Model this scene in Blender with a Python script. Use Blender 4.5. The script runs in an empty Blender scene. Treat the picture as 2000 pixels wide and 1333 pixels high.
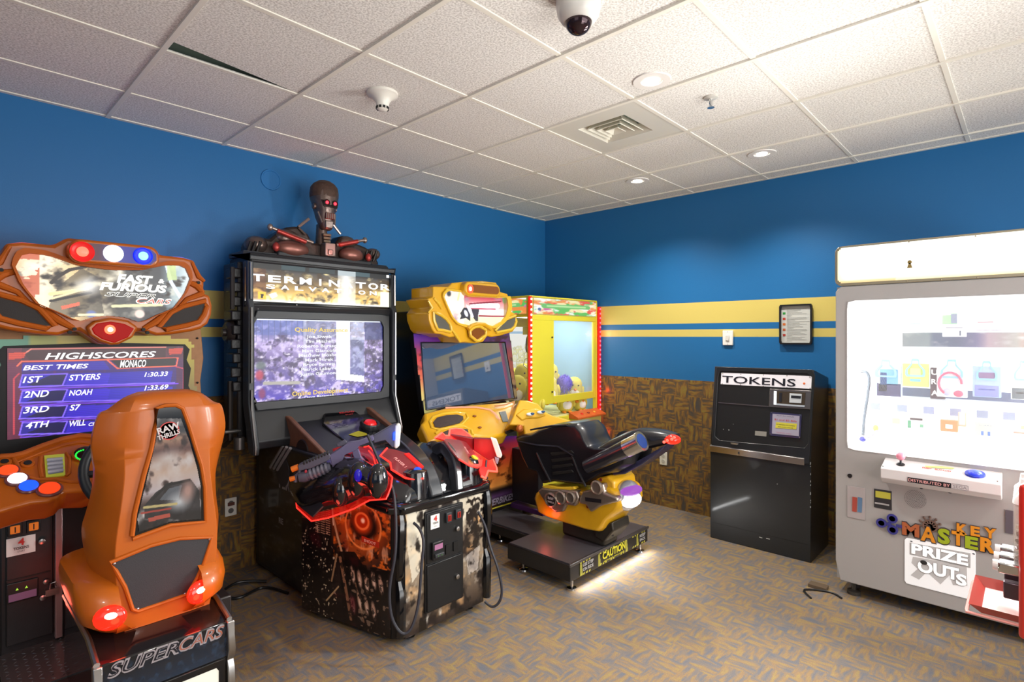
import bpy, bmesh, math, random
import numpy as np
from mathutils import Vector, Matrix
R = math.radians
SC = bpy.context.scene
COL = SC.collection
# ---------------------------------------------------------------- camera
CAM = Vector((-4.537, -3.788, 1.528)); TH = 0.7557; FPX = 1075.0; HV = 657.0
FW = Vector((math.cos(TH), math.sin(TH), 0)); RT = Vector((math.sin(TH), -math.cos(TH), 0)); UP = Vector((0, 0, 1))
cd = bpy.data.cameras.new('camera'); cam = bpy.data.objects.new('camera', cd); COL.objects.link(cam)
cam.location = CAM; cam.rotation_euler = (R(90), 0, TH - R(90))
cd.sensor_width = 36; cd.lens = 36 * FPX / 2000; cd.shift_y = (HV - 666.5) / 2000 ; cd.clip_start = .05
SC.camera = cam
# ---------------------------------------------------------------- world, lights, exposure
wd = bpy.data.worlds.new('world'); SC.world = wd; wd.use_nodes = True
wd.node_tree.nodes['Background'].inputs[0].default_value = (.95, .97, 1, 1)
wd.node_tree.nodes['Background'].inputs[1].default_value = 0.8
SC.view_settings.view_transform = 'Standard'; SC.view_settings.look = 'None'
SC.view_settings.exposure = 0.0; SC.view_settings.gamma = 1.0; SC.view_settings.use_curve_mapping = False
def area(name, loc, aim, sx, sy, power, col=(1, 1, 1), spread=180):
    l = bpy.data.lights.new(name, 'AREA'); l.shape = 'RECTANGLE'; l.size = sx; l.size_y = sy; l.energy = power; l.color = col
    l.spread = R(spread)
    o = bpy.data.objects.new(name, l); COL.objects.link(o); o.location = loc
    o.rotation_euler = (Vector(aim) - Vector(loc)).to_track_quat('-Z', 'Y').to_euler(); return o
def spot(name, loc, power, size=110, blend=.6, col=(1, .95, .88), aim=None, rad=.05):
    l = bpy.data.lights.new(name, 'SPOT'); l.energy = power; l.spot_size = R(size); l.spot_blend = blend; l.color = col
    l.shadow_soft_size = rad
    o = bpy.data.objects.new(name, l); COL.objects.link(o); o.location = loc
    if aim: o.rotation_euler = (Vector(aim) - Vector(loc)).to_track_quat('-Z', 'Y').to_euler()
    return o
def point(name, loc, power, col, rad=.03):
    l = bpy.data.lights.new(name, 'POINT'); l.energy = power; l.color = col; l.shadow_soft_size = rad
    o = bpy.data.objects.new(name, l); COL.objects.link(o); o.location = loc; return o
DLP = 85
# unseen fill lamps added behind the camera to brighten the room and ceiling
area('rear_fill', (-2.6, -6.3, 1.7), (-2.0, -1.0, 1.2), 3.6, 2.0, 110, (1, .98, .95))
area('side_fill', (-6.9, -4.2, 1.8), (-2.5, -2.0, 1.3), 2.2, 1.8, 8, (1, .96, .9))
area('ceiling_fill', (-2.6, -5.6, .6), (-.9, -.6, 2.6), 2.6, 1.6, 19, (1, .98, .95), 62)  # added upward beam standing in for light bounced onto the corner ceiling
# ---------------------------------------------------------------- geometry helpers
def ray(u, v):
    a = (u - 1000) / FPX; b = (HV - v) / FPX
    return FW + RT * a + UP * b
class Pl:                                   # a real plane in the room; px() gives the point of it seen at a photo pixel
    def __init__(s, p, n, reg=None): s.p = Vector(p); s.n = Vector(n).normalized(); s.reg = reg or (0, 0, 1)
    def z(s, x0, y0, sc): return Pl(s.p, s.n, (x0, y0, sc))
    def off(s, d): return Pl(s.p + s.n * d, s.n, s.reg)
    def px(s, u, v):
        x0, y0, sc = s.reg; r = ray(x0 + u / sc, y0 + v / sc)
        t = (s.p - CAM).dot(s.n) / r.dot(s.n); return CAM + r * t
    def poly(s, pts): return [s.px(*q) for q in pts]
def PY(y): return Pl((0, y, 0), (0, -1, 0))
def PX(x): return Pl((x, 0, 0), (-1, 0, 0))
def P3(a, b, c):
    n = (b - a).cross(c - a)
    if n.dot(CAM - a) < 0: n = -n
    return Pl(a, n)
def cr(pts, n=5, closed=True):
    pts = [Vector(p) for p in pts]; out = []; N = len(pts)
    for i in range(N if closed else N - 1):
        if closed: a, b, c, d = pts[i - 1], pts[i], pts[(i + 1) % N], pts[(i + 2) % N]
        else: a, b, c, d = pts[max(i - 1, 0)], pts[i], pts[i + 1], pts[min(i + 2, N - 1)]
        for k in range(n):
            t = k / n
            out.append(.5 * ((2 * b) + (c - a) * t + (2 * a - 5 * b + 4 * c - d) * t * t + (3 * b - a - 3 * c + d) * t ** 3))
    if not closed: out.append(pts[-1])
    return out
def rrect(x0, x1, y0, y1, r, n=5):
    o = []
    for cx, cy, a in ((x1 - r, y1 - r, 0), (x0 + r, y1 - r, 90), (x0 + r, y0 + r, 180), (x1 - r, y0 + r, 270)):
        for k in range(n + 1):
            t = R(a + 90 * k / n); o.append((cx + r * math.cos(t), cy + r * math.sin(t)))
    return o
ROOTLOC = {}
def oloc(o):
    v = Vector((0, 0, 0))
    while o is not None: v = v + Vector(o.location); o = o.parent
    return v
class MB:
    def __init__(s, M=None): s.v = []; s.f = []; s.M = M
    def add(s, vs, fs):
        b = len(s.v)
        for p in vs:
            p = Vector(p)
            s.v.append(s.M @ p if s.M is not None else p)
        s.f += [tuple(b + i for i in f) for f in fs]; return s
    def box(s, x0, x1, y0, y1, z0, z1):
        return s.add([(x, y, z) for x in (x0, x1) for y in (y0, y1) for z in (z0, z1)],
                     [(0, 1, 3, 2), (4, 6, 7, 5), (0, 4, 5, 1), (2, 3, 7, 6), (0, 2, 6, 4), (1, 5, 7, 3)])
    def hexa(s, lo, hi):                     # two quads
        return s.loft([lo, hi])
    def slab(s, pts, off):                   # planar polygon pushed by a vector
        off = Vector(off); pts = [Vector(p) for p in pts]; n = len(pts)
        return s.add(pts + [p + off for p in pts], [tuple(range(n)), tuple(range(2 * n - 1, n - 1, -1))] + [(i, (i + 1) % n, n + (i + 1) % n, n + i) for i in range(n)])
    def flat(s, pts): return s.add(pts, [tuple(range(len(pts)))])
    def xz(s, pts, y0, y1): return s.slab([(x, y0, z) for x, z in pts], (0, y1 - y0, 0))
    def yz(s, pts, x0, x1): return s.slab([(x0, y, z) for y, z in pts], (x1 - x0, 0, 0))
    def xy(s, pts, z0, z1): return s.slab([(x, y, z0) for x, y in pts], (0, 0, z1 - z0))
    def loft(s, secs, cap=True, closed=True, ring=False):
        n = len(secs[0]); vs = [p for q in secs for p in q]; fs = []; m = len(secs)
        for i in range(m if ring else m - 1):
            for k in range(n if closed else n - 1):
                a = i * n + k; b = i * n + (k + 1) % n; j = (i + 1) % m
                fs.append((a, b, j * n + (k + 1) % n, j * n + k))
        if cap and not ring: fs += [tuple(range(n - 1, -1, -1)), tuple((m - 1) * n + i for i in range(n))]
        return s.add(vs, fs)
    def tube(s, path, r, seg=8, closed=False, flat=1.0, nrm=None):
        path = [Vector(p) for p in path]; n = len(path); secs = []; prev = None
        for i, p in enumerate(path):
            if closed: t = path[(i + 1) % n] - path[i - 1]
            else: t = path[min(i + 1, n - 1)] - path[max(i - 1, 0)]
            t = t.normalized() if t.length > 1e-9 else Vector((0, 0, 1))
            if nrm is not None: b = Vector(nrm)
            elif prev is None: b = Vector((0, 0, 1)) if abs(t.z) < .9 else Vector((1, 0, 0))
            else: b = prev
            b = (b - t * b.dot(t)).normalized(); prev = b; c = t.cross(b)
            rr = r[i] if isinstance(r, (list, tuple)) else r
            secs.append([p + b * (rr * flat * math.cos(2 * math.pi * k / seg)) + c * (rr * math.sin(2 * math.pi * k / seg)) for k in range(seg)])
        return s.loft(secs, ring=closed)
    def cyl(s, a, b, r, r2=None, seg=24): 
        a = Vector(a); b = Vector(b); r2 = r if r2 is None else r2
        return s.tube([a, b], [r, r2], seg)
    def lathe(s, prof, o, ax=(0, 0, 1), seg=24):   # prof: (radius, height) along axis
        o = Vector(o); ax = Vector(ax).normalized(); b = Vector((1, 0, 0)) if abs(ax.x) < .9 else Vector((0, 1, 0))
        b = (b - ax * b.dot(ax)).normalized(); c = ax.cross(b)
        return s.loft([[o + ax * h + (b * math.cos(2 * math.pi * k / seg) + c * math.sin(2 * math.pi * k / seg)) * max(r, 1e-5) for k in range(seg)] for r, h in prof])
    def sph(s, c, rx, ry=None, rz=None, seg=16, rot=None, lo=-90, hi=90):
        ry = rx if ry is None else ry; rz = rx if rz is None else rz; c = Vector(c); n = max(4, seg // 2); secs = []
        for i in range(n + 1):
            t = R(lo + (hi - lo) * i / n); q = max(math.cos(t), 1e-4)
            secs.append([Vector((rx * q * math.cos(2 * math.pi * k / seg), ry * q * math.sin(2 * math.pi * k / seg), rz * math.sin(t))) for k in range(seg)])
        if rot is not None: secs = [[rot @ p for p in q] for q in secs]
        return s.loft([[c + p for p in q] for q in secs])
    def ring(s, pl_n, c, outer, inner, th, N=72):  # frame between two outlines about c, thickness vector th
        c = Vector(c); nn = Vector(pl_n).normalized(); a = Vector((0, 0, 1)) if abs(nn.z) < .9 else Vector((1, 0, 0))
        e2 = (a - nn * a.dot(nn)).normalized(); e1 = e2.cross(nn)
        def samp(poly):
            q = [((Vector(p) - c).dot(e1), (Vector(p) - c).dot(e2)) for p in poly]; out = []
            for k in range(N):
                t = 2 * math.pi * k / N; dx, dy = math.cos(t), math.sin(t); best = None
                for i in range(len(q)):
                    (x1, y1), (x2, y2) = q[i - 1], q[i]; ex, ey = x2 - x1, y2 - y1; den = dx * ey - dy * ex
                    if abs(den) < 1e-12: continue
                    tt = (x1 * ey - y1 * ex) / den; uu = (x1 * dy - y1 * dx) / den
                    if tt > 0 and -1e-6 <= uu <= 1 + 1e-6 and (best is None or tt > best): best = tt
                best = best or 1e-4
                out.append(c + e1 * (dx * best) + e2 * (dy * best))
            return out
        o = samp(outer); i = samp(inner); th = Vector(th)
        return s.loft([o, i, [p + th for p in i], [p + th for p in o]], ring=True)
    def text(s, body, o, right, up, h, width=None, align='L', shear=0, bold=0, ext=.0015, sp=1.0):
        cu = bpy.data.curves.new('t', 'FONT'); cu.body = body; cu.size = 1; cu.shear = shear; cu.offset = bold; cu.resolution_u = 3; cu.space_character = sp
        ob = bpy.data.objects.new('t', cu); COL.objects.link(ob)
        bpy.context.view_layer.update()
        me = bpy.data.meshes.new_from_object(ob.evaluated_get(bpy.context.evaluated_depsgraph_get()))
        vs = [v.co.copy() for v in me.vertices]; fs = [tuple(p.vertices) for p in me.polygons]
        bpy.data.objects.remove(ob); bpy.data.curves.remove(cu); bpy.data.meshes.remove(me)
        if not vs: return s
        x0 = min(v.x for v in vs); x1 = max(v.x for v in vs); k = h / .73; kx = k if width is None else width / (x1 - x0)
        w = (x1 - x0) * kx; ox = {'L': 0, 'C': -w / 2, 'R': -w}[align]
        right = Vector(right).normalized(); up = Vector(up).normalized(); n = right.cross(up); o = Vector(o)
        q = [o + right * ((v.x - x0) * kx + ox) + up * (v.y * k) + n * ext for v in vs]
        return s.add(q, fs)
    def build(s, name, m, parent=None, bev=0, seg=2, sm=40, sub=0, kind=None):
        me = bpy.data.meshes.new(name); o = bpy.data.objects.new(name, me); COL.objects.link(o)
        if parent is not None: o.parent = parent
        off = oloc(o)
        me.from_pydata([tuple(v - off) for v in s.v], [], s.f); me.update()
        bm = bmesh.new(); bm.from_mesh(me); bmesh.ops.recalc_face_normals(bm, faces=bm.faces); bm.to_mesh(me); bm.free()
        me.materials.append(m)
        if sm: me.polygons.foreach_set('use_smooth', [True] * len(me.polygons)); me.set_sharp_from_angle(angle=R(sm))
        if bev:
            b = o.modifiers.new('b', 'BEVEL'); b.width = bev; b.segments = seg; b.limit_method = 'ANGLE'; b.angle_limit = R(35); b.harden_normals = False
        if sub:
            q = o.modifiers.new('s', 'SUBSURF'); q.levels = sub; q.render_levels = sub
        if kind: o['kind'] = kind
        return o
    def bsplit(s, name, m, parent=None, **k):
        n = len(s.v); par = list(range(n))
        def fd(a):
            while par[a] != a: par[a] = par[par[a]]; a = par[a]
            return a
        for f in s.f:
            for a in f[1:]: par[fd(a)] = fd(f[0])
        g = {}
        for f in s.f: g.setdefault(fd(f[0]), []).append(f)
        out = []
        for fs in g.values():
            ids = sorted({i for f in fs for i in f}); mp_ = {i: q for q, i in enumerate(ids)}; b = MB(); b.v = [s.v[i] for i in ids]; b.f = [tuple(mp_[i] for i in f) for f in fs]
            out.append(b.build(name, m, parent, **k))
        return out
    def top(s, name, m, label, cat, group=None, kind=None, base=None, **k):
        c = Vector(base) if base is not None else Vector((sum(v.x for v in s.v) / len(s.v), sum(v.y for v in s.v) / len(s.v), min(v.z for v in s.v)))
        s.v = [v - c for v in s.v]
        o = s.build(name, m, None, kind=kind, **k); o.location = c
        if label: o['label'] = label; o['category'] = cat
        if group: o['group'] = group
        return o
def thing(name, label, cat, loc, group=None):
    o = bpy.data.objects.new(name, None); COL.objects.link(o); o.location = loc; o.empty_display_size = .1
    o['label'] = label; o['category'] = cat
    if group: o['group'] = group
    return o
def dup(o, delta=None, parent=None, M=None):
    c = o.copy(); COL.objects.link(c)
    if parent is not None: c.parent = parent
    elif M is not None: c.matrix_world = M
    elif delta is not None: c.location = Vector(o.location) + Vector(delta)
    for ch in list(o.children): dup(ch, parent=c)
    return c
# ---------------------------------------------------------------- materials
def lin(c):
    if isinstance(c, str): c = tuple(int(c[i:i + 2], 16) / 255 for i in (0, 2, 4))
    return tuple(((x + .055) / 1.055) ** 2.4 if x > .04045 else x / 12.92 for x in c)
MATS = {}
def mat(name, c, rough=.5, metal=0, emit=None, es=1, alpha=1, trans=0, coat=0, bump=0, bs=200, var=0, vs=8, spec=None, ior=1.45):
    if name in MATS: return MATS[name]
    m = bpy.data.materials.new(name); m.use_nodes = True; nt = m.node_tree; b = nt.nodes['Principled BSDF']
    col = (*lin(c), 1); b.inputs['Base Color'].default_value = col; b.inputs['Roughness'].default_value = rough; b.inputs['Metallic'].default_value = metal
    b.inputs['IOR'].default_value = ior
    if emit is not None: b.inputs['Emission Color'].default_value = (*lin(emit), 1); b.inputs['Emission Strength'].default_value = es
    b.inputs['Alpha'].default_value = alpha; b.inputs['Transmission Weight'].default_value = trans; b.inputs['Coat Weight'].default_value = coat
    b.inputs['Coat Roughness'].default_value = .08
    if spec is not None: b.inputs['Specular IOR Level'].default_value = spec
    tc = nt.nodes.new('ShaderNodeTexCoord')
    if bump or var:
        no = nt.nodes.new('ShaderNodeTexNoise'); nt.links.new(tc.outputs['Object'], no.inputs['Vector'])
    if bump:
        no.inputs['Scale'].default_value = bs; bp = nt.nodes.new('ShaderNodeBump'); bp.inputs['Strength'].default_value = bump; bp.inputs['Distance'].default_value = .002
        nt.links.new(no.outputs[0], bp.inputs['Height']); nt.links.new(bp.outputs[0], b.inputs['Normal'])
    if var:
        n2 = nt.nodes.new('ShaderNodeTexNoise'); n2.inputs['Scale'].default_value = vs; nt.links.new(tc.outputs['Object'], n2.inputs['Vector'])
        mx = nt.nodes.new('ShaderNodeMix'); mx.data_type = 'RGBA'; mx.inputs[6].default_value = tuple(x * (1 - var) for x in col[:3]) + (1,)
        mx.inputs[7].default_value = tuple(min(1, x * (1 + var)) for x in col[:3]) + (1,)
        nt.links.new(n2.outputs[0], mx.inputs[0]); nt.links.new(mx.outputs[2], b.inputs['Base Color'])
    MATS[name] = m; return m
def glow(name, c, es, base='101010'): return mat(name, base, .4, emit=c, es=es)
def artmat(name, es=0, rough=.35, coat=0, basek=1.0):
    if name in MATS: return MATS[name]
    m = bpy.data.materials.new(name); m.use_nodes = True; nt = m.node_tree; b = nt.nodes['Principled BSDF']
    a = nt.nodes.new('ShaderNodeAttribute'); a.attribute_name = 'art'; b.inputs['Roughness'].default_value = rough; b.inputs['Coat Weight'].default_value = coat
    if es:
        b.inputs['Base Color'].default_value = (.02, .02, .02, 1); nt.links.new(a.outputs['Color'], b.inputs['Emission Color']); b.inputs['Emission Strength'].default_value = es
    else: nt.links.new(a.outputs['Color'], b.inputs['Base Color'])
    MATS[name] = m; return m
def inpoly(X, Y, pts):
    ins = np.zeros(X.shape, bool); n = len(pts)
    for i in range(n):
        x1, y1 = pts[i - 1][:2]; x2, y2 = pts[i][:2]
        if y1 == y2: continue
        c = ((y1 > Y) != (y2 > Y)) & (X < (x2 - x1) * (Y - y1) / (y2 - y1) + x1); ins ^= c
    return ins
def vnoise(X, Y, sx, sy, seed):
    rg = np.random.RandomState(seed); g = rg.rand(int(sy) + 3, int(sx) + 3)
    fx = np.clip(X, 0, 1) * sx; fy = np.clip(Y, 0, 1) * sy; ix = fx.astype(int); iy = fy.astype(int); tx = fx - ix; ty = fy - iy
    tx = tx * tx * (3 - 2 * tx); ty = ty * ty * (3 - 2 * ty)
    return (g[iy, ix] * (1 - tx) + g[iy, ix + 1] * tx) * (1 - ty) + (g[iy + 1, ix] * (1 - tx) + g[iy + 1, ix + 1] * tx) * ty
def fbm(X, Y, sx, sy, seed, o=4):
    t = 0; a = .5; s = 0
    for k in range(o): t = t + a * vnoise(X, Y, sx * 2 ** k, sy * 2 ** k, seed + k); s += a; a *= .5
    return t / s
def hxc(c): return np.array([int(c[i:i + 2], 16) / 255 for i in (0, 2, 4)]) if isinstance(c, str) else np.array(c, float)
class Cv:                                    # printed or displayed artwork, as colours on a fine mesh; x,y run 0..1
    def __init__(s, n, asp, base='000000'):
        s.nx = n; s.ny = max(2, int(n * asp)); s.X, s.Y = np.meshgrid(np.linspace(0, 1, s.nx + 1), np.linspace(0, 1, s.ny + 1))
        s.c = np.zeros(s.X.shape + (3,)) + hxc(base)
    def mix(s, m, col): m = np.clip(m, 0, 1)[..., None]; s.c = s.c * (1 - m) + hxc(col) * m; return s
    def grad(s, stops, ax='y', lo=0, hi=1):
        t = {'y': s.Y, 'x': s.X}[ax] if isinstance(ax, str) else s.X * ax[0] + s.Y * ax[1]
        ps = [p for p, _ in stops]; cs = np.array([hxc(c) for _, c in stops])
        s.c = np.stack([np.interp(t, ps, cs[:, k]) for k in range(3)], -1); return s
    def poly(s, pts, col, a=1): return s.mix(inpoly(s.X, s.Y, pts) * a, col)
    def ell(s, cx, cy, rx, ry, col, a=1, soft=.15, rot=0):
        dx = s.X - cx; dy = (s.Y - cy); c, q = math.cos(R(rot)), math.sin(R(rot)); k = s.ny / s.nx
        dy = dy * k; x = (dx * c + dy * q) / rx; y = (-dx * q + dy * c) / (ry * k)
        d = np.sqrt(x * x + y * y); return s.mix(np.clip((1 - d) / max(soft, 1e-3), 0, 1) * a, col)
    def ringe(s, cx, cy, rx, ry, w, col, a=1):
        x = (s.X - cx) / rx; y = (s.Y - cy) / ry; d = np.abs(np.sqrt(x * x + y * y) - 1); return s.mix((1 - d / w) * 2 * a, col)
    def line(s, pts, w, col, a=1):
        k = s.ny / s.nx
        for (x1, y1), (x2, y2) in zip(pts[:-1], pts[1:]):
            ex, ey = x2 - x1, (y2 - y1) * k; L2 = ex * ex + ey * ey + 1e-12; t = np.clip(((s.X - x1) * ex + (s.Y - y1) * k * ey) / L2, 0, 1)
            d = np.sqrt((s.X - x1 - t * ex) ** 2 + ((s.Y - y1) * k - t * ey) ** 2); s.mix((1 - (d - w / 2) / (.6 / s.nx)) * a, col)
        return s
    def noise(s, col, sx, sy, seed, lo=.5, hi=.7, a=1, o=4):
        return s.mix((fbm(s.X, s.Y, sx, sy, seed, o) - lo) / (hi - lo) * a, col) if a else s
    def mesh(s, name, m, parent, P00, P10, P01, clip=None, P11=None):
        P00, P10, P01 = Vector(P00), Vector(P10), Vector(P01); P11 = Vector(P11) if P11 is not None else P10 + P01 - P00
        X, Y = s.X[..., None], s.Y[..., None]; A, B, C, D = (np.array(p) for p in (P00, P10, P01, P11))
        V = A * (1 - X) * (1 - Y) + B * X * (1 - Y) + C * (1 - X) * Y + D * X * Y
        o = bpy.data.objects.new(name, bpy.data.meshes.new(name)); COL.objects.link(o)
        if parent is not None: o.parent = parent
        V = V - np.array(oloc(o)); ny, nx = s.X.shape; idx = np.arange(ny * nx).reshape(ny, nx)
        F = np.stack([idx[:-1, :-1], idx[:-1, 1:], idx[1:, 1:], idx[1:, :-1]], -1).reshape(-1, 4)
        if clip is not None:
            ca = ((P10 - P00).cross(P01 - P00)); e1 = np.array(P10 - P00); e2 = np.array(P01 - P00); G = np.array([[e1 @ e1, e1 @ e2], [e1 @ e2, e2 @ e2]])
            uv = []
            for p in clip:
                d = np.array(Vector(p) - P00); uv.append(tuple(np.linalg.solve(G, [e1 @ d, e2 @ d])))
            cx = (s.X[:-1, :-1] + s.X[1:, 1:]).ravel() / 2; cy = (s.Y[:-1, :-1] + s.Y[1:, 1:]).ravel() / 2; F = F[inpoly(cx, cy, uv)]
        me = o.data; me.from_pydata(V.reshape(-1, 3).tolist(), [], F.tolist())
        c = np.clip(s.c, 0, 1.0); c = np.where(c > .04045, ((c + .055) / 1.055) ** 2.4, c / 12.92).reshape(-1, 3)
        at = me.color_attributes.new('art', 'FLOAT_COLOR', 'POINT'); at.data.foreach_set('color', np.concatenate([c, np.ones((len(c), 1))], 1).astype(np.float32).ravel())
        me.update(); me.materials.append(m); return o
def arton(cv, name, m, parent, poly, n=(0, -1, 0), off=.002, pad=0, tex=None):  # art clipped to a planar outline, on its face
    n = Vector(n).normalized(); a = UP if abs(n.z) < .95 else Vector((0, 1, 0)); e2 = (a - n * a.dot(n)).normalized(); e1 = e2.cross(n)
    c = poly[0]; xs = [(p - c).dot(e1) for p in poly]; ys = [(p - c).dot(e2) for p in poly]
    o = c + e1 * min(xs) + e2 * min(ys) + n * off; w = max(xs) - min(xs); h = max(ys) - min(ys)
    return cv.mesh(name, m, parent, o, o + e1 * w, o + e2 * h, clip=[p + n * off for p in poly])
BLACK = mat('black_plastic', '17181a', .38); GBLACK = mat('gloss_black', '0e0f12', .12, coat=.6); MBLACK = mat('matte_black', '141414', .65)
CHROME = mat('chrome', 'c8c8c8', .15, 1); ALU = mat('aluminium_trim', 'a8a6a4', .32, 1); SILVER = mat('cast_silver', 'a89a8e', .3, .8, bump=.2, bs=60)
WHITEP = mat('white_plastic', 'e8e6e0', .4); GREY = mat('grey_plastic', '777a80', .45); DGREY = mat('dark_grey_plastic', '2c2f33', .45)
GLASS = mat('thin_glass', 'ffffff', .02, alpha=.08, spec=.5)
# ---------------------------------------------------------------- the room
H = 2.766
def nodes(name):
    m = bpy.data.materials.new(name); m.use_nodes = True; nt = m.node_tree; return m, nt, nt.nodes['Principled BSDF'], nt.nodes, nt.links
def mathn(nt, op, a, b=None):
    n = nt.nodes.new('ShaderNodeMath'); n.operation = op
    for i, x in enumerate((a, b)):
        if x is None: continue
        if isinstance(x, (int, float)): n.inputs[i].default_value = x
        else: nt.links.new(x, n.inputs[i])
    return n.outputs[0]
def mixn(nt, f, a, b):
    n = nt.nodes.new('ShaderNodeMix'); n.data_type = 'RGBA'
    for i, x in ((0, f), (6, a), (7, b)):
        if isinstance(x, (int, float)): n.inputs[i].default_value = x
        elif isinstance(x, str): n.inputs[i].default_value = (*lin(x), 1)
        else: nt.links.new(x, n.inputs[i])
    return n.outputs[2]
def carpet(name, ua, ub):
    # basket-weave loop carpet: blocks of yarn ribs turned a quarter in each neighbouring square
    m, nt, b, N, L = nodes(name); tc = N.new('ShaderNodeTexCoord'); sx = N.new('ShaderNodeSeparateXYZ'); L.new(tc.outputs['Object'], sx.inputs[0])
    nz = N.new('ShaderNodeTexNoise'); nz.inputs['Scale'].default_value = 9; L.new(tc.outputs['Object'], nz.inputs['Vector'])
    w = mathn(nt, 'MULTIPLY', mathn(nt, 'SUBTRACT', nz.outputs[0], .5), .03)
    u = mathn(nt, 'ADD', sx.outputs[ua], w); v = mathn(nt, 'SUBTRACT', sx.outputs[ub], w); S = .125
    iu = mathn(nt, 'FLOOR', mathn(nt, 'DIVIDE', u, S)); iv = mathn(nt, 'FLOOR', mathn(nt, 'DIVIDE', v, S))
    par = mathn(nt, 'FLOORED_MODULO', mathn(nt, 'ADD', iu, iv), 2.0)
    ipar = mathn(nt, 'SUBTRACT', 1.0, par); FA, FB = 1 / .021, 1 / .10     # yarn runs: fine across, long along the rib
    ku = mathn(nt, 'ADD', mathn(nt, 'MULTIPLY', par, FA), mathn(nt, 'MULTIPLY', ipar, FB)); kv = mathn(nt, 'ADD', mathn(nt, 'MULTIPLY', par, FB), mathn(nt, 'MULTIPLY', ipar, FA))
    cb = N.new('ShaderNodeCombineXYZ'); L.new(mathn(nt, 'MULTIPLY', u, ku), cb.inputs[0]); L.new(mathn(nt, 'MULTIPLY', v, kv), cb.inputs[1]); L.new(mathn(nt, 'MULTIPLY', par, 7.3), cb.inputs[2])
    n2 = N.new('ShaderNodeTexNoise'); n2.inputs['Scale'].default_value = 1.0; n2.inputs['Detail'].default_value = 2; L.new(cb.outputs[0], n2.inputs['Vector'])
    r = mathn(nt, 'MULTIPLY', n2.outputs[0], 2.0)
    n5 = N.new('ShaderNodeTexNoise'); n5.inputs['Scale'].default_value = 14; L.new(tc.outputs['Object'], n5.inputs['Vector'])
    f = mathn(nt, 'ADD', n2.outputs[0], mathn(nt, 'MULTIPLY', mathn(nt, 'SUBTRACT', n5.outputs[0], .5), .25))
    cr_ = N.new('ShaderNodeValToRGB'); e = cr_.color_ramp.elements; L.new(f, cr_.inputs[0])
    e[0].position = .32; e[0].color = (*lin(CARP[0]), 1); e[1].position = .70; e[1].color = (*lin(CARP[3]), 1)
    for ps, cc in ((.47, CARP[1]), (.55, CARP[2])): q = e.new(ps); q.color = (*lin(cc), 1)
    n3 = N.new('ShaderNodeTexNoise'); n3.inputs['Scale'].default_value = 260; L.new(tc.outputs['Object'], n3.inputs['Vector'])
    n4 = N.new('ShaderNodeTexNoise'); n4.inputs['Scale'].default_value = 2.2; L.new(tc.outputs['Object'], n4.inputs['Vector'])
    c = mixn(nt, mathn(nt, 'MULTIPLY', mathn(nt, 'GREATER_THAN', n3.outputs[0], .56), .35), cr_.outputs[0], '4c4850')
    L.new(c, b.inputs['Base Color']); b.inputs['Roughness'].default_value = .95; b.inputs['Specular IOR Level'].default_value = .15
    bp = N.new('ShaderNodeBump'); bp.inputs['Strength'].default_value = .4; bp.inputs['Distance'].default_value = .003; L.new(mathn(nt, 'ADD', r, n3.outputs[0]), bp.inputs['Height']); L.new(bp.outputs[0], b.inputs['Normal'])
    return m
CARP = ('62656c', '766c62', '887054', '8e7c50')
FLOORM = carpet('carpet_floor', 0, 1)
CARP = ('4e4842', '6a5438', '8a6432', '8c7838')
WL = carpet('carpet_wall_left', 0, 2); WR = carpet('carpet_wall_right', 1, 2)
def paint():
    m, nt, b, N, L = nodes('painted_stripes'); tc = N.new('ShaderNodeTexCoord'); sx = N.new('ShaderNodeSeparateXYZ'); L.new(tc.outputs['Object'], sx.inputs[0]); z = sx.outputs[2]
    def band(a, c): return mathn(nt, 'MULTIPLY', mathn(nt, 'GREATER_THAN', z, a), mathn(nt, 'LESS_THAN', z, c))
    st = mathn(nt, 'ADD', band(1.638, 1.818), band(1.523, 1.586))
    L.new(mixn(nt, st, '20679f', 'cdbb66'), b.inputs['Base Color']); b.inputs['Roughness'].default_value = .42; b.inputs['Specular IOR Level'].default_value = .35
    nz = N.new('ShaderNodeTexNoise'); nz.inputs['Scale'].default_value = 140; L.new(tc.outputs['Object'], nz.inputs['Vector'])
    bp = N.new('ShaderNodeBump'); bp.inputs['Strength'].default_value = .25; bp.inputs['Distance'].default_value = .002; L.new(nz.outputs[0], bp.inputs['Height']); L.new(bp.outputs[0], b.inputs['Normal'])
    return m
PAINT = paint()
def struct(mb, name, m, **k):
    o = mb.build(name, m, None, **k); o['kind'] = 'structure'; return o
struct(MB().box(-7.6, .12, -7.0, .12, -.1, 0), 'floor', FLOORM)
struct(MB().box(-7.6, .12, 0, .12, 0, 2.95), 'wall_left', PAINT)
struct(MB().box(0, .12, -7.0, 0, 0, 2.95), 'wall_right', PAINT)
struct(MB().box(-7.6, 0, -.008, 0, 0, 1.145), 'trim_1', WL)
struct(MB().box(-.008, 0, -7.0, -.008, 0, 1.145), 'trim_2', WR)
struct(MB().box(-7.6, -7.5, -7.0, 0, 0, .9).box(-7.6, -7.5, -7.0, -5.6, .9, 2.95).box(-7.6, -7.5, -2.8, 0, .9, 2.95), 'wall_back', PAINT)
struct(MB().box(-7.6, .12, -7.1, -7.0, 0, .75).box(-7.6, -5.0, -7.1, -7.0, .75, 2.95).box(-.6, .12, -7.1, -7.0, .75, 2.95).box(-5.0, -.6, -7.1, -7.0, 2.75, 2.95), 'wall_front', PAINT)
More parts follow.
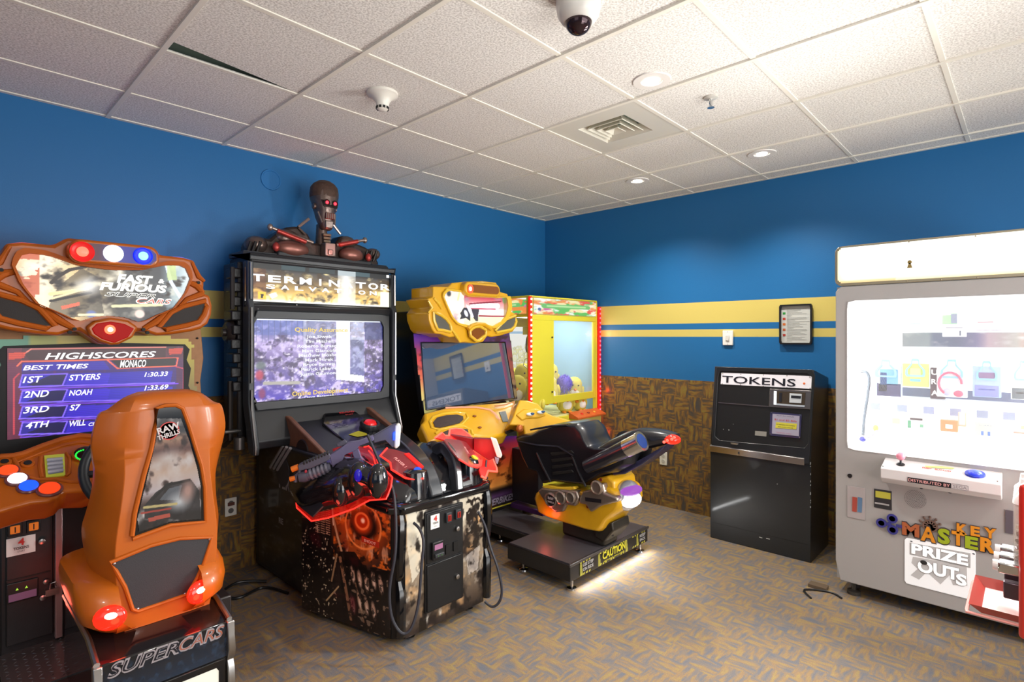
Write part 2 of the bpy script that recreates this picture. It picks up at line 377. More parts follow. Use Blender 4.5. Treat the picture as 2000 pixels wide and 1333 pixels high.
# ceiling: lay-in tiles in a white grid
def tilemat():
    m, nt, b, N, L = nodes('ceiling_tile'); tc = N.new('ShaderNodeTexCoord')
    n = N.new('ShaderNodeTexNoise'); n.inputs['Scale'].default_value = 120; n.inputs['Detail'].default_value = 2; L.new(tc.outputs['Object'], n.inputs['Vector'])
    r = N.new('ShaderNodeValToRGB'); L.new(n.outputs[0], r.inputs[0]); r.color_ramp.elements[0].position = .36; r.color_ramp.elements[1].position = .6
    r.color_ramp.elements[0].color = (*lin('c8c5bf'), 1); r.color_ramp.elements[1].color = (*lin('f0eee9'), 1); L.new(r.outputs[0], b.inputs['Base Color']); b.inputs['Roughness'].default_value = .9
    bp = N.new('ShaderNodeBump'); bp.inputs['Strength'].default_value = .5; bp.inputs['Distance'].default_value = .003; L.new(n.outputs[0], bp.inputs['Height']); L.new(bp.outputs[0], b.inputs['Normal'])
    return m
TILE = tilemat(); GRIDM = mat('ceiling_grid_white', 'e6e2d6', .5)
GX, GY, T = -3.844, -1.061, .61
tiles = MB(); bars = MB()
for i in range(-7, 8):
    for j in range(-10, 3):
        x0, y0 = GX + i * T, GY + j * T; x1, y1 = x0 + T, y0 + T; x0 = max(x0, -7.5); x1 = min(x1, -.0); y1 = min(y1, -.0); y0 = max(y0, -7.0)
        if x1 - x0 < .03 or y1 - y0 < .03: continue
        if i == 3 and j == -2: continue
        e = .006
        if i == 0 and j == -1:    # this tile has slipped in its frame and leaves a dark wedge
            tiles.slab([(x0 + .01, y0 + .005, H), (x1 - .005, y0 + .012, H), (x1 - .012, y1 - .008, H), (x0 + .014, y1 - .10, H)], (0, 0, .015)); continue
        tiles.box(x0 + e, x1 - e, y0 + e, y1 - e, H, H + .015)
struct(tiles, 'ceiling', TILE, bev=.003, seg=1)
for i in range(-7, 8):
    x = GX + i * T
    if -7.5 < x < 0: bars.box(x - .0115, x + .0115, -7.0, 0, H - .009, H + .002).box(x - .004, x + .004, -7, 0, H, H + .03)
for j in range(-10, 3):
    y = GY + j * T
    if -7 < y < 0:
        for i in range(-7, 8):
            a, b_ = GX + i * T + .0115, GX + (i + 1) * T - .0115; a = max(a, -7.5); b_ = min(b_, 0)
            if b_ > a: bars.box(a, b_, y - .0115, y + .0115, H - .005, H + .002)
bars.box(-7.5, 0, -.028, 0, H - .006, H).box(-.028, 0, -7, -.028, H - .006, H)
struct(bars, 'ceiling_grid', GRIDM, bev=.001, seg=1)
struct(MB().box(-7.6, .12, -7.1, .12, 2.83, 2.85), 'ceiling_plenum', mat('plenum_dark', '8a9c90', .9))
# air diffuser panel
def tile_c(i, j): return GX + (i + .5) * T, GY + (j + .5) * T
cx, cy = tile_c(3, -2)
t = thing('ceiling_vent', 'square white air diffuser with stepped louvres set in the tiled ceiling', 'vent', (cx, cy, H))
q = .292; o4 = [(cx - q, cy - q, H + .001), (cx + q, cy - q, H + .001), (cx + q, cy + q, H + .001), (cx - q, cy + q, H + .001)]; q2 = .16
i4 = [(cx - q2, cy - q2, H + .001), (cx + q2, cy - q2, H + .001), (cx + q2, cy + q2, H + .001), (cx - q2, cy + q2, H + .001)]
MB().ring((0, 0, -1), (cx, cy, H), o4, i4, (0, 0, .012), N=64).build('panel', mat('vent_panel', 'd4d2c8', .45), t)
MB().box(cx - .2, cx + .2, cy - .2, cy + .2, H + .1, H + .11).build('duct', mat('duct_dark', '3c3a24', .8), t)
lv = MB()
for k, (a, b_, dz) in enumerate(((.16, .128, .0), (.118, .09, -.004), (.08, .052, -.008), (.042, .002, -.012))):
    lv.loft([[(cx + sx * a, cy + sy * a, H + .002 + dz) for sx, sy in ((-1, -1), (1, -1), (1, 1), (-1, 1))], [(cx + sx * b_, cy + sy * b_, H + .05 + dz) for sx, sy in ((-1, -1), (1, -1), (1, 1), (-1, 1))],
             [(cx + sx * (b_ - .002), cy + sy * (b_ - .002), H + .052 + dz) for sx, sy in ((-1, -1), (1, -1), (1, 1), (-1, 1))], [(cx + sx * (a + .003), cy + sy * (a + .003), H + .005 + dz) for sx, sy in ((-1, -1), (1, -1), (1, 1), (-1, 1))]], ring=True, cap=False)
lv.build('louvre', mat('vent_louvre', 'd8d4c4', .4), t, sm=20)
# recessed downlights (three in view, the same fitting further back in the room)
LAMP = glow('downlight_lamp', 'fff8ec', 9)
dl = [(-2.136, -2.454, 'round recessed downlight nearest the dome camera'), (-.664, -2.463, 'round recessed downlight near the right wall above the token machine'),
      (-.666, -1.512, 'round recessed downlight nearest the room corner')]
first = None
for k, (x, y, lab) in enumerate(dl + [(-3.6, -3.7, ''), (-5.4, -2.454, ''), (-2.1, -4.9, ''), (-5.4, -5.2, '')]):
    if lab:
        if first is None:
            t = first = thing('recessed_downlight', lab, 'light', (x, y, H), 'ceiling downlights')
            MB().lathe([(.05, -.001), (.052, -.006), (.088, -.006), (.09, -.001), (.09, .0)], (x, y, H), seg=32).build('trim_ring', mat('downlight_trim', 'e6e2dc', .35), t)
            MB().lathe([(.001, -.010), (.03, -.010), (.034, -.006), (.034, 0)], (x, y, H), seg=24).build('lamp', LAMP, t)
        else: t = dup(first, (x - first.location.x, y - first.location.y, 0)); t['label'] = lab
    spot('downlight_beam', (x, y, H - .03), DLP, 130, .8)
# smoke detector, dome camera, sprinkler
x, y = -2.951, -1.388
t = thing('smoke_detector', 'white cone shaped smoke detector hanging under the ceiling', 'smoke detector', (x, y, H))
DW = mat('detector_white', 'dedbd2', .35)
MB().lathe([(.001, 0), (.078, 0), (.078, -.012), (.05, -.028), (.034, -.05), (.031, -.07), (.001, -.07)][::-1], (x, y, H), seg=32).build('housing', DW, t)
s = MB(); 
for k in range(10):
    a = 2 * math.pi * k / 10; c_, s_ = math.cos(a), math.sin(a); s.box(-.004, .004, -.001, .002, -.006, .006); 
    for q in range(8): s.v[-8 + q] = Vector((x, y, H - .078)) + Vector((c_, s_, 0)) * (.031 + s.v[-8 + q].y) + Vector((-s_, c_, 0)) * (s.v[-8 + q].x * 1.4) + Vector((0, 0, s.v[-8 + q].z))
s.build('slot', MBLACK, t)
MB().lathe([(.001, -.09), (.018, -.09), (.028, -.083), (.0305, -.07)], (x, y, H), seg=24).build('tip', DW, t)
x, y = -2.902, -2.582
t = thing('dome_camera', 'white security dome camera with a dark mirrored ball on the ceiling', 'security camera', (x, y, H))
MB().lathe([(.001, 0), (.082, 0), (.082, -.03), (.076, -.062), (.062, -.083), (.045, -.09), (.001, -.09)][::-1], (x, y, H), seg=40).build('housing', mat('camera_white', 'd8d5cf', .3), t)
MB().sph((x, y, H - .082), .05, seg=28).build('dome', mat('smoked_dome', '3a2c30', .06, .6), t)
MB().lathe([(.008, 0), (.008, .012)], (x - .16, y + .02, H - .01), seg=10).build('mount_screw', CHROME, t)
x, y = -1.757, -2.583
t = thing('fire_sprinkler', 'small chrome fire sprinkler head poking through a ceiling tile', 'sprinkler', (x, y, H))
MB().lathe([(.001, -.001), (.036, -.001), (.036, -.006), (.02, -.012), (.001, -.012)], (x, y, H), seg=24).build('escutcheon', mat('sprinkler_white', 'cfccc4', .3, .3), t)
MB().cyl((x, y, H), (x, y, H - .045), .007).tube([(x - .014, y, H - .012), (x - .014, y, H - .035), (x, y, H - .05)], .003, 6).tube([(x + .014, y, H - .012), (x + .014, y, H - .035), (x, y, H - .05)], .003, 6).lathe([(.001, -.055), (.018, -.055), (.018, -.052), (.001, -.052)], (x, y, H)).build('nozzle', CHROME, t)
# round cover on the left wall
MB().lathe([(.001, .004), (.058, .004), (.06, .007), (.069, .007), (.071, 0)], (-2.925, 0, 2.60), (0, -1, 0), 40).top('wall_cover_plate', mat('painted_cover', '1a6aa8', .4), 'round blue painted cover plate high on the left wall', 'cover plate', base=(-2.925, 0, 2.60))
# right wall fittings
t = thing('framed_notice', 'black framed white notice sheet hanging on the striped wall', 'notice', (-.01, -2.49, 1.47))
y0, y1, z0, z1 = -2.604, -2.374, 1.465, 1.77
MB().ring((-1, 0, 0), (-.01, -2.489, 1.617), [(-.002, y0, z0), (-.002, y1, z0), (-.002, y1, z1), (-.002, y0, z1)], [(-.002, y0 + .012, z0 + .012), (-.002, y1 - .012, z0 + .012), (-.002, y1 - .012, z1 - .012), (-.002, y0 + .012, z1 - .012)], (-.02, 0, 0)).build('frame', BLACK, t)
MB().box(-.012, -.004, y0 + .01, y1 - .01, z0 + .01, z1 - .01).build('sheet', mat('notice_paper', 'c6c8c2', .25), t)
tx = MB(); rnd = random.Random(3)
for k in range(26):
    zz = z1 - .035 - k * .0098; w = .03 + .13 * rnd.random()
    tx.box(-.0135, -.0125, y1 - .05 - w if k % 4 else y1 - .19, y1 - .05, zz, zz + .0022)
tx.build('print', mat('notice_print', '8f918e', .6), t)
for k, c in enumerate(('2f8f3a', 'b33a2c', 'c86a2a', 'b4572c', 'a83a30')):
    MB().box(-.0135, -.0125, y1 - .042, y1 - .022, z1 - .075 - k * .042, z1 - .058 - k * .042).build('colour_patch', mat('patch_%d' % k, c, .6), t)
t = thing('thermostat_plate', 'white wall switch plate beside the framed notice on the stripe', 'switch', (-.01, -1.97, 1.45))
MB().xy([(0, 0)] * 3, 0, 0) if False else None
MB().box(-.018, 0, -2.012, -1.928, 1.452, 1.574).build('plate', WHITEP, t, bev=.004)
MB().box(-.026, -.016, -1.984, -1.956, 1.49, 1.535).build('rocker', mat('switch_rocker', 'd6d4cc', .4), t, bev=.003)
for zz in (1.463, 1.563): MB().cyl((-.02, -1.97, zz), (-.017, -1.97, zz), .003, seg=8).build('screw', ALU, t)
def outlet(u0, name_lab, on_left, x=0, y=0, z=.4, col='dcdad2'):
    t = thing('wall_outlet', name_lab, 'outlet', (x, y, z - .06))
    if on_left:
        MB().box(x - .036, x + .036, -.016, -.008, z - .058, z + .058).build('plate', mat('plate_' + col, col, .4), t, bev=.003)
        for dz in (-.024, .024): MB().lathe([(.001, .003), (.016, .003), (.017, 0)], (x, -.016, z + dz), (0, -1, 0), 16).build('socket', mat('socket_dark', '5c5a58', .5), t)
    else:
        MB().box(-.016, -.008, y - .036, y + .036, z - .058, z + .058).build('plate', mat('plate_' + col, col, .4), t, bev=.003)
        for dz in (-.024, .024): MB().lathe([(.001, .003), (.016, .003), (.017, 0)], (-.016, y, z + dz), (-1, 0, 0), 16).build('socket', mat('socket_light', 'b4b2aa', .5), t)
    return t
outlet(0, 'white socket outlet on the carpeted wall left of the token machine', False, y=-1.39, z=.43)
t = outlet(0, 'white double socket outlet on the dark carpeted wall behind the racing seat', True, x=-3.19, z=.42)
MB().box(-3.21, -3.17, -.024, -.016, .43, .45).build('plug', mat('plug_brown', '5a2f22', .5), t)
# ---------------------------------------------------------------- racing machine with seat (left)
ORANGE = mat('orange_plastic', 'ae560a', .38, coat=.2, var=.06, vs=3); RIMO = mat('orange_rim', 'ac5412', .5, coat=0, spec=.25)
LABELW = mat('label_white', 'dcdad6', .4); REDT = mat('red_print', 'c22a24', .5); DARKT = mat('dark_print', '222226', .5)
rc = thing('racing_arcade_machine', 'orange racing arcade machine with moulded seat and a red, white and blue light bar', 'arcade machine', (-3.94, -.8, 0))
Z1 = (0, 440, 2.9625)
# cabinet body
bd = MB().yz([(-.05, .0), (-.05, 1.62), (-.38, 1.62), (-.42, 1.0), (-.5, .78), (-.5, .0)], -4.33, -3.55)
bd.build('cabinet', BLACK, rc, bev=.01)
sp = PY(-.425).z(*Z1)
surr = [sp.px(*q) for q in ((-150, 600), (1163, 600), (1178, 770), (1160, 900), (1168, 1010), (1160, 1260), (-190, 1260))]
sx0 = -3.94 - (surr[2].x + 3.94)
surr = [p for p in surr if p.x > -3.9]; surr = surr + [Vector((-7.88 - p.x, p.y, p.z)) for p in surr[::-1]]
MB().slab(surr, (0, .03, 0)).build('screen_surround', mat('surround_tan', '96683c', .5, var=.15, vs=40), rc, bev=.004)
q = sp.off(.006); rv = MB()
for u, v in ((1142, 655), (1143, 912), (1140, 1060)):
    p = q.px(u, v); rv.sph(p, .006, .003, .006, 8); rv.sph((-7.88 - p.x, p.y, p.z), .006, .003, .006, 8)
rv.bsplit('bolt', MBLACK, rc)
# printed green border + black bezel + screen
def mirrored(pts): return pts + [Vector((-7.88 - p.x, p.y, p.z)) for p in pts[::-1]]
b1 = mirrored([sp.off(.004).px(*t) for t in ((700, 640), (1080, 652), (1122, 690), (1100, 760), (1130, 800), (1115, 900), (1140, 960), (1125, 1260))])
c = Cv(60, .6); c.grad([(0, '6a5a36'), (.45, '7d6b3a'), (.75, 'a89a34'), (1, 'c2b23a')]).mix((c.X < .18) * 1.0, '5f9a80').mix(((c.X < .3) & (c.X >= .18)) * .6, '8aa05a')
arton(c, 'border_print', artmat('print_matte'), rc, b1, off=.001)
b2 = mirrored([sp.off(.008).px(*t) for t in ((700, 682), (1070, 690), (1098, 720), (1080, 780), (1105, 830), (1090, 930), (1118, 990), (1100, 1260))])
MB().slab(b2, (0, .004, 0)).build('screen_bezel', mat('bezel_matte', '0c0c10', .55), rc)
scr = PY(-.437).z(*Z1); A = scr.px(50, 1240); B = scr.px(1073, 1240); Cc = scr.px(50, 712); D = scr.px(1073, 700)
zb = scr.px(50, 1243).z; zt = scr.px(600, 706).z
A = Vector((-4.292, -.437, zb)); B = Vector((-3.585, -.437, zb)); Cc = Vector((-4.292, -.437, zt))
W, Hh = B.x - A.x, Cc.z - A.z
def suv(u, v):                       # zoom pixel -> screen 0..1
    p = scr.px(u, v); return ((p.x - A.x) / W, (p.z - A.z) / Hh)
c = Cv(240, Hh / W, '15102e')
c.grad([(0, '1c1040'), (.5, '2a1668'), (.82, '3a1a70'), (.86, '4a1a30'), (1, '3c1420')])
c.mix((c.X < .07) * .8, '6a1c34').mix((c.X > .95) * .7, '4c1a38').noise('7a3048', 60, 14, 5, .55, .8, .35)
c.poly([suv(*t) for t in ((140, 745), (180, 718), (960, 708), (960, 770), (170, 782))], '35101c').line([suv(140, 745), suv(180, 718), suv(960, 706)], .006, 'e07a6a')
c.poly([suv(*t) for t in ((50, 740), (150, 735), (140, 770), (50, 780))], 'd8422c', .8).poly([suv(*t) for t in ((975, 715), (1060, 712), (1050, 745), (980, 750))], 'd8422c', .8)
c.line([suv(*t) for t in ((100, 815), (125, 790), (620, 780), (680, 830), (1020, 815), (1030, 770), (620, 778))], .006, 'ff6a4a')
c.poly([suv(*t) for t in ((125, 845), (135, 800), (600, 786), (640, 838))], '2a1c9a').poly([suv(*t) for t in ((640, 782), (1020, 768), (1015, 812), (690, 828))], '140c14')
c.line([suv(*t) for t in ((80, 1210), (80, 890), (110, 860))], .006, 'c83a4a').line([suv(*t) for t in ((1060, 1160), (1062, 830), (1020, 820))], .006, 'c83a5a')
for k in range(4):
    y0 = 868 + k * 92; s_ = -k * 0
    c.poly([suv(*t) for t in ((130, y0), (1000, y0 - 26), (985, y0 + 52), (112, y0 + 72))], ('2a20a8', '2c22b4', '2a1ea0', '241a90')[k])
    c.poly([suv(*t) for t in ((400, y0 - 4), (640, y0 - 12), (620, y0 + 56), (380, y0 + 62))], '3a24c4', .7)
    c.poly([suv(*t) for t in ((300, y0 - 2), (385, y0 - 6), (358, y0 + 58), (150, y0 + 62))], '120e3a', .85)
    c.line([suv(*t) for t in ((112, y0 + 70), (130, y0), (390, y0 - 8), (362, y0 + 60), (112, y0 + 70), (1010, y0 + 44))], .005, '8a6aff')
    c.line([suv(*t) for t in ((120, y0 + 84), (1030, y0 + 50))], .006, '7a40e0')
c.mix((np.sin(c.Y * 300) > .3) * .12, '0a0820')
art = c.mesh('screen', artmat('art_screen', 1.3), rc, A, B, Cc)
TXT = glow('screen_text', 'ffffff', 1.25)
def stext(mb, s, u, v, hpx, wpx, plane, shear=.25, bold=.02, **k):
    p = plane.px(u, v); h = (plane.px(u, v - hpx) - p).length; w = (plane.px(u + wpx, v) - p); w = abs(w.dot(Vector((1, 0, 0)))) if abs(plane.n.y) > .5 else abs(w.dot(Vector((0, 1, 0))))
    r = (1, 0, 0) if abs(plane.n.y) > .5 else (0, -1, 0)
    mb.text(s, p, r, (0, 0, 1), h, w, 'L', shear, bold, **k)
tp = PY(-.438).z(*Z1); m = MB()
for s, u, v, h, w in (('HIGHSCORES', 258, 778, 38, 645), ('BEST TIMES', 132, 840, 28, 380), ('MONACO', 693, 824, 42, 152), ('1ST', 130, 914, 38, 118), ('2ND', 135, 1000, 38, 148), ('3RD', 132, 1090, 36, 152), ('4TH', 148, 1178, 36, 138),
                      ('STYERS', 398, 900, 34, 185), ('NOAH', 398, 988, 32, 138), ('S7', 402, 1074, 34, 66), ('WILL', 402, 1166, 34, 92), ('1:30.33', 834, 878, 26, 138), ('1:33.69', 834, 957, 28, 140), ('CREDITS', 512, 1164, 20, 130)):
    stext(m, s, u, v, h, w, tp)
m.build('lettering', TXT, art)
# ---- marquee housing
MY = -.60; mp = PY(MY).z(*Z1)
half = [(600, 690), (665, 690), (700, 682), (745, 650), (800, 612), (850, 622), (905, 640), (1000, 632), (1110, 615), (1165, 600), (1205, 570), (1225, 520), (1230, 470), (1215, 405), (1180, 398), (1183, 320), (1150, 290), (1128, 205), (1060, 185), (925, 172), (860, 120), (655, 82)]
hp = [mp.px(*t) for t in half]; CXR = -3.944
for k in (0, 1, -1):
    if k in (0, -1): hp[k].x = CXR
def mir(pts, cx): return pts + [Vector((2 * cx - p.x, p.y, p.z)) for p in pts[::-1]]
full = mir(hp[1:-1], CXR); hous = MB().slab(full, (0, .2, 0)).build('marquee_housing', ORANGE, rc, bev=.016, seg=3)
hb = MB(); back = [Vector((CXR + (p.x - CXR) * .93, -.42, 1.528 + (p.z - 1.528) * .96)) for p in full]
# art window
ah = [(660, 527), (730, 536), (800, 560), (838, 552), (900, 520), (990, 490), (1060, 400), (1095, 310), (1068, 250), (1040, 236), (960, 232), (900, 244), (820, 262), (655, 262)]
ap = [mp.off(.012).px(*t) for t in ah]; artw = mir(ap, CXR)
c = Cv(230, .48, '3a3226'); Pp = lambda u, v: ((mp.px(u, v).x - min(p.x for p in artw)) / (max(p.x for p in artw) - min(p.x for p in artw)), (mp.px(u, v).z - min(p.z for p in artw)) / (max(p.z for p in artw) - min(p.z for p in artw)))
c.grad([(0, 'e8c49a'), (.14, 'fff0d0'), (.3, 'e8c890'), (.42, '8a7a5c'), (.55, '4a4a48'), (.8, '44464a'), (.9, '9ab0b8'), (1, 'e8f4f4')], 'x')
c.noise('fff4dc', 9, 5, 2, .5, .75, .8).noise('2a2220', 14, 9, 8, .55, .7, .7).mix((c.X < .12) * (fbm(c.X, c.Y, 8, 8, 3) > .45) * .8, 'c04a2a')
c.poly([Pp(300, 545), Pp(280, 470), Pp(330, 360), Pp(470, 250), Pp(560, 300), Pp(600, 520)], '2a2622', .55)
c.line([Pp(295, 335), Pp(330, 300), Pp(400, 260), Pp(490, 243)], .02, '2a1c14').line([Pp(290, 400), Pp(500, 370)], .022, 'ffe6a0').line([Pp(290, 440), Pp(520, 392)], .016, '1a1612')
c.line([Pp(300, 425), Pp(440, 385)], .012, 'f4e0b0').ell(*Pp(510, 355), .09, .2, 'ffffff', 1, 1).ell(*Pp(505, 350), .2, .06, 'fff6d8', .9, 1, 20)
c.poly([Pp(350, 470), Pp(460, 445), Pp(460, 465), Pp(355, 490)], 'e86a4c').line([Pp(650, 470), Pp(930, 462)], .02, 'e8e2b0').line([Pp(960, 235), Pp(985, 330), Pp(1040, 420)], .022, 'e6f2ff')
c.poly([Pp(960, 235), Pp(1010, 235), Pp(1020, 320), Pp(965, 320)], 'c8dc90', .8).ell(*Pp(525, 515), .035, .07, '6a78b0', 1, .4).line([Pp(455, 520), Pp(590, 518)], .014, 'fff0c0').ell(*Pp(805, 515), .035, .08, 'f6d8cc', 1, .3)
art = arton(c, 'marquee_art', artmat('art_marquee', 1.2), rc, artw, off=.001)
m = MB(); tq = mp.off(.015)
stext(m, 'FAST', 675, 330, 48, 210, tq, .2, .05); stext(m, '&', 915, 335, 24, 36, tq, .2, .05); stext(m, 'FURIOUS', 575, 372, 44, 390, tq, .2, .05); stext(m, 'SUPER', 602, 410, 26, 300, tq, .3, .03); stext(m, 'CARS', 785, 452, 34, 210, tq, .3, .04)
m.build('lettering', glow('marquee_text', 'fffdf2', 1.5), art)
m = MB(); stext(m, 'CARS', 792, 450, 26, 198, tq.off(.001), .3, .0); m.build('lettering', glow('marquee_text_red', 'e06050', 1.1), art)
m = MB(); stext(m, 'SUPER', 606, 408, 21, 292, tq.off(.001), .3, -.005); m.build('lettering', mat('marquee_text_dark', '3c3a40', .5), art)
MB().ring((0, -1, 0), Vector((CXR, MY - .01, 1.60)), [Vector((CXR + (p.x - CXR) * 1.045, p.y, 1.63 + (p.z - 1.63) * 1.085)) for p in artw], artw, (0, -.022, 0), 96).build('window_rim', RIMO, rc, bev=.006)
# speakers
gm = mat('speaker_mesh', '26201f', .6, bump=.5, bs=600)
shp = [mp.off(.006).px(*t) for t in ((920, 590), (990, 505), (1060, 470), (1190, 438), (1198, 470), (1180, 520), (1150, 560), (1080, 580), (960, 605))]
for sg in (1, -1):
    pp = shp if sg == 1 else [Vector((2 * CXR - p.x, p.y, p.z)) for p in shp]
    g = MB().slab(pp, (0, .012, 0)).build('speaker', gm, rc)
    MB().tube(pp, .013, 8, True).build('speaker_rim', RIMO, g)
# sculpted ridges and side fins
fn = MB()
for sg in (1, -1):
    def mm(p): return p if sg == 1 else Vector((2 * CXR - p.x, p.y, p.z))
    fn.tube([mm(mp.off(.0).px(*t)) for t in ((1085, 330), (1140, 350), (1175, 395))], [.012, .02, .012], 8)
    fn.tube([mm(mp.off(.004).px(*t)) for t in ((1010, 500), (1080, 430), (1175, 395))], [.006, .012, .016], 8)
    fn.tube([mm(mp.off(.0).px(*t)) for t in ((560, 540) if 0 else (830, 600), (900, 560), (985, 490))], [.012, .018, .01], 8)
    fn.tube([mm(mp.off(.0).px(*t)) for t in ((1110, 215), (1150, 300), (1183, 325))], [.008, .014, .008], 8)
fn.bsplit('ridge', RIMO, rc)
bt = MB()
for u, v in ((1148, 333), (830, 605), (853, 622)):
    p = mp.off(.012).px(u, v)
    for sg in (1, -1): bt.cyl((p.x if sg == 1 else 2 * CXR - p.x, p.y - .006, p.z), (p.x if sg == 1 else 2 * CXR - p.x, p.y + .01, p.z), .008, seg=12)
bt.bsplit('bolt', MBLACK, rc)
# centre lens under the art
lp = mp.off(.03); lens = [lp.px(*t) for t in ((530, 600), (560, 570), (640, 558), (720, 572), (775, 600), (740, 650), (660, 682), (590, 660), (545, 630))]
MB().slab([lp.px(*t) for t in ((500, 590), (545, 555), (640, 535), (740, 550), (800, 590), (770, 650), (690, 690), (645, 695), (580, 675), (520, 640))], (0, .06, 0)).build('lens_housing', ORANGE, rc, bev=.01)
g = MB().slab([p + Vector((0, -.004, 0)) for p in lens], (0, .01, 0)).build('beacon_lens', mat('red_lens', '600604', .5, emit='a00804', es=.8, spec=.2), rc, bev=.004)
p = lp.px(635, 605); MB().sph(p + Vector((0, -.006, 0)), .022, .008, .022, 20).build('bulb', glow('red_bulb', 'ff4a30', 6), g); MB().sph(p + Vector((0, -.012, 0)), .011, .006, .011, 16).build('bulb_core', glow('bulb_core', 'fff0e0', 6), g)
# light bar on top
bp_ = PY(-.68).z(*Z1)
a0, a1 = bp_.px(395, 150), bp_.px(925, 190); zc = (bp_.px(650, 98).z + bp_.px(650, 232).z) / 2; rh = (bp_.px(650, 98).z - bp_.px(650, 232).z) / 2
cap = [(x, z) for x, z in rrect(a0.x, a1.x, zc - rh, zc + rh, rh * .92, 8)]; xc = (a0.x + a1.x) / 2
lb = MB().xz(cap, -.68, -.42).build('light_bar', ORANGE, rc, bev=.012, seg=3)
inn = rrect(a0.x + .016, a1.x - .016, zc - rh + .016, zc + rh - .016, (rh - .016) * .95, 8)
c = Cv(60, .25); c.grad([(0, '7a1010'), (.28, '60103a'), (.45, '3a3ab8'), (.75, '1420c8'), (1, '1010a0')], 'x')
arton(c, 'reflector', artmat('art_lightbar', .55), lb, [Vector((x, -.683, z)) for x, z in inn], off=.001)
for u, v, rr, cc, cs, es, core in ((475, 155, 58, 'reflector_red', 'c01010', 1.6, 'ff4030'), (655, 165, 50, 'reflector_white', 'e8e8ff', 3.5, 'ffffff'), (826, 180, 52, 'reflector_blue', '0a18e0', 1.6, '5090ff')):
    p = bp_.px(u, v); r = rr / 2.96 / 1075 * 2.5
    g = MB().lathe([(.001, .004), (r * .8, .006), (r * .95, .012), (r, .004), (r, 0)], p + Vector((0, -.003, 0)), (0, -1, 0), 28).build('lamp', glow(cc, cs, es), lb)
    MB().sph(p + Vector((0, -.012, 0)), r * .5, .01, r * .5, 20).build('bulb', glow('core_' + cc, core, 7), g)
# ---- dashboard (sloping)
CP = Pl((-3.94, -.55, 1.045), (0, -.55, 1)).z(0, 820, 7.4045); Zc = (0, 820, 7.4045)
dh = [CP.px(*t) for t in ((1120, 240), (1240, 215), (1330, 235))]
dsh = [(-160, 500), (0, 520), (180, 500), (330, 470), (600, 350), (900, 250), (1150, 200), (1290, 195), (1420, 240), (1700, 290), (1900, 380), (2150, 650), (2150, 900), (1700, 900), (1250, 1030), (900, 1040), (860, 1120), (700, 1180), (450, 1200), (200, 1270), (0, 1330), (-160, 1360)]
dp = [CP.px(*t) for t in dsh]
dp = [Vector((max(min(p.x, -3.56), -4.40), p.y, p.z)) for p in dp]
MB().slab(dp, (0, .10, -.10)).build('dashboard', ORANGE, rc, bev=.02, seg=3)
r_ = MB()
r_.tube([CP.off(.004).px(*t) for t in ((0, 545), (200, 530), (330, 500), (620, 385), (900, 290), (1150, 240), (1330, 250))], .014, 8)
r_.tube([CP.off(.002).px(*t) for t in ((250, 620), (600, 480), (900, 380), (1150, 330), (1330, 350))], .006, 8)
r_.tube([CP.off(.002).px(*t) for t in ((200, 570), (240, 640), (330, 820), (560, 870), (800, 860), (1000, 900), (1260, 900))], .008, 8)
r_.tube([CP.off(.002).px(*t) for t in ((590, 540), (580, 700), (610, 850))], .009, 8)
r_.tube([CP.off(.002).px(*t) for t in ((960, 480), (1010, 560), (1000, 780), (950, 820))], .006, 8)
r_.bsplit('dashboard_ridge', RIMO, rc)
CN = CP.n
def disc(pl, u, v, r, h, m_, name, par, h0=0, seg=24):
    p = pl.px(u, v); return MB().lathe([(r, h0), (r, h0 + h * .7), (r * .93, h0 + h), (.001, h0 + h)], p, pl.n, seg).build(name, m_, par)
for u, v in ((65, 628), (400, 648)):
    g = disc(CP, u, v, .024, .008, RIMO, 'knob_bezel', rc); disc(CP, u, v, .014, .012, MBLACK, 'knob', g)
for u, v, rr, cc, es, nm in ((120, 760, .040, 'ff4a18', 1.3, '1'), (250, 880, .040, 'f4f0ff', 2.2, '2'), (415, 985, .040, '1650ff', 1.7, '3'), (715, 1020, .045, 'ff4410', 1.1, 'P')):
    g = disc(CP, u, v, rr, .01, mat('button_ring', '6a3a3a', .3, coat=.5), 'button', rc)
    g2 = disc(CP, u, v, rr * .78, .016, glow('btn' + nm, cc, es), 'button_cap', g)
    t_ = MB(); p = CP.off(.0175).px(u, v); t_.text({'1': '1', '2': '2', '3': '3', 'P': 'START'}[nm], p - Vector((0, 0, .0)) - (Vector((0, .55, 0)) * .0) - Vector((0, 0, .006)), (1, 0, 0), (Vector((0, 1, .55))), .014, .010 if nm != 'P' else .04, 'C', 0, .01)
    t_.build('legend', mat('legend_dark', '5a1a10', .5), g2)
kp = CP.off(.006)
kq = [kp.px(*t) for t in ((640, 520), (930, 495), (945, 800), (665, 835))]
g = MB().slab(kq, CN * -.006).build('keypad', mat('keypad_lime', 'a8a83a', .4, emit='a0a830', es=.25), rc)
kb = MB(); kt = kp.off(.003)
cA, cB, cC, cD = [kt.px(*t) for t in ((680, 560), (900, 540), (915, 760), (700, 790))]
MB().slab([cA, cB, cC, cD], CN * -.002).build('keypad_plate', mat('keypad_plate', '7a7c8a', .5), g)
for i in range(3):
    for j in range(4):
        fx, fy = (i + .5) / 3, (j + .5) / 4; p = cA.lerp(cB, fx).lerp(cD.lerp(cC, fx), fy)
        kb.box(p.x - .010, p.x + .010, p.y - .0045, p.y + .0045, p.z - .003, p.z + .006)
kb.build('key', mat('key_silver', 'b4b4c0', .3, .4), g)
g = disc(CP, 1250, 510, .055, .012, RIMO, 'gauge', rc); g2 = disc(CP, 1250, 510, .048, .014, GBLACK, 'gauge_face', g)
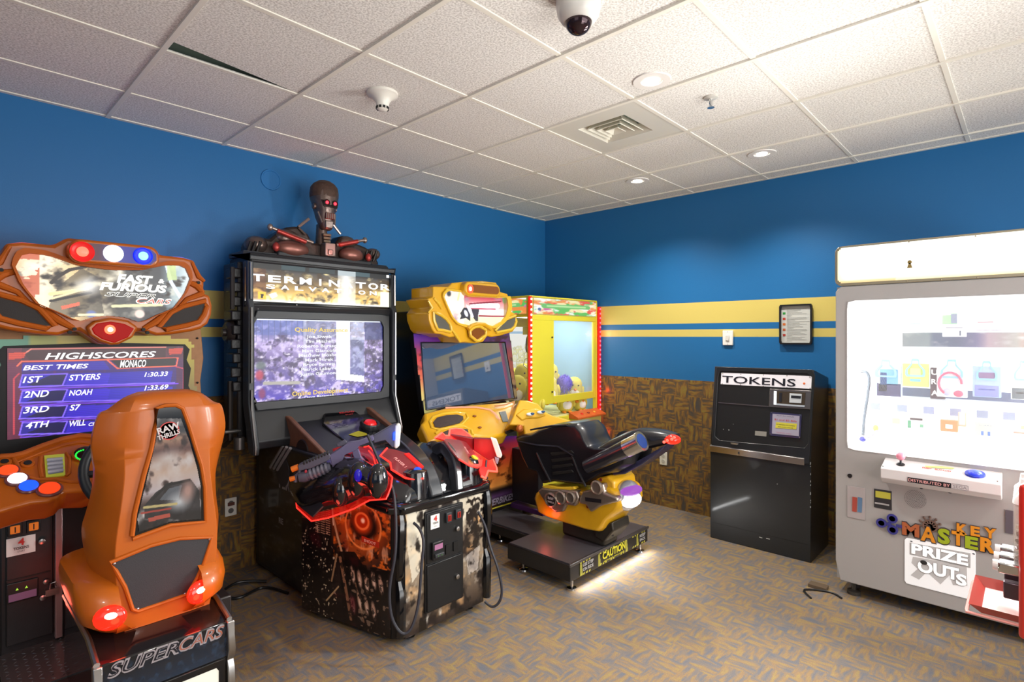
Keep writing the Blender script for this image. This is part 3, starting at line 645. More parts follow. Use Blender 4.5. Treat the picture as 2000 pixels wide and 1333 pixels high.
tk = MB(); pc = CP.off(.015).px(1250, 510); e1 = Vector((1, 0, 0)); e2 = (Vector((0, 1, .55))).normalized()
for k in range(14):
    a = R(100 + k * 14); tk.sph(pc + (e1 * math.cos(a) + e2 * math.sin(a)) * .038, .004, seg=6)
tk.build('gauge_light', glow('gauge_green', '20e040', 1.5), g)
# steering wheel, tilted towards the seat
wc = Vector((-3.925, -.93, .95)); wn = Vector((0, -1, .45)).normalized(); wa = Vector((1, 0, 0)); wb = wn.cross(wa)
sw = MB().tube([wc + (wa * math.cos(R(k * 10)) + wb * math.sin(R(k * 10))) * .17 for k in range(36)], .019, 10, True).build('steering_wheel', mat('wheel_rubber', '1c2026', .45), rc)
MB().cyl(wc + wn * .01, wc - wn * .03, .05).tube([wc - wa * .16, wc, wc + wa * .16], .015, 8).tube([wc, wc - wb * .16], .015, 8).build('wheel_spoke', BLACK, sw)
MB().cyl(wc - wn * .03, wc - wn * .22, .035).build('steering_column', BLACK, rc)
# ---- coin door and lower cabinet
MB().box(-4.33, -3.55, -.62, -.3, .02, .80).build('lower_cabinet', mat('cabinet_vinyl', '131315', .5, bump=.15, bs=400), rc, bev=.008)
lp = PY(-.625).z(0, 960, 3.575)
dr = lp.poly([(20, 215), (365, 130), (385, 990), (10, 1045)]); 
x0, x1 = -4.40 + .07, lp.px(370, 500).x; zt, zb = lp.px(370, 150).z, lp.px(385, 985).z
cdoor = MB().box(-4.31, x1, -.633, -.615, zb, zt).build('coin_door', mat('coin_door_black', '1b1b1d', .45, bump=.2, bs=500), rc, bev=.004)
m = MB(); m.box(-4.31, x1 - .01, -.636, -.63, lp.px(200, 590).z - .003, lp.px(200, 590).z + .003); m.build('door_seam', MBLACK, cdoor)
lq = PY(-.64).z(0, 960, 3.575)
for u, v in ((105, 268), (235, 245)):
    p = lq.px(u, v); g = MB().box(p.x - .024, p.x + .024, -.642, -.633, p.z - .027, p.z + .027).build('coin_slot', BLACK, cdoor, bev=.003)
    MB().box(p.x - .016, p.x + .016, -.647, -.641, p.z - .017, p.z + .017).build('coin_reject', glow('coin_amber', 'c8641a', .8, '7a3a10'), g, bev=.003)
    MB().box(p.x - .002, p.x + .002, -.648, -.646, p.z - .012, p.z + .012).build('slot_opening', MBLACK, g)
p = lq.px(148, 382); g = MB().box(p.x - .047, p.x + .047, -.636, -.632, p.z - .038, p.z + .038).build('price_label', LABELW, cdoor)
MB().text('4', p + Vector((0, -.005, .006)), (1, 0, 0), (0, 0, 1), .028, None, 'C', 0, .04).build('numeral', REDT, g)
MB().text('TOKENS', p + Vector((0, -.005, -.012)), (1, 0, 0), (0, 0, 1), .012, .05, 'C', 0, .02).text('START', p + Vector((0, -.005, -.024)), (1, 0, 0), (0, 0, 1), .007, .024, 'C').build('lettering', DARKT, g)
for u, v, r in ((292, 350, .012), (298, 742, .011), (320, 630, .010)):
    MB().lathe([(r, 0), (r, .008), (r * .5, .010), (.001, .010)], lq.px(u, v), (0, -1, 0), 16).build('lock', ALU, cdoor)
p = lq.px(158, 700); g = MB().box(p.x - .052, p.x + .052, -.642, -.632, p.z - .04, p.z + .045).build('bill_acceptor', BLACK, cdoor, bev=.004)
MB().box(p.x - .045, p.x + .045, -.645, -.641, p.z - .032, p.z - .002).build('bill_label', mat('bill_purple', '6a4a66', .4, emit='6a4a66', es=.25), g)
m = MB()
for dx in (-.018, .012): m.add([(p.x + dx - .005, -.645, p.z + .012), (p.x + dx + .005, -.645, p.z + .012), (p.x + dx, -.645, p.z + .022)], [(0, 1, 2)])
m.build('arrow_light', glow('arrow_green', 'a8d840', 1.2), g)
p = lq.px(385, 690)
MB().box(p.x - .035, p.x + .012, -.66, -.633, p.z - .014, p.z + .014).tube([(p.x - .02, -.65, p.z + .014), (p.x - .018, -.65, p.z + .035), (p.x, -.65, p.z + .04), (p.x + .008, -.65, p.z + .014)], .004, 6).build('padlock', ALU, cdoor)
al = PY(-.63).z(0, 960, 3.575); p = al.px(405, 100); p2 = al.px(415, 980)
MB().box(p.x - .012, p.x + .014, -.65, -.6, p2.z - .02, p.z).build('edge_trim', mat('trim_pinkish', 'a08a88', .35, .7), rc, bev=.003)
# ---- floor plates joining cabinet and seat
DP = mat('diamond_plate', '8a8688', .3, .9)
bs_ = MB().box(-4.25, -3.64, -1.3, -.55, .03, .17).build('base_frame', MBLACK, rc, bev=.006)
pl_ = MB().box(-4.34, -3.58, -1.0, -.62, .17, .176).build('foot_plate', DP, rc)
tr = MB()
for i in range(24):
    for j in range(12):
        x, y = -4.33 + i * .031, -.99 + j * .031; a = R(45 if (i + j) % 2 else -45); d = Vector((math.cos(a), math.sin(a), 0)) * .011; n = Vector((-d.y, d.x, 0)) * .25; c0 = Vector((x + .01, y + .01, .1765))
        tr.add([c0 - d, c0 + n, c0 + d, c0 - n, c0 + Vector((0, 0, .0022))], [(0, 1, 4), (1, 2, 4), (2, 3, 4), (3, 0, 4)])
tr.build('tread_pattern', DP, pl_)
# ---- seat pedestal
PYS = -1.555
xr, xl = -3.745, -4.157
fr = Vector((0, 0, 0))
MB().yz([(PYS, .02), (PYS, .435), (-1.42, .475), (-.95, .475), (-.9, .02)], xl, xr).build('seat_pedestal', GBLACK, rc, bev=.008)
MB().box(-4.05, -3.82, -1.42, -1.02, .46, .52).build('seat_mount', BLACK, rc, bev=.02)
MB().box(xr - .02, xr + .10, -1.30, -.90, .02, .42).build('side_step', mat('step_black', '221c1c', .35), rc, bev=.006)
Z6 = (100, 1080, 5.263); pp = PY(PYS - .004).z(*Z6)
for x, sg in ((xl, -1), (xr, 1)):
    trim = MB(); trim.yz([(PYS - .014, .44), (PYS - .02, .39), (PYS - .03, .34), (PYS - .02, .31), (PYS - .006, .295), (PYS - .02, .27), (PYS - .026, .2), (PYS - .018, .1), (PYS - .01, .02), (PYS + .012, .02), (PYS + .012, .44)], x - .012, x + .014); trim.build('corner_trim', ALU, rc, bev=.003); MB().tube([(x, PYS, .445), (x, -1.42, .482), (x, -.95, .48)], .01, 8).build('top_rail', ALU, rc)
c = Cv(90, .35, '16202c'); c.grad([(0, '1c2a3c'), (.6, '131a24'), (1, '0e1116')]).noise('35506e', 20, 6, 4, .55, .8, .5)
zq = pp.px(450, 1180).z; zw = pp.px(900, 1200).z
g = c.mesh('name_panel', artmat('art_gloss', 0, .15, .5), rc, (xl + .014, PYS - .003, .31), (xr - .012, PYS - .003, .31), (xl + .014, PYS - .003, .435))
tz = pp.px(575, 1300).z; w1 = pp.px(1300, 980).x; w0 = pp.px(575, 1290).x; w2 = pp.px(1780, 800).x; hh = .046
def outl(s, x, w, m1, m2, nm):
    MB().text(s, (x, PYS - .004, tz), (1, 0, 0), (0, 0, 1), hh, w, 'L', .3, .045).build(nm, m1, g)
    MB().text(s, (x + .002, PYS - .0055, tz + .003), (1, 0, 0), (0, 0, 1), hh * .87, w * .985, 'L', .3, -.012).build(nm, m2, g)
outl('SUPER', w0, w1 - w0 + .004, mat('outline_silver', 'a8a2a8', .3, .4), mat('letter_dark', '1a1a22', .3), 'lettering')
outl('CARS', w1 + .003, w2 - w1 - .003, mat('outline_silver', 'a8a2a8', .3, .4), mat('letter_rust', '9a5a48', .35), 'lettering')
g = MB().box(xl + .035, xr - .035, PYS - .004, PYS, .05, .285).build('lit_window', glow('window_cream', 'f0ead4', .85, '888888'), rc)
MB().text('raw', (xr - .13, PYS - .006, .19), (1, 0, 0), (0, 0, 1), .018, .05, 'L', .3, .02).text('tt', (xr - .075, PYS - .006, .215), (1, 0, 0), (0, 0, 1), .014, .025, 'L', .3, .02).build('lettering', mat('script_print', '5a4440', .5), g)
MB().ring((0, -1, 0), ((xl + xr) / 2, PYS, .17), [(xl + .016, PYS - .002, .035), (xr - .016, PYS - .002, .035), (xr - .016, PYS - .002, .305), (xl + .016, PYS - .002, .305)], [(xl + .04, PYS - .002, .055), (xr - .04, PYS - .002, .055), (xr - .04, PYS - .002, .28), (xl + .04, PYS - .002, .28)], (0, -.008, 0)).build('window_frame', GBLACK, rc, bev=.002)
# ---- seat shell
SX = -3.915
def sec(z, wr, ws, yr, yf, wi=.04):
    ym = yr * .35 + yf * .65
    o = [(-wr, yr), (-wr * .5, yr - .004), (wr * .5, yr - .004), (wr, yr), (wr + (ws - wr) * .55, yr * .75 + yf * .25), (ws, ym), (ws * .99, yf), (ws - wi, yf + .012), (ws - wi - .015, ym + .03), (wr * .7, yr + .07), (-wr * .7, yr + .07), (-ws + wi + .015, ym + .03), (-ws + wi, yf + .012), (-ws * .99, yf), (-ws, ym), (-wr - (ws - wr) * .55, yr * .75 + yf * .25)]
    return [Vector((SX + x, y, z)) for x, y in o]
S = [sec(1.318, .06, .085, -1.38, -1.35, .01), sec(1.30, .10, .13, -1.41, -1.35, .02), sec(1.262, .12, .175, -1.425, -1.34, .03), sec(1.245, .125, .205, -1.428, -1.34), sec(1.17, .135, .222, -1.43, -1.33), sec(1.11, .14, .22, -1.43, -1.31),
     sec(1.03, .14, .208, -1.43, -1.28), sec(.94, .148, .205, -1.43, -1.22), sec(.86, .158, .212, -1.43, -1.17), sec(.80, .165, .222, -1.43, -1.15), sec(.74, .168, .218, -1.43, -1.14), sec(.66, .165, .205, -1.432, -1.14), sec(.58, .158, .19, -1.432, -1.14), sec(.47, .14, .17, -1.432, -1.14)]
S = [list(q) for q in zip(*[cr(list(col), 3, False) for col in zip(*S)])]
seat = MB().loft(S).build('seat_shell', ORANGE, rc, sm=28, bev=.006)
def bs2(z, wx, y0, y1, r):
    q = rrect(-wx, wx, y0, y1, r, 6); q = q[:21] + [(-.14, y0 - .004), (-.12, -1.40), (.12, -1.40), (.14, y0 - .004)] + q[21:] if False else q
    q = q[:21] + [(-.150, y0 + .002), (-.135, max(y0, -1.415)), (.135, max(y0, -1.415)), (.150, y0 + .002)] + q[21:]
    return [Vector((SX - .032 + x * .93, y, z)) for x, y in q]
MB().loft([bs2(.472, .15, -1.42, -1.05, .08), bs2(.49, .20, -1.47, -1.0, .10), bs2(.53, .245, -1.50, -.96, .11), bs2(.58, .258, -1.50, -.93, .12), bs2(.62, .26, -1.47, -.92, .12), bs2(.648, .255, -1.42, -.92, .12), bs2(.655, .23, -1.38, -.95, .10)]).build('seat_pan', ORANGE, rc, sm=50)
# back inserts
Z2 = (0, 840, 2.704); bk = PY(-1.437).z(*Z2)
up_ = [bk.px(*t) for t in ((826, -113), (870, -128), (930, -130), (966, -112), (1000, -20), (1030, 80), (1065, 190), (1082, 300), (1085, 485), (900, 505), (700, 578), (698, 560), (712, 440), (760, 240), (800, 100), (818, 0))]
g = MB().slab(up_, (0, .012, 0)).build('back_panel', GBLACK, seat)
MB().tube(up_, .008, 8, True).build('panel_rim', RIMO, g)
ar = [bk.off(.003).px(*t) for t in ((830, -60), (955, -60), (1000, 60), (1040, 200), (1060, 300), (1062, 470), (900, 485), (735, 540), (725, 470), (790, 200), (822, 60))]
def bp2(u, v):
    p = bk.px(u, v); return ((p.x - min(q.x for q in ar)) / (max(q.x for q in ar) - min(q.x for q in ar)), (p.z - min(q.z for q in ar)) / (max(q.z for q in ar) - min(q.z for q in ar)))
c = Cv(130, 1.5); c.grad([(0, '08080a'), (.16, '17171a'), (.24, '5a4038'), (.34, 'e8d6d8'), (.5, 'f0ccb4'), (.62, 'c89a84'), (.7, '76504a'), (.8, 'd0a080'), (.86, '3a3a40'), (1, '1a1a1e')])
c.noise('fff0ea', 5, 7, 11, .45, .7, .6).noise('3a2420', 7, 10, 12, .56, .7, .7)
c.poly([bp2(*t) for t in ((760, 400), (820, 330), (900, 275), (1010, 265), (1050, 320), (1060, 470), (760, 470))], '16161a', .8).line([bp2(*t) for t in ((800, 370), (880, 290), (1000, 265))], .035, '0c0c0e')
c.poly([bp2(*t) for t in ((840, 370), (890, 310), (960, 290), (940, 370))], '8a929c', .7).ell(*bp2(945, 380), .25, .12, 'ffffff', .9, .9).ell(*bp2(990, 320), .16, .14, 'e8b4a4', .9, .8).line([bp2(760, 410), bp2(930, 390)], .03, 'f0d890').line([bp2(745, 440), bp2(900, 415)], .02, 'd04a3a')
c.poly([bp2(*t) for t in ((780, 465), (895, 440), (898, 460), (785, 485))], 'e0604a').ell(*bp2(880, 150), .3, .1, 'fff4ee', .8, 1, 10)
arton(c, 'back_art', artmat('art_seatback', .5, .2), g, ar, off=.001)
m = MB(); t3 = bk.off(.006)
p = t3.px(893, 5); MB().lathe([(.034, 0), (.034, .001), (.03, .001), (.03, 0)], p, (0, -1, 0), 24).build('badge_ring', mat('badge_red', 'b03030', .4), g)
m.text('RAW', p + Vector((0, -.003, 0)), (1, 0, .25), (-.25, 0, 1), .024, .075, 'C', 0, .03).text('THRILLS', p + Vector((.0, -.003, -.022)), (1, 0, .25), (-.25, 0, 1), .017, .075, 'C', 0, .03).build('lettering', mat('badge_grey', 'c0b6b6', .4), g)
lo_ = [bk.px(*t) for t in ((582, 702), (800, 612), (950, 575), (1118, 568), (1078, 700), (1040, 785), (985, 872), (730, 960), (700, 950), (660, 830), (612, 745))]
g = MB().slab(lo_, (0, .012, 0)).build('lower_back_panel', mat('panel_charcoal', '2b2d31', .55, bump=.3, bs=500), seat)
MB().tube(lo_, .007, 8, True).build('panel_rim', RIMO, g)
m = MB()
for u, v in ((605, 708), (1108, 578), (728, 948), (978, 868)): m.sph(bk.off(.002).px(u, v), .005, .002, .005, 8)
m.bsplit('screw', ALU, g)
for u, v, y, n in ((585, 1000, -1.50, (-.45, -1, .1)), (1058, 862, -1.49, (.4, -1, .1))):
    p = PY(y).z(*Z2).px(u, v); rot = Vector(n).to_track_quat('Y', 'Z').to_matrix()
    g = MB().sph(p + Vector((0, .012, 0)), .05, .022, .042, 20, rot).build('tail_light', mat('tail_red', 'c01408', .15, emit='ff2410', es=1.6, coat=.5), rc)
    MB().sph(p + Vector((0, -.004, .012)), .02, .012, .012, 14, rot).build('tail_bulb', glow('tail_core', 'ffc8b0', 5), g)
    point('tail_lamp_glow', p + Vector((0, -.06, -.03)), .5, (1, .08, .03), .03)
point('footwell_lamp_glow', (-4.2, -.9, .45), .8, (1, .12, .08), .05)
point('light_bar_glow_blue', (-3.6, -.5, 1.98), .9, (.1, .15, 1), .05); point('light_bar_glow_red', (-4.25, -.5, 1.98), .7, (1, .1, .08), .05)
# ---------------------------------------------------------------- robot shooting machine (second from left)
CXT = -2.722
ro = thing('shooting_arcade_machine', 'tall black shooting arcade machine topped by a metal robot bust, with a gun pedestal', 'arcade machine', (CXT, -.8, 0))
HX0, HX1, YF = -3.245, -2.205, -.40
HULL = mat('hull_black', '24262a', .42, bump=.12, bs=300); HULL2 = mat('hull_grey', '33373b', .4)
Z3 = (430, 330, 4.3); Z4 = (430, 580, 4.1666); mp = PY(YF).z(*Z3); sp = PY(YF).z(*Z4)
zt = mp.px(245, 690).z; zb = sp.px(200, 1240).z; zmar_t = mp.px(800, 880).z; zmar_b = mp.px(300, 1112).z
zs_t = sp.px(252, 178).z; zs_b = sp.px(252, 862).z; xs0 = sp.px(255, 500).x; xs1 = sp.px(1320, 500).x
# side profile of the hood
MB().yz([(-.06, zt - .02), (YF + .02, zt), (YF + .0, zt - .05), (YF + .03, zmar_t), (YF + .03, zmar_b), (YF - .02, zmar_b - .02), (YF + .02, zs_t), (YF + .02, zs_b), (YF + .0, zs_b - .05), (YF - .10, zb + .05), (YF - .09, zb), (YF + .05, zb + .02), (-.06, zb + .02)], HX0 + .03, HX1 - .03).build('hood', HULL, ro, bev=.008)
MB().yz([(YF - .035, zt - .025), (YF - .03, zt - .055), (YF + .07, zt - .005), (YF + .06, zt + .012), (-.1, zt + .012), (-.1, zt - .02)], HX0 + .01, HX1 - .01).build('top_cap', HULL2, ro, bev=.01)
# side columns with bolts, rails and vents
for sg, x in ((-1, HX0), (1, HX1)):
    d = sg
    MB().yz([(YF - .03, zt - .06), (YF - .03, zmar_b), (YF - .045, zmar_b - .03), (YF - .04, zs_b), (YF - .12, zb + .02), (YF - .11, zb - .03), (YF - .04, zb - .02), (YF + .05, zs_b), (YF + .05, zt - .06)], x, x - d * .035).build('side_frame', HULL2, ro, bev=.006)
    MB().tube([(x - d * .016, YF - .04, zt - .07), (x - d * .016, YF - .042, zmar_b + .01)], .008, 8).build('silver_rail', ALU, ro)
    MB().tube([(x - d * .016, YF - .05, zmar_b - .04), (x - d * .016, YF - .05, zs_b + .12)], .008, 8).build('silver_rail', ALU, ro)
    MB().tube([(x - d * .016, YF - .05, zs_b + .08), (x - d * .016, YF - .05, zs_b - .03), (x - d * .012, YF - .12, zb + .02), (x - d * .012, YF - .115, zb - .02)], .008, 8).build('silver_rail', ALU, ro)
m = MB(); m.box(HX0 - .02, HX0 + .03, -.33, -.10, zb + .05, zt - .06)
for k in range(9): m.box(HX0 - .05 - .01 * (k % 2), HX0, -.34, -.22 - .03 * (k % 3), zt - .16 - k * .085, zt - .10 - k * .085)
m.build('side_machinery', mat('side_relief', '1b1a1c', .35, bump=.6, bs=40), ro, bev=.008)
MB().lathe([(.001, .03), (.05, .035), (.07, .02), (.08, 0)], (HX0 - .03, -.25, 1.55), (-1, 0, 0), 24).lathe([(.001, .05), (.02, .05), (.025, .03), (.03, 0)], (HX0 - .03, -.25, 1.55), (-1, 0, 0), 16).build('side_hub', mat('hub_brown', '2e2622', .4), ro)
MB().tube([(HX0 - .05, -.3, zb + .4), (HX0 - .05, -.3, zb + .05), (HX0 - .05, -.2, zb - .0)], .016, 8).tube([(HX0 - .06, -.36, zt - .1), (HX0 - .06, -.36, zt - .35)], .014, 8).bsplit('side_pipe', mat('pipe_dark', '3a3634', .35, .6), ro)
MB().cyl((HX0 - .09, -.32, zb + .10), (HX0 - .0, -.32, zb + .10), .012).cyl((HX0 - .03, -.38, zb + .0), (HX0 - .03, -.38, zb + .07), .03).bsplit('side_bolt', mat('bolt_steel', '62605e', .35, .7), ro)
# marquee
a, b_, u_ = Vector((mp.px(210, 900).x, YF + .004, zmar_b)), Vector((mp.px(1448, 900).x, YF + .004, zmar_b)), Vector((mp.px(210, 900).x, YF + .004, zt - .065))
Wd, Ht = b_.x - a.x, u_.z - a.z
def mu(u, v):
    p = mp.px(u, v); return ((p.x - a.x) / Wd, (p.z - a.z) / Ht)
c = Cv(240, Ht / Wd); c.grad([(0, 'fff2c8'), (.1, 'ffe6a0'), (.3, 'c8a050'), (.6, '6a5434'), (.8, '4a4440'), (.87, '1a1a1e'), (1, '0e1012')])
c.noise('3a2a14', 22, 9, 21, .5, .68, .8).noise('ffe9a8', 16, 7, 22, .56, .75, .7 ).mix((c.X < .12) * .5, '5a2a14')
yy = c.Y
for k in range(7): c.ringe((k + .5) * .13, .02, .05, .28, .25, 'e8b858', .5)
c.mix((yy > .85) * 1.0, '101214'); c.mix(((yy > .87) & (c.X > .21) & (c.X < .36)) * .8, '2f4a50').mix(((yy > .87) & (c.X > .385) & (c.X < .56)) * .6, '34484c').mix(((yy > .86) & (c.X > .58) & (c.X < .71)) * .9, 'b8c4c8').mix(((yy > .87) & (c.X > .71) & (c.X < .82)) * .7, '4a6a74')
c.mix(((yy < .85) & (c.X > .58) & (c.X < .71)) * np.clip(.9 - abs(c.X - .64) * 6, 0, 1), 'f8f8f4').mix((yy < .08) * np.clip(1 - yy / .08, 0, 1), 'ffffff')
c.poly([mu(320, 1030), mu(388, 1035), mu(386, 1092), mu(320, 1090)], 'f0c030').poly([mu(340, 1050), mu(370, 1050), mu(362, 1085), mu(345, 1085)], '1a140c').poly([mu(410, 1055), mu(470, 1035), mu(488, 1070), mu(435, 1092)], 'fff0e4')
c.poly([mu(225, 1030), mu(285, 1035), mu(280, 1080), mu(225, 1080)], '3a2418').poly([mu(1350, 1035), mu(1435, 1040), mu(1430, 1165), mu(1345, 1160)], 'fffbe0').poly([mu(1398, 870), mu(1458, 875), mu(1455, 918), mu(1400, 912)], 'ffffff')
art = c.mesh('marquee', artmat('art_robot_marquee', 1.35), ro, a, b_, u_)
TW = glow('white_letters', 'ffffff', 1.5); m = MB(); q = PY(YF + .001).z(*Z3)
zl = mp.px(300, 938).z
def spread(m, s, x0, x1, z, h, plane_y, wk=.62, bold=.03):
    n = len(s); st = (x1 - x0) / n
    for i, ch in enumerate(s):
        if ch != ' ': m.text(ch, (x0 + st * (i + .5), plane_y, z), (1, 0, 0), (0, 0, 1), h, st * (wk if ch != 'I' else .16), 'C', 0, bold)
spread(m, 'TERMINATOR', mp.px(245, 900).x, mp.px(1435, 950).x, mp.px(255, 938).z, (mp.px(255, 868).z - mp.px(255, 938).z) * .86, YF, .80)
spread(m, 'SALVATION', mp.px(360, 980).x, mp.px(1330, 1020).x, mp.px(380, 1004).z, mp.px(380, 961).z - mp.px(380, 998).z, YF, .62)
m.build('lettering', TW, art)
MB().box(mp.px(210, 900).x, mp.px(1448, 900).x, YF - .004, YF + .02, zmar_b - .035, zmar_b - .004).build('marquee_sill', GBLACK, ro, bev=.003)
for u in (315, 640): p = mp.px(u, 1160); MB().box(p.x - .003, p.x + .003, YF - .008, YF - .003, p.z - .014, p.z + .014).build('clip', WHITEP, ro)
# screen
MB().ring((0, -1, 0), ((xs0 + xs1) / 2, YF, (zs_t + zs_b) / 2), [(HX0 + .045, YF - .0, zs_b - .05), (HX1 - .045, YF, zs_b - .05), (HX1 - .045, YF, zs_t + .05), (HX0 + .045, YF, zs_t + .05)], [(xs0, YF, zs_b), (xs1, YF, zs_b), (xs1, YF, zs_t), (xs0, YF, zs_t)], (0, -.018, 0)).build('screen_bezel', HULL2, ro, bev=.004)
MB().ring((0, -1, 0), ((xs0 + xs1) / 2, YF, (zs_t + zs_b) / 2), [(xs0 - .012, YF - .01, zs_b - .012), (xs1 + .012, YF - .01, zs_b - .012), (xs1 + .012, YF - .01, zs_t + .012), (xs0 - .012, YF - .01, zs_t + .012)], [(xs0, YF, zs_b), (xs1, YF, zs_b), (xs1, YF, zs_t), (xs0, YF, zs_t)], (0, -.014, 0)).build('screen_gasket', GBLACK, ro)
A, B, Cc = Vector((xs0, YF - .001, zs_b)), Vector((xs1, YF - .001, zs_b)), Vector((xs0, YF - .001, zs_t)); W, Hh = xs1 - xs0, zs_t - zs_b
def su(u, v):
    p = sp.px(u, v); return ((p.x - A.x) / W, (p.z - A.z) / Hh)
c = Cv(200, Hh / W); c.grad([(0, '4a3ab8'), (.2, '5a4aa0'), (.45, '6a5a9a'), (.7, 'a08cc4'), (.85, '5a60a0'), (1, '6a74b4')])
c.noise('c8b8e8', 24, 18, 31, .48, .62, .7).noise('3a2c5c', 26, 16, 32, .52, .66, .8).noise('e8e0f4', 40, 30, 37, .6, .75, .7)
c.mix(((c.Y > .8) & (c.X < .36)) * .55, '5a6ab8')
for k in range(9): c.mix((abs(c.X - .03 - k * .04) < .004) * (c.Y > .72) * .5, '3a4478')
c.mix((abs(c.X - .365) < .012) * (c.Y > .22) * .5, 'c8ccd8').mix(((c.X > .37) & (c.X < .6) & (c.Y > .78)) * .5, '787c98')
c.mix((c.X > .60) * (c.X < .72) * (c.Y > .22) * .93, 'eef0f6').mix((c.X > .72) * (c.X < .84) * (c.Y > .25) * (c.Y < .78) * .4, '5a78a0').mix((c.X > .6) * (c.X < .84) * (c.Y < .30 - (c.X - .6) * .25) * (c.Y > .21 - (c.X - .6) * .25) * .9, 'f4f4fa').mix(((c.X > .72) * (c.X < .84) * (c.Y > .74)) * .5, 'f0f2f8')
c.mix((c.X > .84) * (c.Y > .74) * .75, '28306c').mix((c.X > .84) * (c.Y < .74) * (fbm(c.X, c.Y, 40, 30, 9) > .5) * .5, '2c2444')
c.ell(*su(330, 560), .045, .07, '4a5a58', .8, .5).ell(*su(320, 640), .035, .08, 'b02a4a', .9, .5).ell(*su(340, 790), .03, .08, '8a2a5a', .8, .5).line([su(360, 705), su(640, 700)], .02, 'a8a49c', .8).poly([su(760, 740), su(800, 650), (su(870, 730))], '34287a', .7)
c.line([(0, .995), (1, .995)], .006, 'e8f0ff')
art = c.mesh('screen', artmat('art_robot_screen', 1.15), ro, A, B, Cc)
YEL = glow('credit_yellow', 'f0d060', 1.1); m = MB(); m2 = MB(); q = PY(YF - .003).z(*Z4)
def ct(mb, s, uc, v, hpx, wpx):
    p = q.px(uc, v); h = (q.px(uc, v - hpx) - p).length; w = q.px(uc + wpx / 2, v).x - q.px(uc - wpx / 2, v).x; mb.text(s, p, (1, 0, 0), (0, 0, 1), h, w, 'C', 0, .02)
ct(m, 'Quality Assurance', 830, 285, 34, 430); ct(m, 'Online Development', 822, 790, 36, 455); m.build('lettering', YEL, art)
for s, v, w in (('Joe Siwek', 336, 210), ('Tim Mitchell', 374, 230), ('Roberto Buraschi', 412, 350), ('Matt Giancola', 450, 280), ('Matthew Mosher', 486, 330), ('Mark Hirek', 524, 230), ('Bruce Barrett', 560, 260), ('Patrick Labarre', 598, 290), ('Justin Gaumond', 636, 310), ('Dave Bateman', 822, 240)):
    ct(m2, s, 808, v, 25, w)
m2.build('lettering', glow('credit_white', 'f4f4fc', 1.1), art)
# ---- lower column and bridge
BRN = mat('bridge_print', '7a5440', .45, var=.45, vs=14)
c = Cv(80, 2.2, '0f0f11'); c.noise('3a3a40', 8, 18, 41, .55, .75, .8).noise('5a5a60', 14, 30, 42, .64, .8, .7)
MB().box(-3.05, -2.42, -.95, -.06, .03, .86).build('rear_column', HULL, ro, bev=.01)
g = c.mesh('side_print', artmat('print_satin', 0, .3, .3), ro, (-3.052, -.12, .06), (-3.052, -.92, .06), (-3.052, -.12, .84))
m = MB(); m.text('TERMINATOR', (-3.054, -.40, .60), (0, -1, .0), (0, 0, 1), .075, .62, 'L', 0, .03).text('RE', (-3.054, -.42, .38), (0, -1, 0), (0, 0, 1), .035, .06, 'L', 0, .03); m.build('lettering', mat('print_silver', '9a9a9c', .4), g)
for k in range(3): MB().tube([(-3.056, -.30 - .05 * k, .70), (-3.056, -.48 - .05 * k, .86)], .010, 6).build('print_stripe', mat('print_silver', '9a9a9c', .4), g)
# bridge between screen and pedestal
Bz = [(-.34, 1.04), (-.46, 1.03), (-1.10, .80), (-1.10, .45), (-.34, .45)]
br = MB().yz(Bz, -3.02, -2.99).yz(Bz, -2.45, -2.42).box(-3.0, -2.44, -1.1, -.3, .45, .80).bsplit('bridge_side', BRN, ro, bev=.006)
dk = MB().slab([(-3.0, -.42, 1.0), (-2.44, -.42, 1.0), (-2.44, -1.12, .80), (-3.0, -1.12, .80)], (0, 0, -.05)).build('bridge_deck', HULL, ro, bev=.004)
MB().lathe([(.001, .006), (.075, .006), (.08, .0)], (-3.02, -.66, .84), (-1, 0, 0), 24).build('side_recess', mat('recess_print', '2a1c1a', .5, var=.5, vs=40), ro)
for y in (-.7,): MB().lathe([(.001, .0), (.09, .0), (.09, .006), (.075, .006)], (-3.05, -.47, .70), (-1, 0, 0), 24).build('fan_grille', mat('grille_grey', '3a3a3c', .5), ro)
# red start dome with knurled collar
bp = Pl((-2.72, -.62, .96), (0, -.35, 1)); bp.reg = (540, 780, 5.554); p = bp.px(1010, 300)
e = bp.n
MB().slab([bp.px(*t) for t in ((520, 150), (860, 130), (1120, 330), (1130, 420), (790, 500), (500, 260))], e * -.06).build('control_box', GBLACK, ro, bev=.008)
g = MB().lathe([(.062, 0), (.066, .02), (.058, .035), (.045, .03), (.045, .0)], p, e, 28).build('button_collar', mat('collar_dark', '35373a', .3, .4, bump=.8, bs=80), ro)
MB().lathe([(.043, .0), (.043, .022), (.034, .038), (.001, .044)], p, e, 28).build('start_button', mat('red_dome', 'c01c20', .25, emit='d01a1a', es=.55, coat=.4), ro)
pt = bp.off(.003); g = MB().flat([pt.px(*t) for t in ((780, 385), (890, 345), (975, 370), (990, 390), (880, 410))]).build('warning_sticker', mat('sticker_yellow', 'a8a020', .5), ro)
m = MB(); p = pt.px(770, 150); m.text('RELOAD', p, (1, 0, 0), (0, 1, .35), .022, .11, 'C', .1, .03).text('START', p - Vector((0, .03, .01)), (1, 0, 0), (0, 1, .35), .012, .06, 'C', .1, .02); m.build('lettering', mat('print_red_bright', 'c03030', .5), ro)
m = MB(); p = pt.px(640, 260)
for k in range(4): m.text('SHOOT TO PLAY', p - Vector((-.008 * k, .018 * k, .006 * k)), (1, 0, 0), (0, 1, .35), .009, .075, 'C', .1, .01)
m.build('lettering', mat('print_grey', '8a8a94', .5), ro)
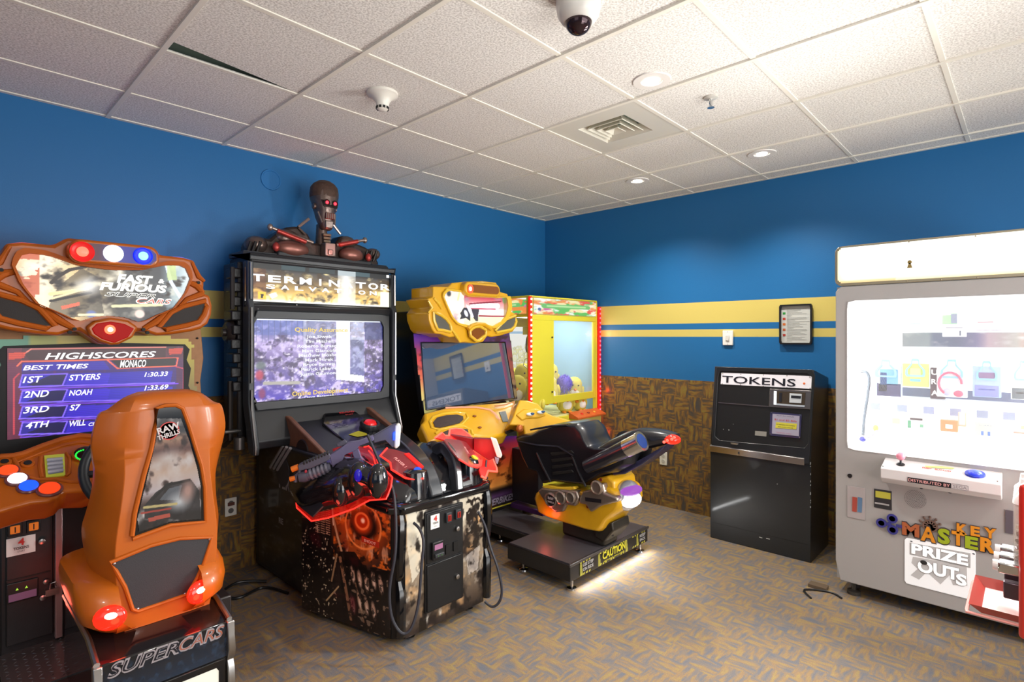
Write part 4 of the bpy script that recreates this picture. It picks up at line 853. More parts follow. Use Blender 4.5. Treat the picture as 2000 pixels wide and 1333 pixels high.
# ---- gun pedestal
F0, F1 = Vector((-2.93, -1.55, 0)), Vector((-2.40, -1.55, 0)); G0 = Vector((-3.13, -.885, 0)); G1 = Vector((-2.26, -.885, 0))
C0 = Vector((-2.975, -1.50, 0)); C1 = Vector((-2.37, -1.52, 0))
foot = [G0, C0, F0, F1, C1, G1]
def ft(z, k=1.0): return [Vector((CXT + (p.x - CXT) * k, p.y * (1 if k == 1 else 1), z)) for p in foot]
PED = MB().loft([ft(.035), ft(.66)]).build('pedestal', mat('pedestal_black', '1a1818', .35), ro, bev=.006)
# printed side: dark metal collage with an orange lamp-like ring
c = Cv(250, 1.05, '1c1412')
c.grad([(0, '15100f'), (.5, '1e1614'), (.8, '3a241a'), (1, '4a3022')]).noise('3c2a24', 6, 6, 51, .45, .7, .6)
c.mix((c.X < .42) * (c.Y < .75) * np.clip((fbm(c.X, c.Y, 45, 45, 52, 2) - .70) * 14, 0, 1), 'c8b090').mix((c.X < .4) * (c.Y < .55) * (fbm(c.X, c.Y, 10, 10, 57, 3) > .52) * .6, '0c0a0a')
c.poly([(.0, .72), (.3, .76), (.30, 1), (0, 1)], '8a6248', .6)
c.ell(.68, .82, .40, .36, 'b04a16', .95, .5).ell(.62, .62, .22, .18, '9a4a1c', .8, .7).mix(np.clip((fbm(c.X, c.Y, 14, 22, 53, 4) - .52) * 6, 0, 1) * ((c.X > .38) & (c.Y > .5)), 'e06c20').mix(np.clip((fbm(c.X, c.Y, 20, 26, 61, 4) - .56) * 8, 0, 1) * (c.X > .36) * .85, '1a0f0b').mix(np.clip((fbm(c.X, c.Y, 26, 8, 62, 3) - .62) * 8, 0, 1) * ((c.X > .45) & (c.Y > .55)) * .7, 'e8b088')
c.mix((c.X < .36) * .8 * (c.Y < .75), '17110f').mix((c.X < .34) * (c.Y < .72) * np.clip((fbm(c.X, c.Y, 52, 52, 54, 2) - .72) * 14, 0, 1), 'd8c4a4')
for k in range(14):
    for j in range(3): c.line([(.17 + j * .062, .90 - k * .018), (.17 + j * .062 + .045, .90 - k * .018 - .003)], .006, 'b89478', .8)
c.ell(.72, .80, .17, .13, '1a0e0a', .95, .3).ell(.70, .82, .125, .11, 'd84a14', 1, .5).ell(.70, .83, .085, .07, 'b03008', .9, .3).ringe(.70, .83, .07, .06, .2, 'f08040').ell(.71, .835, .03, .028, 'fff4d8', 1, .6)
c.ringe(.71, .79, .19, .17, .08, 'f09048', .6).line([(.36, 1), (.38, .80), (.43, .66), (.5, .5), (.52, .3), (.58, .1)], .02, 'c8a078').line([(.355, .97), (.38, .75)], .01, 'f0d8b8')
c.poly([(.44, .55), (.62, .58), (.75, .46), (.98, .5), (.98, .0), (.5, 0)], '120c0a', .88)
c.line([(.36, .30), (.42, .52)], .016, '9a7a58').line([(.46, .5), (.58, .05)], .03, '8a6248').line([(.3, .13), (.44, .27)], .012, 'b89a70').line([(.60, .42), (.72, .06)], .014, '7a5a44')
for k in range(9):
    x = .60 + (k % 5) * .075; y = .40 - (k // 5) * .19 - (k % 3) * .02; c.ell(x, y, .030, .085, 'c8a088', .9, .5, 12); c.ell(x + .004, y - .02, .014, .045, 'f0d8c4', .9, .8, 12)
c.mix((c.X > .45) * (c.Y < .5) * (fbm(c.X, c.Y, 50, 40, 58, 3) > .57) * .7, '0d0908').mix((c.X > .5) * (c.Y < .45) * (fbm(c.X, c.Y, 30, 40, 59, 2) > .75) * .6, 'b89a80')
c.noise('5a1420', 5, 5, 60, .66, .8, .5)
o1 = Vector((-.004, -.001, 0))
def lerp2(P, Q, z): return [Vector((P.x, P.y, z)), Vector((Q.x, Q.y, z))]
g = c.mesh('side_artwork', artmat('print_gloss', 0, .3, .4), PED, G0 + o1 + Vector((0, 0, .04)), C0 + o1 + Vector((0, 0, .04)), G0 + o1 + Vector((0, 0, .70)))
# stickers on the side art
sd = (C0 - G0).normalized(); sn = Vector((sd.y, -sd.x, 0)) if sd.y < 0 else Vector((-sd.y, sd.x, 0))
if sn.x > 0: sn = -sn
p = G0.lerp(C0, .70) + Vector((0, 0, .485)) + o1 * 1.5
m = MB().slab([p, p + sd * .12 - Vector((0, 0, .012)), p + sd * .12 + Vector((0, 0, .018)), p + Vector((0, 0, .03))], sn * .001); m.build('sticker', mat('sticker_red', 'a83018', .4), PED)
m = MB(); m.text('SHOOT', p + sd * .06 + sn * .003 + Vector((0, 0, .003)), sd - Vector((0, 0, .08)), (0, 0, 1), .014, .08, 'C', 0, .02); m.build('lettering', mat('sticker_letters', 'e8b0a0', .5), PED)
# front print
c = Cv(140, 1.15, '5a4a40'); c.grad([(0, '2a201c'), (.3, '7a6a58'), (.6, '9a8c78'), (1, 'd8d0bc')]).noise('1e1614', 6, 8, 71, .48, .62, .85).noise('c89a68', 5, 7, 72, .55, .7, .7).noise('f0ece0', 12, 14, 73, .62, .8, .5)
c.poly([(.02, 1), (.26, 1), (.2, .5), (.08, .4), (.02, .7)], 'dcd6c4', .7).mix((c.X > .75) * (c.Y > .5) * (fbm(c.X, c.Y, 30, 30, 74, 2) > .5), '1c1410').poly([(.76, .45), (.95, .5), (.92, .3), (.78, .28)], 'd0c8c0', .6).noise('100c0c', 14, 12, 75, .6, .7, .8)
g = c.mesh('front_artwork', artmat('print_gloss', 0, .3, .4), PED, F0 + Vector((0, -.004, .04)), F1 + Vector((0, -.004, .04)), F0 + Vector((0, -.004, .69)))
# rounded corner rails of the pedestal
for x, y, s_ in ((-2.955, -1.545, -1), (-2.378, -1.55, 1)):
    MB().tube([(x, y, .68), (x, y - .012, .62), (x + s_ * .005, y - .012, .50), (x + s_ * .0, y, .36), (x, y + .01, .33), (x, y - .006, .28), (x, y - .006, .06)], [.02, .026, .026, .02, .018, .026, .024], 8).build('corner_rail', GBLACK, ro)
# coin door
Z5 = (540, 780, 2.7196); cp = PY(-1.558).z(*Z5)
x0, x1 = cp.px(785, 800).x, cp.px(985, 800).x; zt_, zb_ = cp.px(785, 603).z, cp.px(790, 1140).z
cdr = MB().box(x0, x1, -1.568, -1.552, zb_, zt_).build('coin_door', mat('coin_door_black', '1b1b1d', .45), ro, bev=.004)
zm = cp.px(790, 880).z
MB().box(x0 + .006, x1 - .006, -1.577, -1.566, zb_ + .01, zm - .004).build('lower_door', BLACK, cdr, bev=.003)
MB().box(x0 + .006, x1 - .006, -1.574, -1.566, zm + .004, zt_ - .008).build('upper_door', BLACK, cdr, bev=.003)
cq = PY(-1.578).z(*Z5)
p = cq.px(842, 652); g = MB().box(p.x - .028, p.x + .028, -1.580, -1.575, p.z - .034, p.z + .036).build('price_label', LABELW, cdr)
MB().text('4', p + Vector((0, -.004, .006)), (1, 0, 0), (0, 0, 1), .026, None, 'C', 0, .04).build('numeral', REDT, g)
MB().text('TOKENS', p + Vector((0, -.004, -.009)), (1, 0, 0), (0, 0, 1), .010, .036, 'C', 0, .02).text('START', p + Vector((0, -.004, -.024)), (1, 0, 0), (0, 0, 1), .006, .02, 'C').build('lettering', DARKT, g)
for u, v in ((912, 628), (962, 610)):
    p = cq.px(u, v); g = MB().box(p.x - .018, p.x + .018, -1.588, -1.573, p.z - .026, p.z + .026).build('coin_slot', DGREY, cdr, bev=.003)
    MB().box(p.x - .010, p.x + .012, -1.592, -1.586, p.z - .018, p.z + .014).build('coin_reject', mat('slot_red', '7a1a14', .3, emit='90180c', es=.4), g, bev=.002)
    MB().box(p.x - .001, p.x + .001, -1.594, -1.591, p.z - .012, p.z + .01).build('slot_opening', MBLACK, g)
for u, v in ((960, 688), (958, 942)): MB().lathe([(.012, 0), (.012, .010), (.006, .012), (.001, .012)], cq.px(u, v), (0, -1, 0), 16).build('lock', ALU, cdr)
p = cq.px(852, 800); g = MB().box(p.x - .036, p.x + .034, -1.592, -1.573, p.z - .045, p.z + .045).build('bill_acceptor', BLACK, cdr, bev=.004)
MB().box(p.x - .026, p.x + .026, -1.594, -1.591, p.z + .006, p.z + .032).build('bill_label', mat('bill_pink', '8a5a78', .4, emit='8a5a78', es=.4), g)
MB().box(p.x - .030, p.x + .028, -1.606, -1.591, p.z - .03, p.z - .012).build('bill_mouth', DGREY, g, bev=.003)
m = MB()
for dx in (-.012, .010): m.box(p.x + dx - .003, p.x + dx + .003, -1.608, -1.605, p.z - .024, p.z - .019)
m.build('arrow_light', glow('arrow_dim_green', '5a8a4a', .6), g)
for u, v in ((912, 795), (952, 778)): p = cq.px(u, v); MB().box(p.x - .016, p.x + .016, -1.580, -1.573, p.z - .026, p.z + .022).build('coin_return', mat('return_dark', '060607', .5), cdr)
# feet
for x, y in ((-2.86, -1.5), (-2.46, -1.5), (-3.05, -.95)): MB().lathe([(.022, 0), (.022, .008), (.008, .012), (.008, .045), (.001, .045)], (x, y, 0), seg=16).build('foot', ALU, ro)
# ---- moulded top of the pedestal
TOPM = mat('moulded_gloss_black', '15161a', .16, coat=.8)
def grid_surface(fn, nu, nv):
    vs = [fn(i / nu, j / nv) for j in range(nv + 1) for i in range(nu + 1)]; fs = [(j * (nu + 1) + i, j * (nu + 1) + i + 1, (j + 1) * (nu + 1) + i + 1, (j + 1) * (nu + 1) + i) for j in range(nv) for i in range(nu)]
    return MB().add(vs, fs)
def loftz(rows, **k):
    S_ = [list(q) for q in zip(*[cr(list(col), 3, False) for col in zip(*rows)])]; return S_
def oct_(z, x0, x1, y0, y1, ch): return [Vector(p) for p in ((x0, y1, z), (x0, y0 + ch, z), (x0 + ch, y0, z), (x1 - ch, y0, z), (x1, y0 + ch, z), (x1, y1, z))]
MB().loft([oct_(.655, -3.0, -2.35, -1.575, -.9, .05), oct_(.67, -3.02, -2.33, -1.595, -.9, .06), oct_(.70, -3.02, -2.33, -1.595, -.9, .06), oct_(.712, -3.0, -2.35, -1.58, -.9, .06)]).build('top_lip', GBLACK, ro, bev=.008)
top_ = MB().loft([oct_(.70, -2.99, -2.36, -1.57, -.9, .05), oct_(.77, -2.975, -2.375, -1.555, -.9, .07), oct_(.815, -2.95, -2.40, -1.50, -.9, .08), oct_(.85, -2.92, -2.43, -1.38, -.9, .08), oct_(.88, -2.90, -2.45, -1.2, -.9, .06)]).build('moulded_top', TOPM, ro, bev=.02, seg=3)
# bulging lobes
for x, y, r, h in ((-2.83, -1.50, .065, .84), (-2.47, -1.50, .062, .84), (-2.93, -1.36, .06, .80), (-2.90, -1.20, .07, .82)):
    MB().lathe([(r * 1.15, .0), (r * 1.1, h - .74), (r * .95, h - .70), (r * .6, h - .69), (.001, h - .688)], (x, y, .70), seg=24).build('lobe', TOPM, ro, sm=50)
# holster pod on the left
Zg = (540, 780, 5.554)
pod = []
hv = P3(Vector((-3.2, -1.137, .60)), Vector((-3.0, -1.553, .843)), Vector((-2.889, -1.136, .93)))
for k, (dd, sc_) in enumerate(((.0, 1.0), (.04, 1.02), (.085, .95), (.115, .82), (.13, .55))):
    base = [hv.px(540 + u / 5.554, 780 + v / 5.554) for u, v in ((250, 1130), (380, 1240), (560, 1190), (720, 1160), (860, 1110), (1010, 1040), (1150, 1020), (1200, 900), (1100, 760), (960, 720), (800, 700), (560, 760), (380, 860), (240, 960))]
    cc = sum(base, Vector()) / len(base); pod.append([cc + (p - cc) * sc_ + hv.n * dd for p in cr(base, 2)])
MB().loft(pod).build('holster_pod', TOPM, ro, sm=60)
for u, v, r in ((700, 1000, .05), (890, 880, .06), (1100, 890, .055)):
    p = hv.off(.075).px(540 + u / 5.554, 780 + v / 5.554); MB().sph(p, r * .9, r * .9, r * 1.5, 18).build('pod_bulge', TOPM, ro)
p = hv.off(.135).px(540 + 885 / 5.554, 780 + 830 / 5.554); MB().sph(p, .018, .018, .03, 14).build('blue_lens', mat('blue_lens', '1a1470', .2, emit='2418c0', es=.5), ro)
MB().slab([hv.off(.05).px(540 + u / 5.554, 780 + v / 5.554) for u, v in ((240, 900), (410, 910), (450, 1060), (520, 1170), (400, 1290), (230, 1150))], hv.n * .01).build('holster_flap', mat('flap_black', '1c1d1f', .5), ro, bev=.003)
# edge-lit red acrylic
NEON = glow('neon_red', 'ff2a20', 2.6); ACR = mat('red_acrylic', 'c01818', .12, alpha=.45, emit='c81410', es=.35)
def neon(pl, pts, closed, reg, r=.0036, name='neon_edge', par=None):
    q = Pl(pl.p, pl.n, reg); return MB().tube([q.px(*t) for t in pts], r, 8, closed).build(name, NEON, par or ro)
lo = [(420, 612), (600, 545), (760, 480), (940, 520), (1000, 505), (1078, 585), (1100, 690), (1180, 770), (1258, 850), (1240, 960), (1190, 1085), (1005, 1100), (840, 1190), (700, 1245), (560, 1290), (380, 1325), (220, 1180), (215, 1120), (160, 1010), (150, 980), (240, 660)]
hq = Pl(hv.off(.012).p, hv.n, Zg)
acr = MB().ring(hv.n, hq.px(720, 920), [hq.px(*t) for t in lo], [hq.px(720 + (u - 720) * .78, 920 + (v - 920) * .76) for u, v in lo], hv.n * -.006, 96).build('acrylic_plate', ACR, ro)
neon(hv.off(.012), [(240, 660), (330, 640), (430, 612)], False, Zg, par=acr)
neon(hv.off(.012), [(240, 950), (180, 985), (155, 980), (165, 1020), (215, 1055)], False, Zg, par=acr)
neon(hv.off(.012), [(950, 520), (1000, 510), (1078, 585), (1100, 690), (1180, 770), (1258, 850), (1240, 960), (1190, 1085), (1005, 1100), (840, 1190), (560, 1290), (380, 1325), (220, 1180), (215, 1120)], False, Zg, par=acr)
neon(hv.off(.012), [(1000, 560), (1050, 620), (1070, 700), (1150, 790), (1215, 860)], False, Zg, .003, par=acr)
# player plates
Zp = (700, 800, 6.6667)
def at(u, v, D):
    r = ray(u, v); return CAM + r * D
pA = P3(at(816, 923, 2.80), at(750, 885, 2.90), at(828, 908, 2.86)); 
plate1 = [(285, 600), (375, 505), (470, 520), (620, 565), (660, 570), (850, 745), (875, 860), (850, 900), (720, 915), (610, 895), (430, 785), (410, 700)]
q = Pl(pA.p, pA.n, Zp)
def player(plane, pts, txt, tu, tv, td, bc, bu, bv, be, nseg):
    q = Pl(plane.p, plane.n, Zp); g = MB().slab([q.px(*t) for t in pts], plane.n * -.008).build('player_plate', mat('acrylic_smoke', '7a3438', .12, alpha=.85, emit='a01c18', es=.22, coat=.5), ro, bev=.002)
    MB().tube([q.px(*t) for t in nseg], .005, 8, False).build('neon_edge', NEON, g)
    t_ = MB(); up = td[1]; t_.text(txt, Pl(plane.off(.003).p, plane.n, Zp).px(tu, tv), td[0], up, .016, .095, 'C', 0, .03); t_.build('lettering', glow('plate_letters', 'ffb0a8', 1.0), g)
    p = q.px(bu, bv); g2 = MB().lathe([(.026, 0), (.026, .008), (.001, .01)], p, plane.n, 24).build('button_ring', BLACK, g)
    MB().lathe([(.021, .004), (.021, .016), (.018, .019), (.001, .02)], p, plane.n, 24).build('start_button', mat('btn_' + bc, bc, .35, emit=bc, es=be), g)
    return g
dn = (q.px(640, 760) - q.px(440, 590)).normalized(); player(pA, plate1, 'PLAYER 1', 530, 700, (dn, pA.n.cross(dn)), '2050c8', 770, 820, .3, [(375, 505), (285, 605), (415, 695), (430, 785), (610, 895), (720, 915), (850, 900)])
MB().slab([q.off(.004).px(*t) if 0 else Pl(pA.off(.006).p, pA.n, Zp).px(*t) for t in ((600, 575), (660, 565), (850, 740), (800, 755))], pA.n * -.006).build('acrylic_wing', mat('red_glow_acrylic', 'd02020', .2, emit='ff2018', es=.9), ro)
pB = P3(at(970, 920, 3.16), at(878, 840, 3.36), at(925, 900, 3.06))
outer = [(1000, 370), (1085, 305), (1130, 345), (1180, 345), (1190, 262), (1260, 250), (1345, 258), (1450, 335), (1550, 470), (1640, 540), (1735, 605), (1800, 765), (1805, 812), (1690, 800), (1655, 900), (1600, 870)]
qB = Pl(pB.off(-.02).p, pB.n, Zp)
g = MB().slab([qB.px(*t) for t in outer + [(1560, 740), (1450, 640), (1300, 400), (1120, 400)]], pB.n * -.008).build('acrylic_plate', mat('red_glow_acrylic2', 'b01818', .2, emit='e0160e', es=.6, bump=.8, bs=300), ro)
MB().tube([qB.px(*t) for t in outer], .0055, 8, False).build('neon_edge', glow('neon_pink', 'ff5a48', 2.4), g)
qB = Pl(pB.p, pB.n, Zp); dn = (qB.px(1420, 640) - qB.px(1300, 430)).normalized()
player(pB, [(1115, 400), (1140, 380), (1300, 395), (1400, 420), (1560, 620), (1600, 670), (1590, 740), (1550, 760), (1450, 730), (1310, 650), (1200, 520)], 'PLAYER 2', 1395, 530, (dn, pB.n.cross(dn)), 'c8b818', 1498, 655, .25, [(1310, 650), (1450, 735), (1550, 760), (1595, 735), (1605, 665)])
# centre arch: two curved black rails and bridge between
def rail(pts, w, h, name='arch_rail'):
    pts = cr([at(*p) for p in pts], 4, False); secs = []
    for i, p in enumerate(pts):
        t = (pts[min(i + 1, len(pts) - 1)] - pts[max(i - 1, 0)]).normalized(); n = Vector((1, 0, 0)); u = n.cross(t).normalized()
        if u.z < 0: u = -u
        secs.append([p - n * w, p + n * w, p + n * w - u * h, p - n * w - u * h])
    return MB().loft(secs).build(name, mat('rail_grey', '303338', .28, coat=.4), ro, bev=.008)
rail([(762, 836, 3.42), (800, 866, 3.13), (828, 898, 2.93), (845, 930, 2.84), (856, 968, 2.80)], .038, .06)
rail([(846, 872, 3.18), (866, 862, 3.10), (884, 880, 3.0), (895, 910, 2.92), (900, 958, 2.88)], .022, .07)
MB().slab([at(840, 893, 3.1), at(862, 890, 3.1), at(890, 958, 2.92), at(868, 965, 2.86), at(854, 930, 2.9)], (0, .05, -.02)).build('arch_web', mat('arch_grey', '3a3c40', .25, coat=.5), ro)
MB().sph(at(846, 872, 3.28), .04, .05, .03, 16).build('arch_knuckle', TOPM, ro)
point('neon_glow', (-3.25, -1.35, .62), .8, (1, .08, .05), .05); point('neon_glow', (-2.3, -1.45, .85), .5, (1, .08, .05), .05)
# ---- bust on top of the hood: a plain riveted robot
BM = mat('bust_metal', '75655e', .3, .75, bump=1.0, bs=35, var=.55, vs=28); BR = mat('bust_red_metal', 'a03a34', .35, .5, bump=.3, bs=50, var=.3, vs=20); BL = mat('bust_light_metal', 'a09088', .28, .8)
by = -.27; bp = PY(by).z(*Z3)
bust = MB().loft([[bp.px(*t) for t in ()]] if 0 else [[Vector((bp.px(770, 700).x + .0, by, zt))] * 0]) if 0 else None
def ringz(x, y, z, rx, ry, n=18): return [Vector((x + rx * math.cos(2 * math.pi * k / n), y + ry * math.sin(2 * math.pi * k / n), z)) for k in range(n)]
hx = bp.px(870, 300).x; zz = lambda v: bp.px(870, v).z
nk = MB().loft([ringz(hx - .005, by + .02, zz(760), .05, .05), ringz(hx - .005, by + .02, zz(640), .042, .045), ringz(hx - .005, by + .02, zz(520), .036, .04), ringz(hx - .005, by + .02, zz(470), .034, .04)])
bust = nk.build('robot_bust', BM, ro)
# head: domed cranium narrowing to a boxy jaw
HWK = 1.16
hd = [(108, .004, .004, 0), (112, .032, .035, 0), (125, .052, .06, 0), (160, .071, .085, 0), (210, .077, .093, .0), (265, .077, .093, 0), (300, .073, .09, -.002), (340, .069, .085, -.004), (380, .060, .078, -.008), (420, .050, .066, -.014), (470, .040, .052, -.02), (510, .032, .042, -.026), (522, .022, .03, -.028)]
rows = [[Vector((hx + math.copysign(abs(math.cos(a)) ** .8, math.cos(a)) * rx * (HWK if v < 290 else 1.04 if v < 400 else 1.22), by - .005 + dy + math.sin(a) * ry, zz(v))) for a in [2 * math.pi * k / 24 for k in range(24)]] for v, rx, ry, dy in hd]
head = MB().loft(rows).build('head', BM, bust, sm=60)
MB().loft([ringz(hx, by - .005, zz(v), r * 1.21, r2 * 1.02, 24) for v, r, r2 in ((250, .0775, .0935), (210, .078, .094), (165, .074, .089), (135, .060, .070), (110, .036, .042), (98, .004, .004))]).build('skull_cap', mat('cap_rust', '4e3a30', .6, .3, bump=1.0, bs=60, var=.5, vs=40), bust, sm=70)
MB().slab([(hx - .062, by - .075, zz(285)), (hx + .062, by - .075, zz(285)), (hx + .05, by - .088, zz(345)), (hx - .05, by - .088, zz(345))], (0, -.012, 0)).build('brow_plate', mat('brow_dark', '2c2624', .4, .5), head, bev=.006)
for sx in (-.028, .030):
    g = MB().lathe([(.022, 0), (.022, .008), (.016, .012), (.013, .004)], (hx + sx, by - .092, zz(308)), (0, -1, 0), 16).build('eye_socket', mat('brow_dark', '2c2624', .4, .5), head)
    MB().sph((hx + sx, by - .100, zz(308)), .011, .008, .011, 12).build('eye', glow('eye_red', 'ff3040', 3.5), head)
MB().box(hx - .033, hx + .033, by - .092, by - .05, zz(440), zz(385)).build('speaker_grille', mat('bust_red_dark', '6a3430', .4, .5), head, bev=.006)
m = MB()
for k in range(5): m.box(hx - .028 + k * .014 - .003, hx - .028 + k * .014 + .003, by - .096, by - .09, zz(435), zz(392))
m.build('grille_bar', BL, head)
MB().loft([[(hx - .03, by - .085, zz(450)), (hx + .03, by - .085, zz(450)), (hx + .034, by - .03, zz(450)), (hx - .034, by - .03, zz(450))], [(hx - .026, by - .078, zz(512)), (hx + .026, by - .078, zz(512)), (hx + .026, by - .03, zz(512)), (hx - .026, by - .03, zz(512))]]).build('chin', mat('chin_metal', '7a6e68', .3, .75, bump=.6, bs=50), head, bev=.006)
for sx in (-1, 1):
    MB().tube([(hx + sx * .062, by - .04, zz(380)), (hx + sx * .045, by - .065, zz(470))], .006, 8).build('jaw_piston', BL, head)
    MB().lathe([(.02, 0), (.02, .012), (.012, .016), (.001, .016)], (hx + sx * .07, by - .01, zz(330)), (sx, 0, 0), 16).build('ear_disc', BM, head)
# throat plates, neck struts, clavicles, chest
tor = [(230, 700), (240, 615), (330, 565), (420, 590), (470, 545), (560, 490), (650, 480), (740, 545), (780, 620), (960, 645), (1010, 565), (1060, 560), (1130, 620), (1220, 655), (1290, 700), (1335, 790), (1330, 830), (230, 730)]
MB().slab([PY(by - .02).z(*Z3).px(*t) for t in tor], (0, .13, 0)).build('torso_plate', mat('torso_metal', '3a302c', .4, .6, bump=1, bs=30, var=.5, vs=18), bust, bev=.022, seg=3)
for k in range(3): MB().box(hx - .034 + .002 * k, hx + .024 - .002 * k, by - .06, by - .03, zz(575 + k * 27), zz(553 + k * 27)).build('throat_plate', mat('throat_bronze', '6a5a4a', .4, .6), bust, bev=.003)
MB().box(hx - .035, hx + .04, by - .09, by - .02, zz(745), zz(635)).box(hx - .018, hx + .018, by - .10, by - .08, zz(735), zz(690)).bsplit('chest_centre', BL, bust, bev=.006)
def bpt(u, v, y): return PY(y).z(*Z3).px(u, v)
for (u1, v1, u2, v2) in ((745, 420, 655, 490), (950, 470, 1010, 548)):
    MB().tube([bpt(u1, v1, by - .0), bpt(u2, v2, by - .0)], .010, 8).build('neck_strut', BL, bust)
MB().tube([bpt(660, 495, by - .03), bpt(720, 555, by - .04)], .007, 8).build('neck_strut', BM, bust)
for pts in (((420, 490), (560, 545), (780, 620)), ((980, 640), (1100, 615), (1215, 600))):
    g = MB().tube([bpt(*pts[0], by - .08), bpt(*pts[1], by - .10), bpt(*pts[2], by - .10)], [.010, .012, .010], 10).build('clavicle_rod', BL, bust)
    MB().tube([bpt(pts[0][0] + 60 if pts[0][0] < 900 else pts[0][0] + 20, (pts[0][1] + 30) if pts[0][0] < 900 else pts[0][1] - 2, by - .10), bpt(pts[2][0] - 60, pts[2][1] - 4 if pts[0][0] < 900 else pts[2][1] + 10, by - .12)], .015, 10).build('clavicle_sleeve', BR, g)
    p = bpt(*(pts[0] if pts[0][0] < 900 else pts[2]), by - .08); MB().sph(p, .018, .018, .022, 12).build('clavicle_joint', BL, g)
for (uc, v0, wu) in ((600, 600, 160), (1100, 650, 125)):
    g = MB().sph(bpt(uc, v0 + 75, by - .045), wu / 4.3 / 1075 * 3.3, .06, .055, 20).build('chest_plate', mat('chest_rose', '8a5a50', .35, .55, bump=.3, bs=30, var=.3, vs=12), bust)
for (uc, vc, r) in ((560, 560, .055), (1060, 600, .045)): MB().sph(bpt(uc, vc + 20, by + .0), r * 1.5, .05, r, 18).build('trapezius', BM, bust)
for (uc, vc, r) in ((300, 640, .058), (1275, 720, .045)):
    g = MB().sph(bpt(uc, vc, by + .01), r * 1.2, .07, r, 18).build('shoulder', BM, bust)
    for k in range(3): MB().tube([bpt(uc - 70 + k * 40, vc + 60, by - .05), bpt(uc - 40 + k * 40, vc - 30, by - .06)], .010, 8).build('shoulder_cable', mat('cable_dark', '2a2624', .4, .4), g)
for (u, v) in ((470, 655), (1245, 745)): MB().sph(bpt(u, v, by - .1), .022, .02, .03, 12).build('shoulder_pivot', BR, bust)
MB().box(hx - .35, hx + .33, by - .08, by + .1, zt - .01, zt + .03).build('bust_base', HULL, bust, bev=.01)
spot('bust_uplight', (hx, by - .16, zt + .03), 1.3, 120, .9, (1, .15, .12), aim=(hx, by, zt + .3), rad=.02)
# ---- light guns, tethered by cables
gs = Vector((-2.85, -1.40, 0)); gm_ = Vector((-3.285, -1.10, 0)); gd = (gm_ - gs).normalized(); gn = Vector((gd.y, -gd.x, 0))
if gn.dot(CAM - gs) < 0: gn = -gn
GP = Pl((-2.85, -1.40, .9), gn, Zg)
gun = thing('light_gun', 'grey toy rifle with orange tips resting in the holster left of the pedestal', 'toy gun', GP.px(700, 620), 'light guns of the shooting machine')
GM = mat('gun_grey', '4e4d5c', .42, bump=.15, bs=500); GM2 = mat('gun_violet_grey', '5f5a78', .4); OT = mat('gun_orange', 'd8701c', .4)
def gs_(pts, m_, name, w, par=None, c_=0, bev=.003):
    pp = GP.poly(pts); return MB().slab([p + gn * (w + c_) for p in pp], gn * (-2 * w)).build(name, m_, par or gun, bev=bev)
rec = gs_([(580, 600), (690, 530), (770, 470), (900, 450), (1050, 390), (1060, 440), (900, 500), (870, 545), (740, 600), (720, 660), (610, 720), (600, 680)], GM2, 'receiver', .022)
gs_([(650, 490), (740, 440), (770, 460), (760, 490), (670, 520)], GM, 'rear_sight', .012, rec)
gs_([(240, 710), (300, 680), (560, 570), (590, 600), (580, 650), (380, 740), (250, 770)], GM, 'handguard', .024)
m = MB()
for k in range(9):
    u = 300 + k * 32; p = Pl(GP.p + gn * .024, gn, Zg).px(u, 690 - k * 13.5); m.sph(p, .006, .004, .012, 8)
m.build('vent_row', MBLACK, gun)
gb = Pl(GP.p + gn * .004, gn, Zg)
lau = MB().tube([gb.px(*t) for t in ((245, 850), (300, 840), (340, 825))], [.024, .030, .030], 14).build('launcher_muzzle', GM, gun)
m = MB().tube([gb.px(*t) for t in ((330, 828), (560, 745), (590, 735))], [.026, .026, .024], 14).build('launcher_tube', GM, gun)
for k in range(5):
    p0 = gb.px(370 + k * 42, 812 - k * 16); p1 = gb.px(392 + k * 42, 804 - k * 16); MB().tube([p0, p1], .031, 14).build('grip_ring', mat('ring_grey', '6a6a78', .35), m)
MB().sph(Pl(GP.p + gn * .03, gn, Zg).px(318, 785), .007, .005, .009, 10).build('red_mark', mat('mark_red', 'a02838', .5), gun)
for (u, v, u2, v2, r) in ((165, 765, 240, 735, .015), (145, 870, 205, 855, .013)):
    g = MB().tube([gb.px(u, v), gb.px(u2, v2)], r, 12).build('orange_tip', OT, gun)
MB().tube([gb.px(205, 900), gb.px(215, 830), gb.px(250, 800), gb.px(250, 740)], .010, 8).build('front_bracket', GM, gun)
mg = gs_([(610, 610), (720, 590), (725, 680), (715, 780), (690, 860), (585, 860), (600, 780), (612, 700)], GM2, 'magazine', .015)
gs_([(580, 862), (640, 868), (635, 930), (570, 935)], OT, 'magazine_tip', .012, mg)
gs_([(820, 545), (890, 535), (920, 620), (978, 690), (960, 715), (900, 740), (870, 700), (830, 600)], GM2, 'pistol_grip', .016)
MB().tube([GP.px(*t) for t in ((720, 660), (760, 680), (810, 650), (815, 590))], .004, 6).build('trigger_guard', GM, gun)
gs_([(1050, 395), (1240, 285), (1290, 265), (1320, 275), (1300, 500), (1260, 520), (1180, 440), (1060, 470)], GM, 'stock', .018)
pad = MB().loft([[GP.px(*t) + gn * o for t in ((1285, 280), (1325, 258), (1352, 290), (1335, 500), (1295, 535), (1275, 515))] for o in (.024, -.024)]).build('butt_pad', mat('butt_pad_pale', 'dcdcd2', .5), gun, bev=.008)
g = gs_([(1262, 360), (1290, 340), (1288, 430), (1262, 440)], glow('blue_led', '2040ff', 3.5), 'blue_lamp', .026)
point('gun_lamp_glow', Pl(GP.p + gn * .08, gn, Zg).px(1300, 400), .15, (.1, .2, 1), .02)
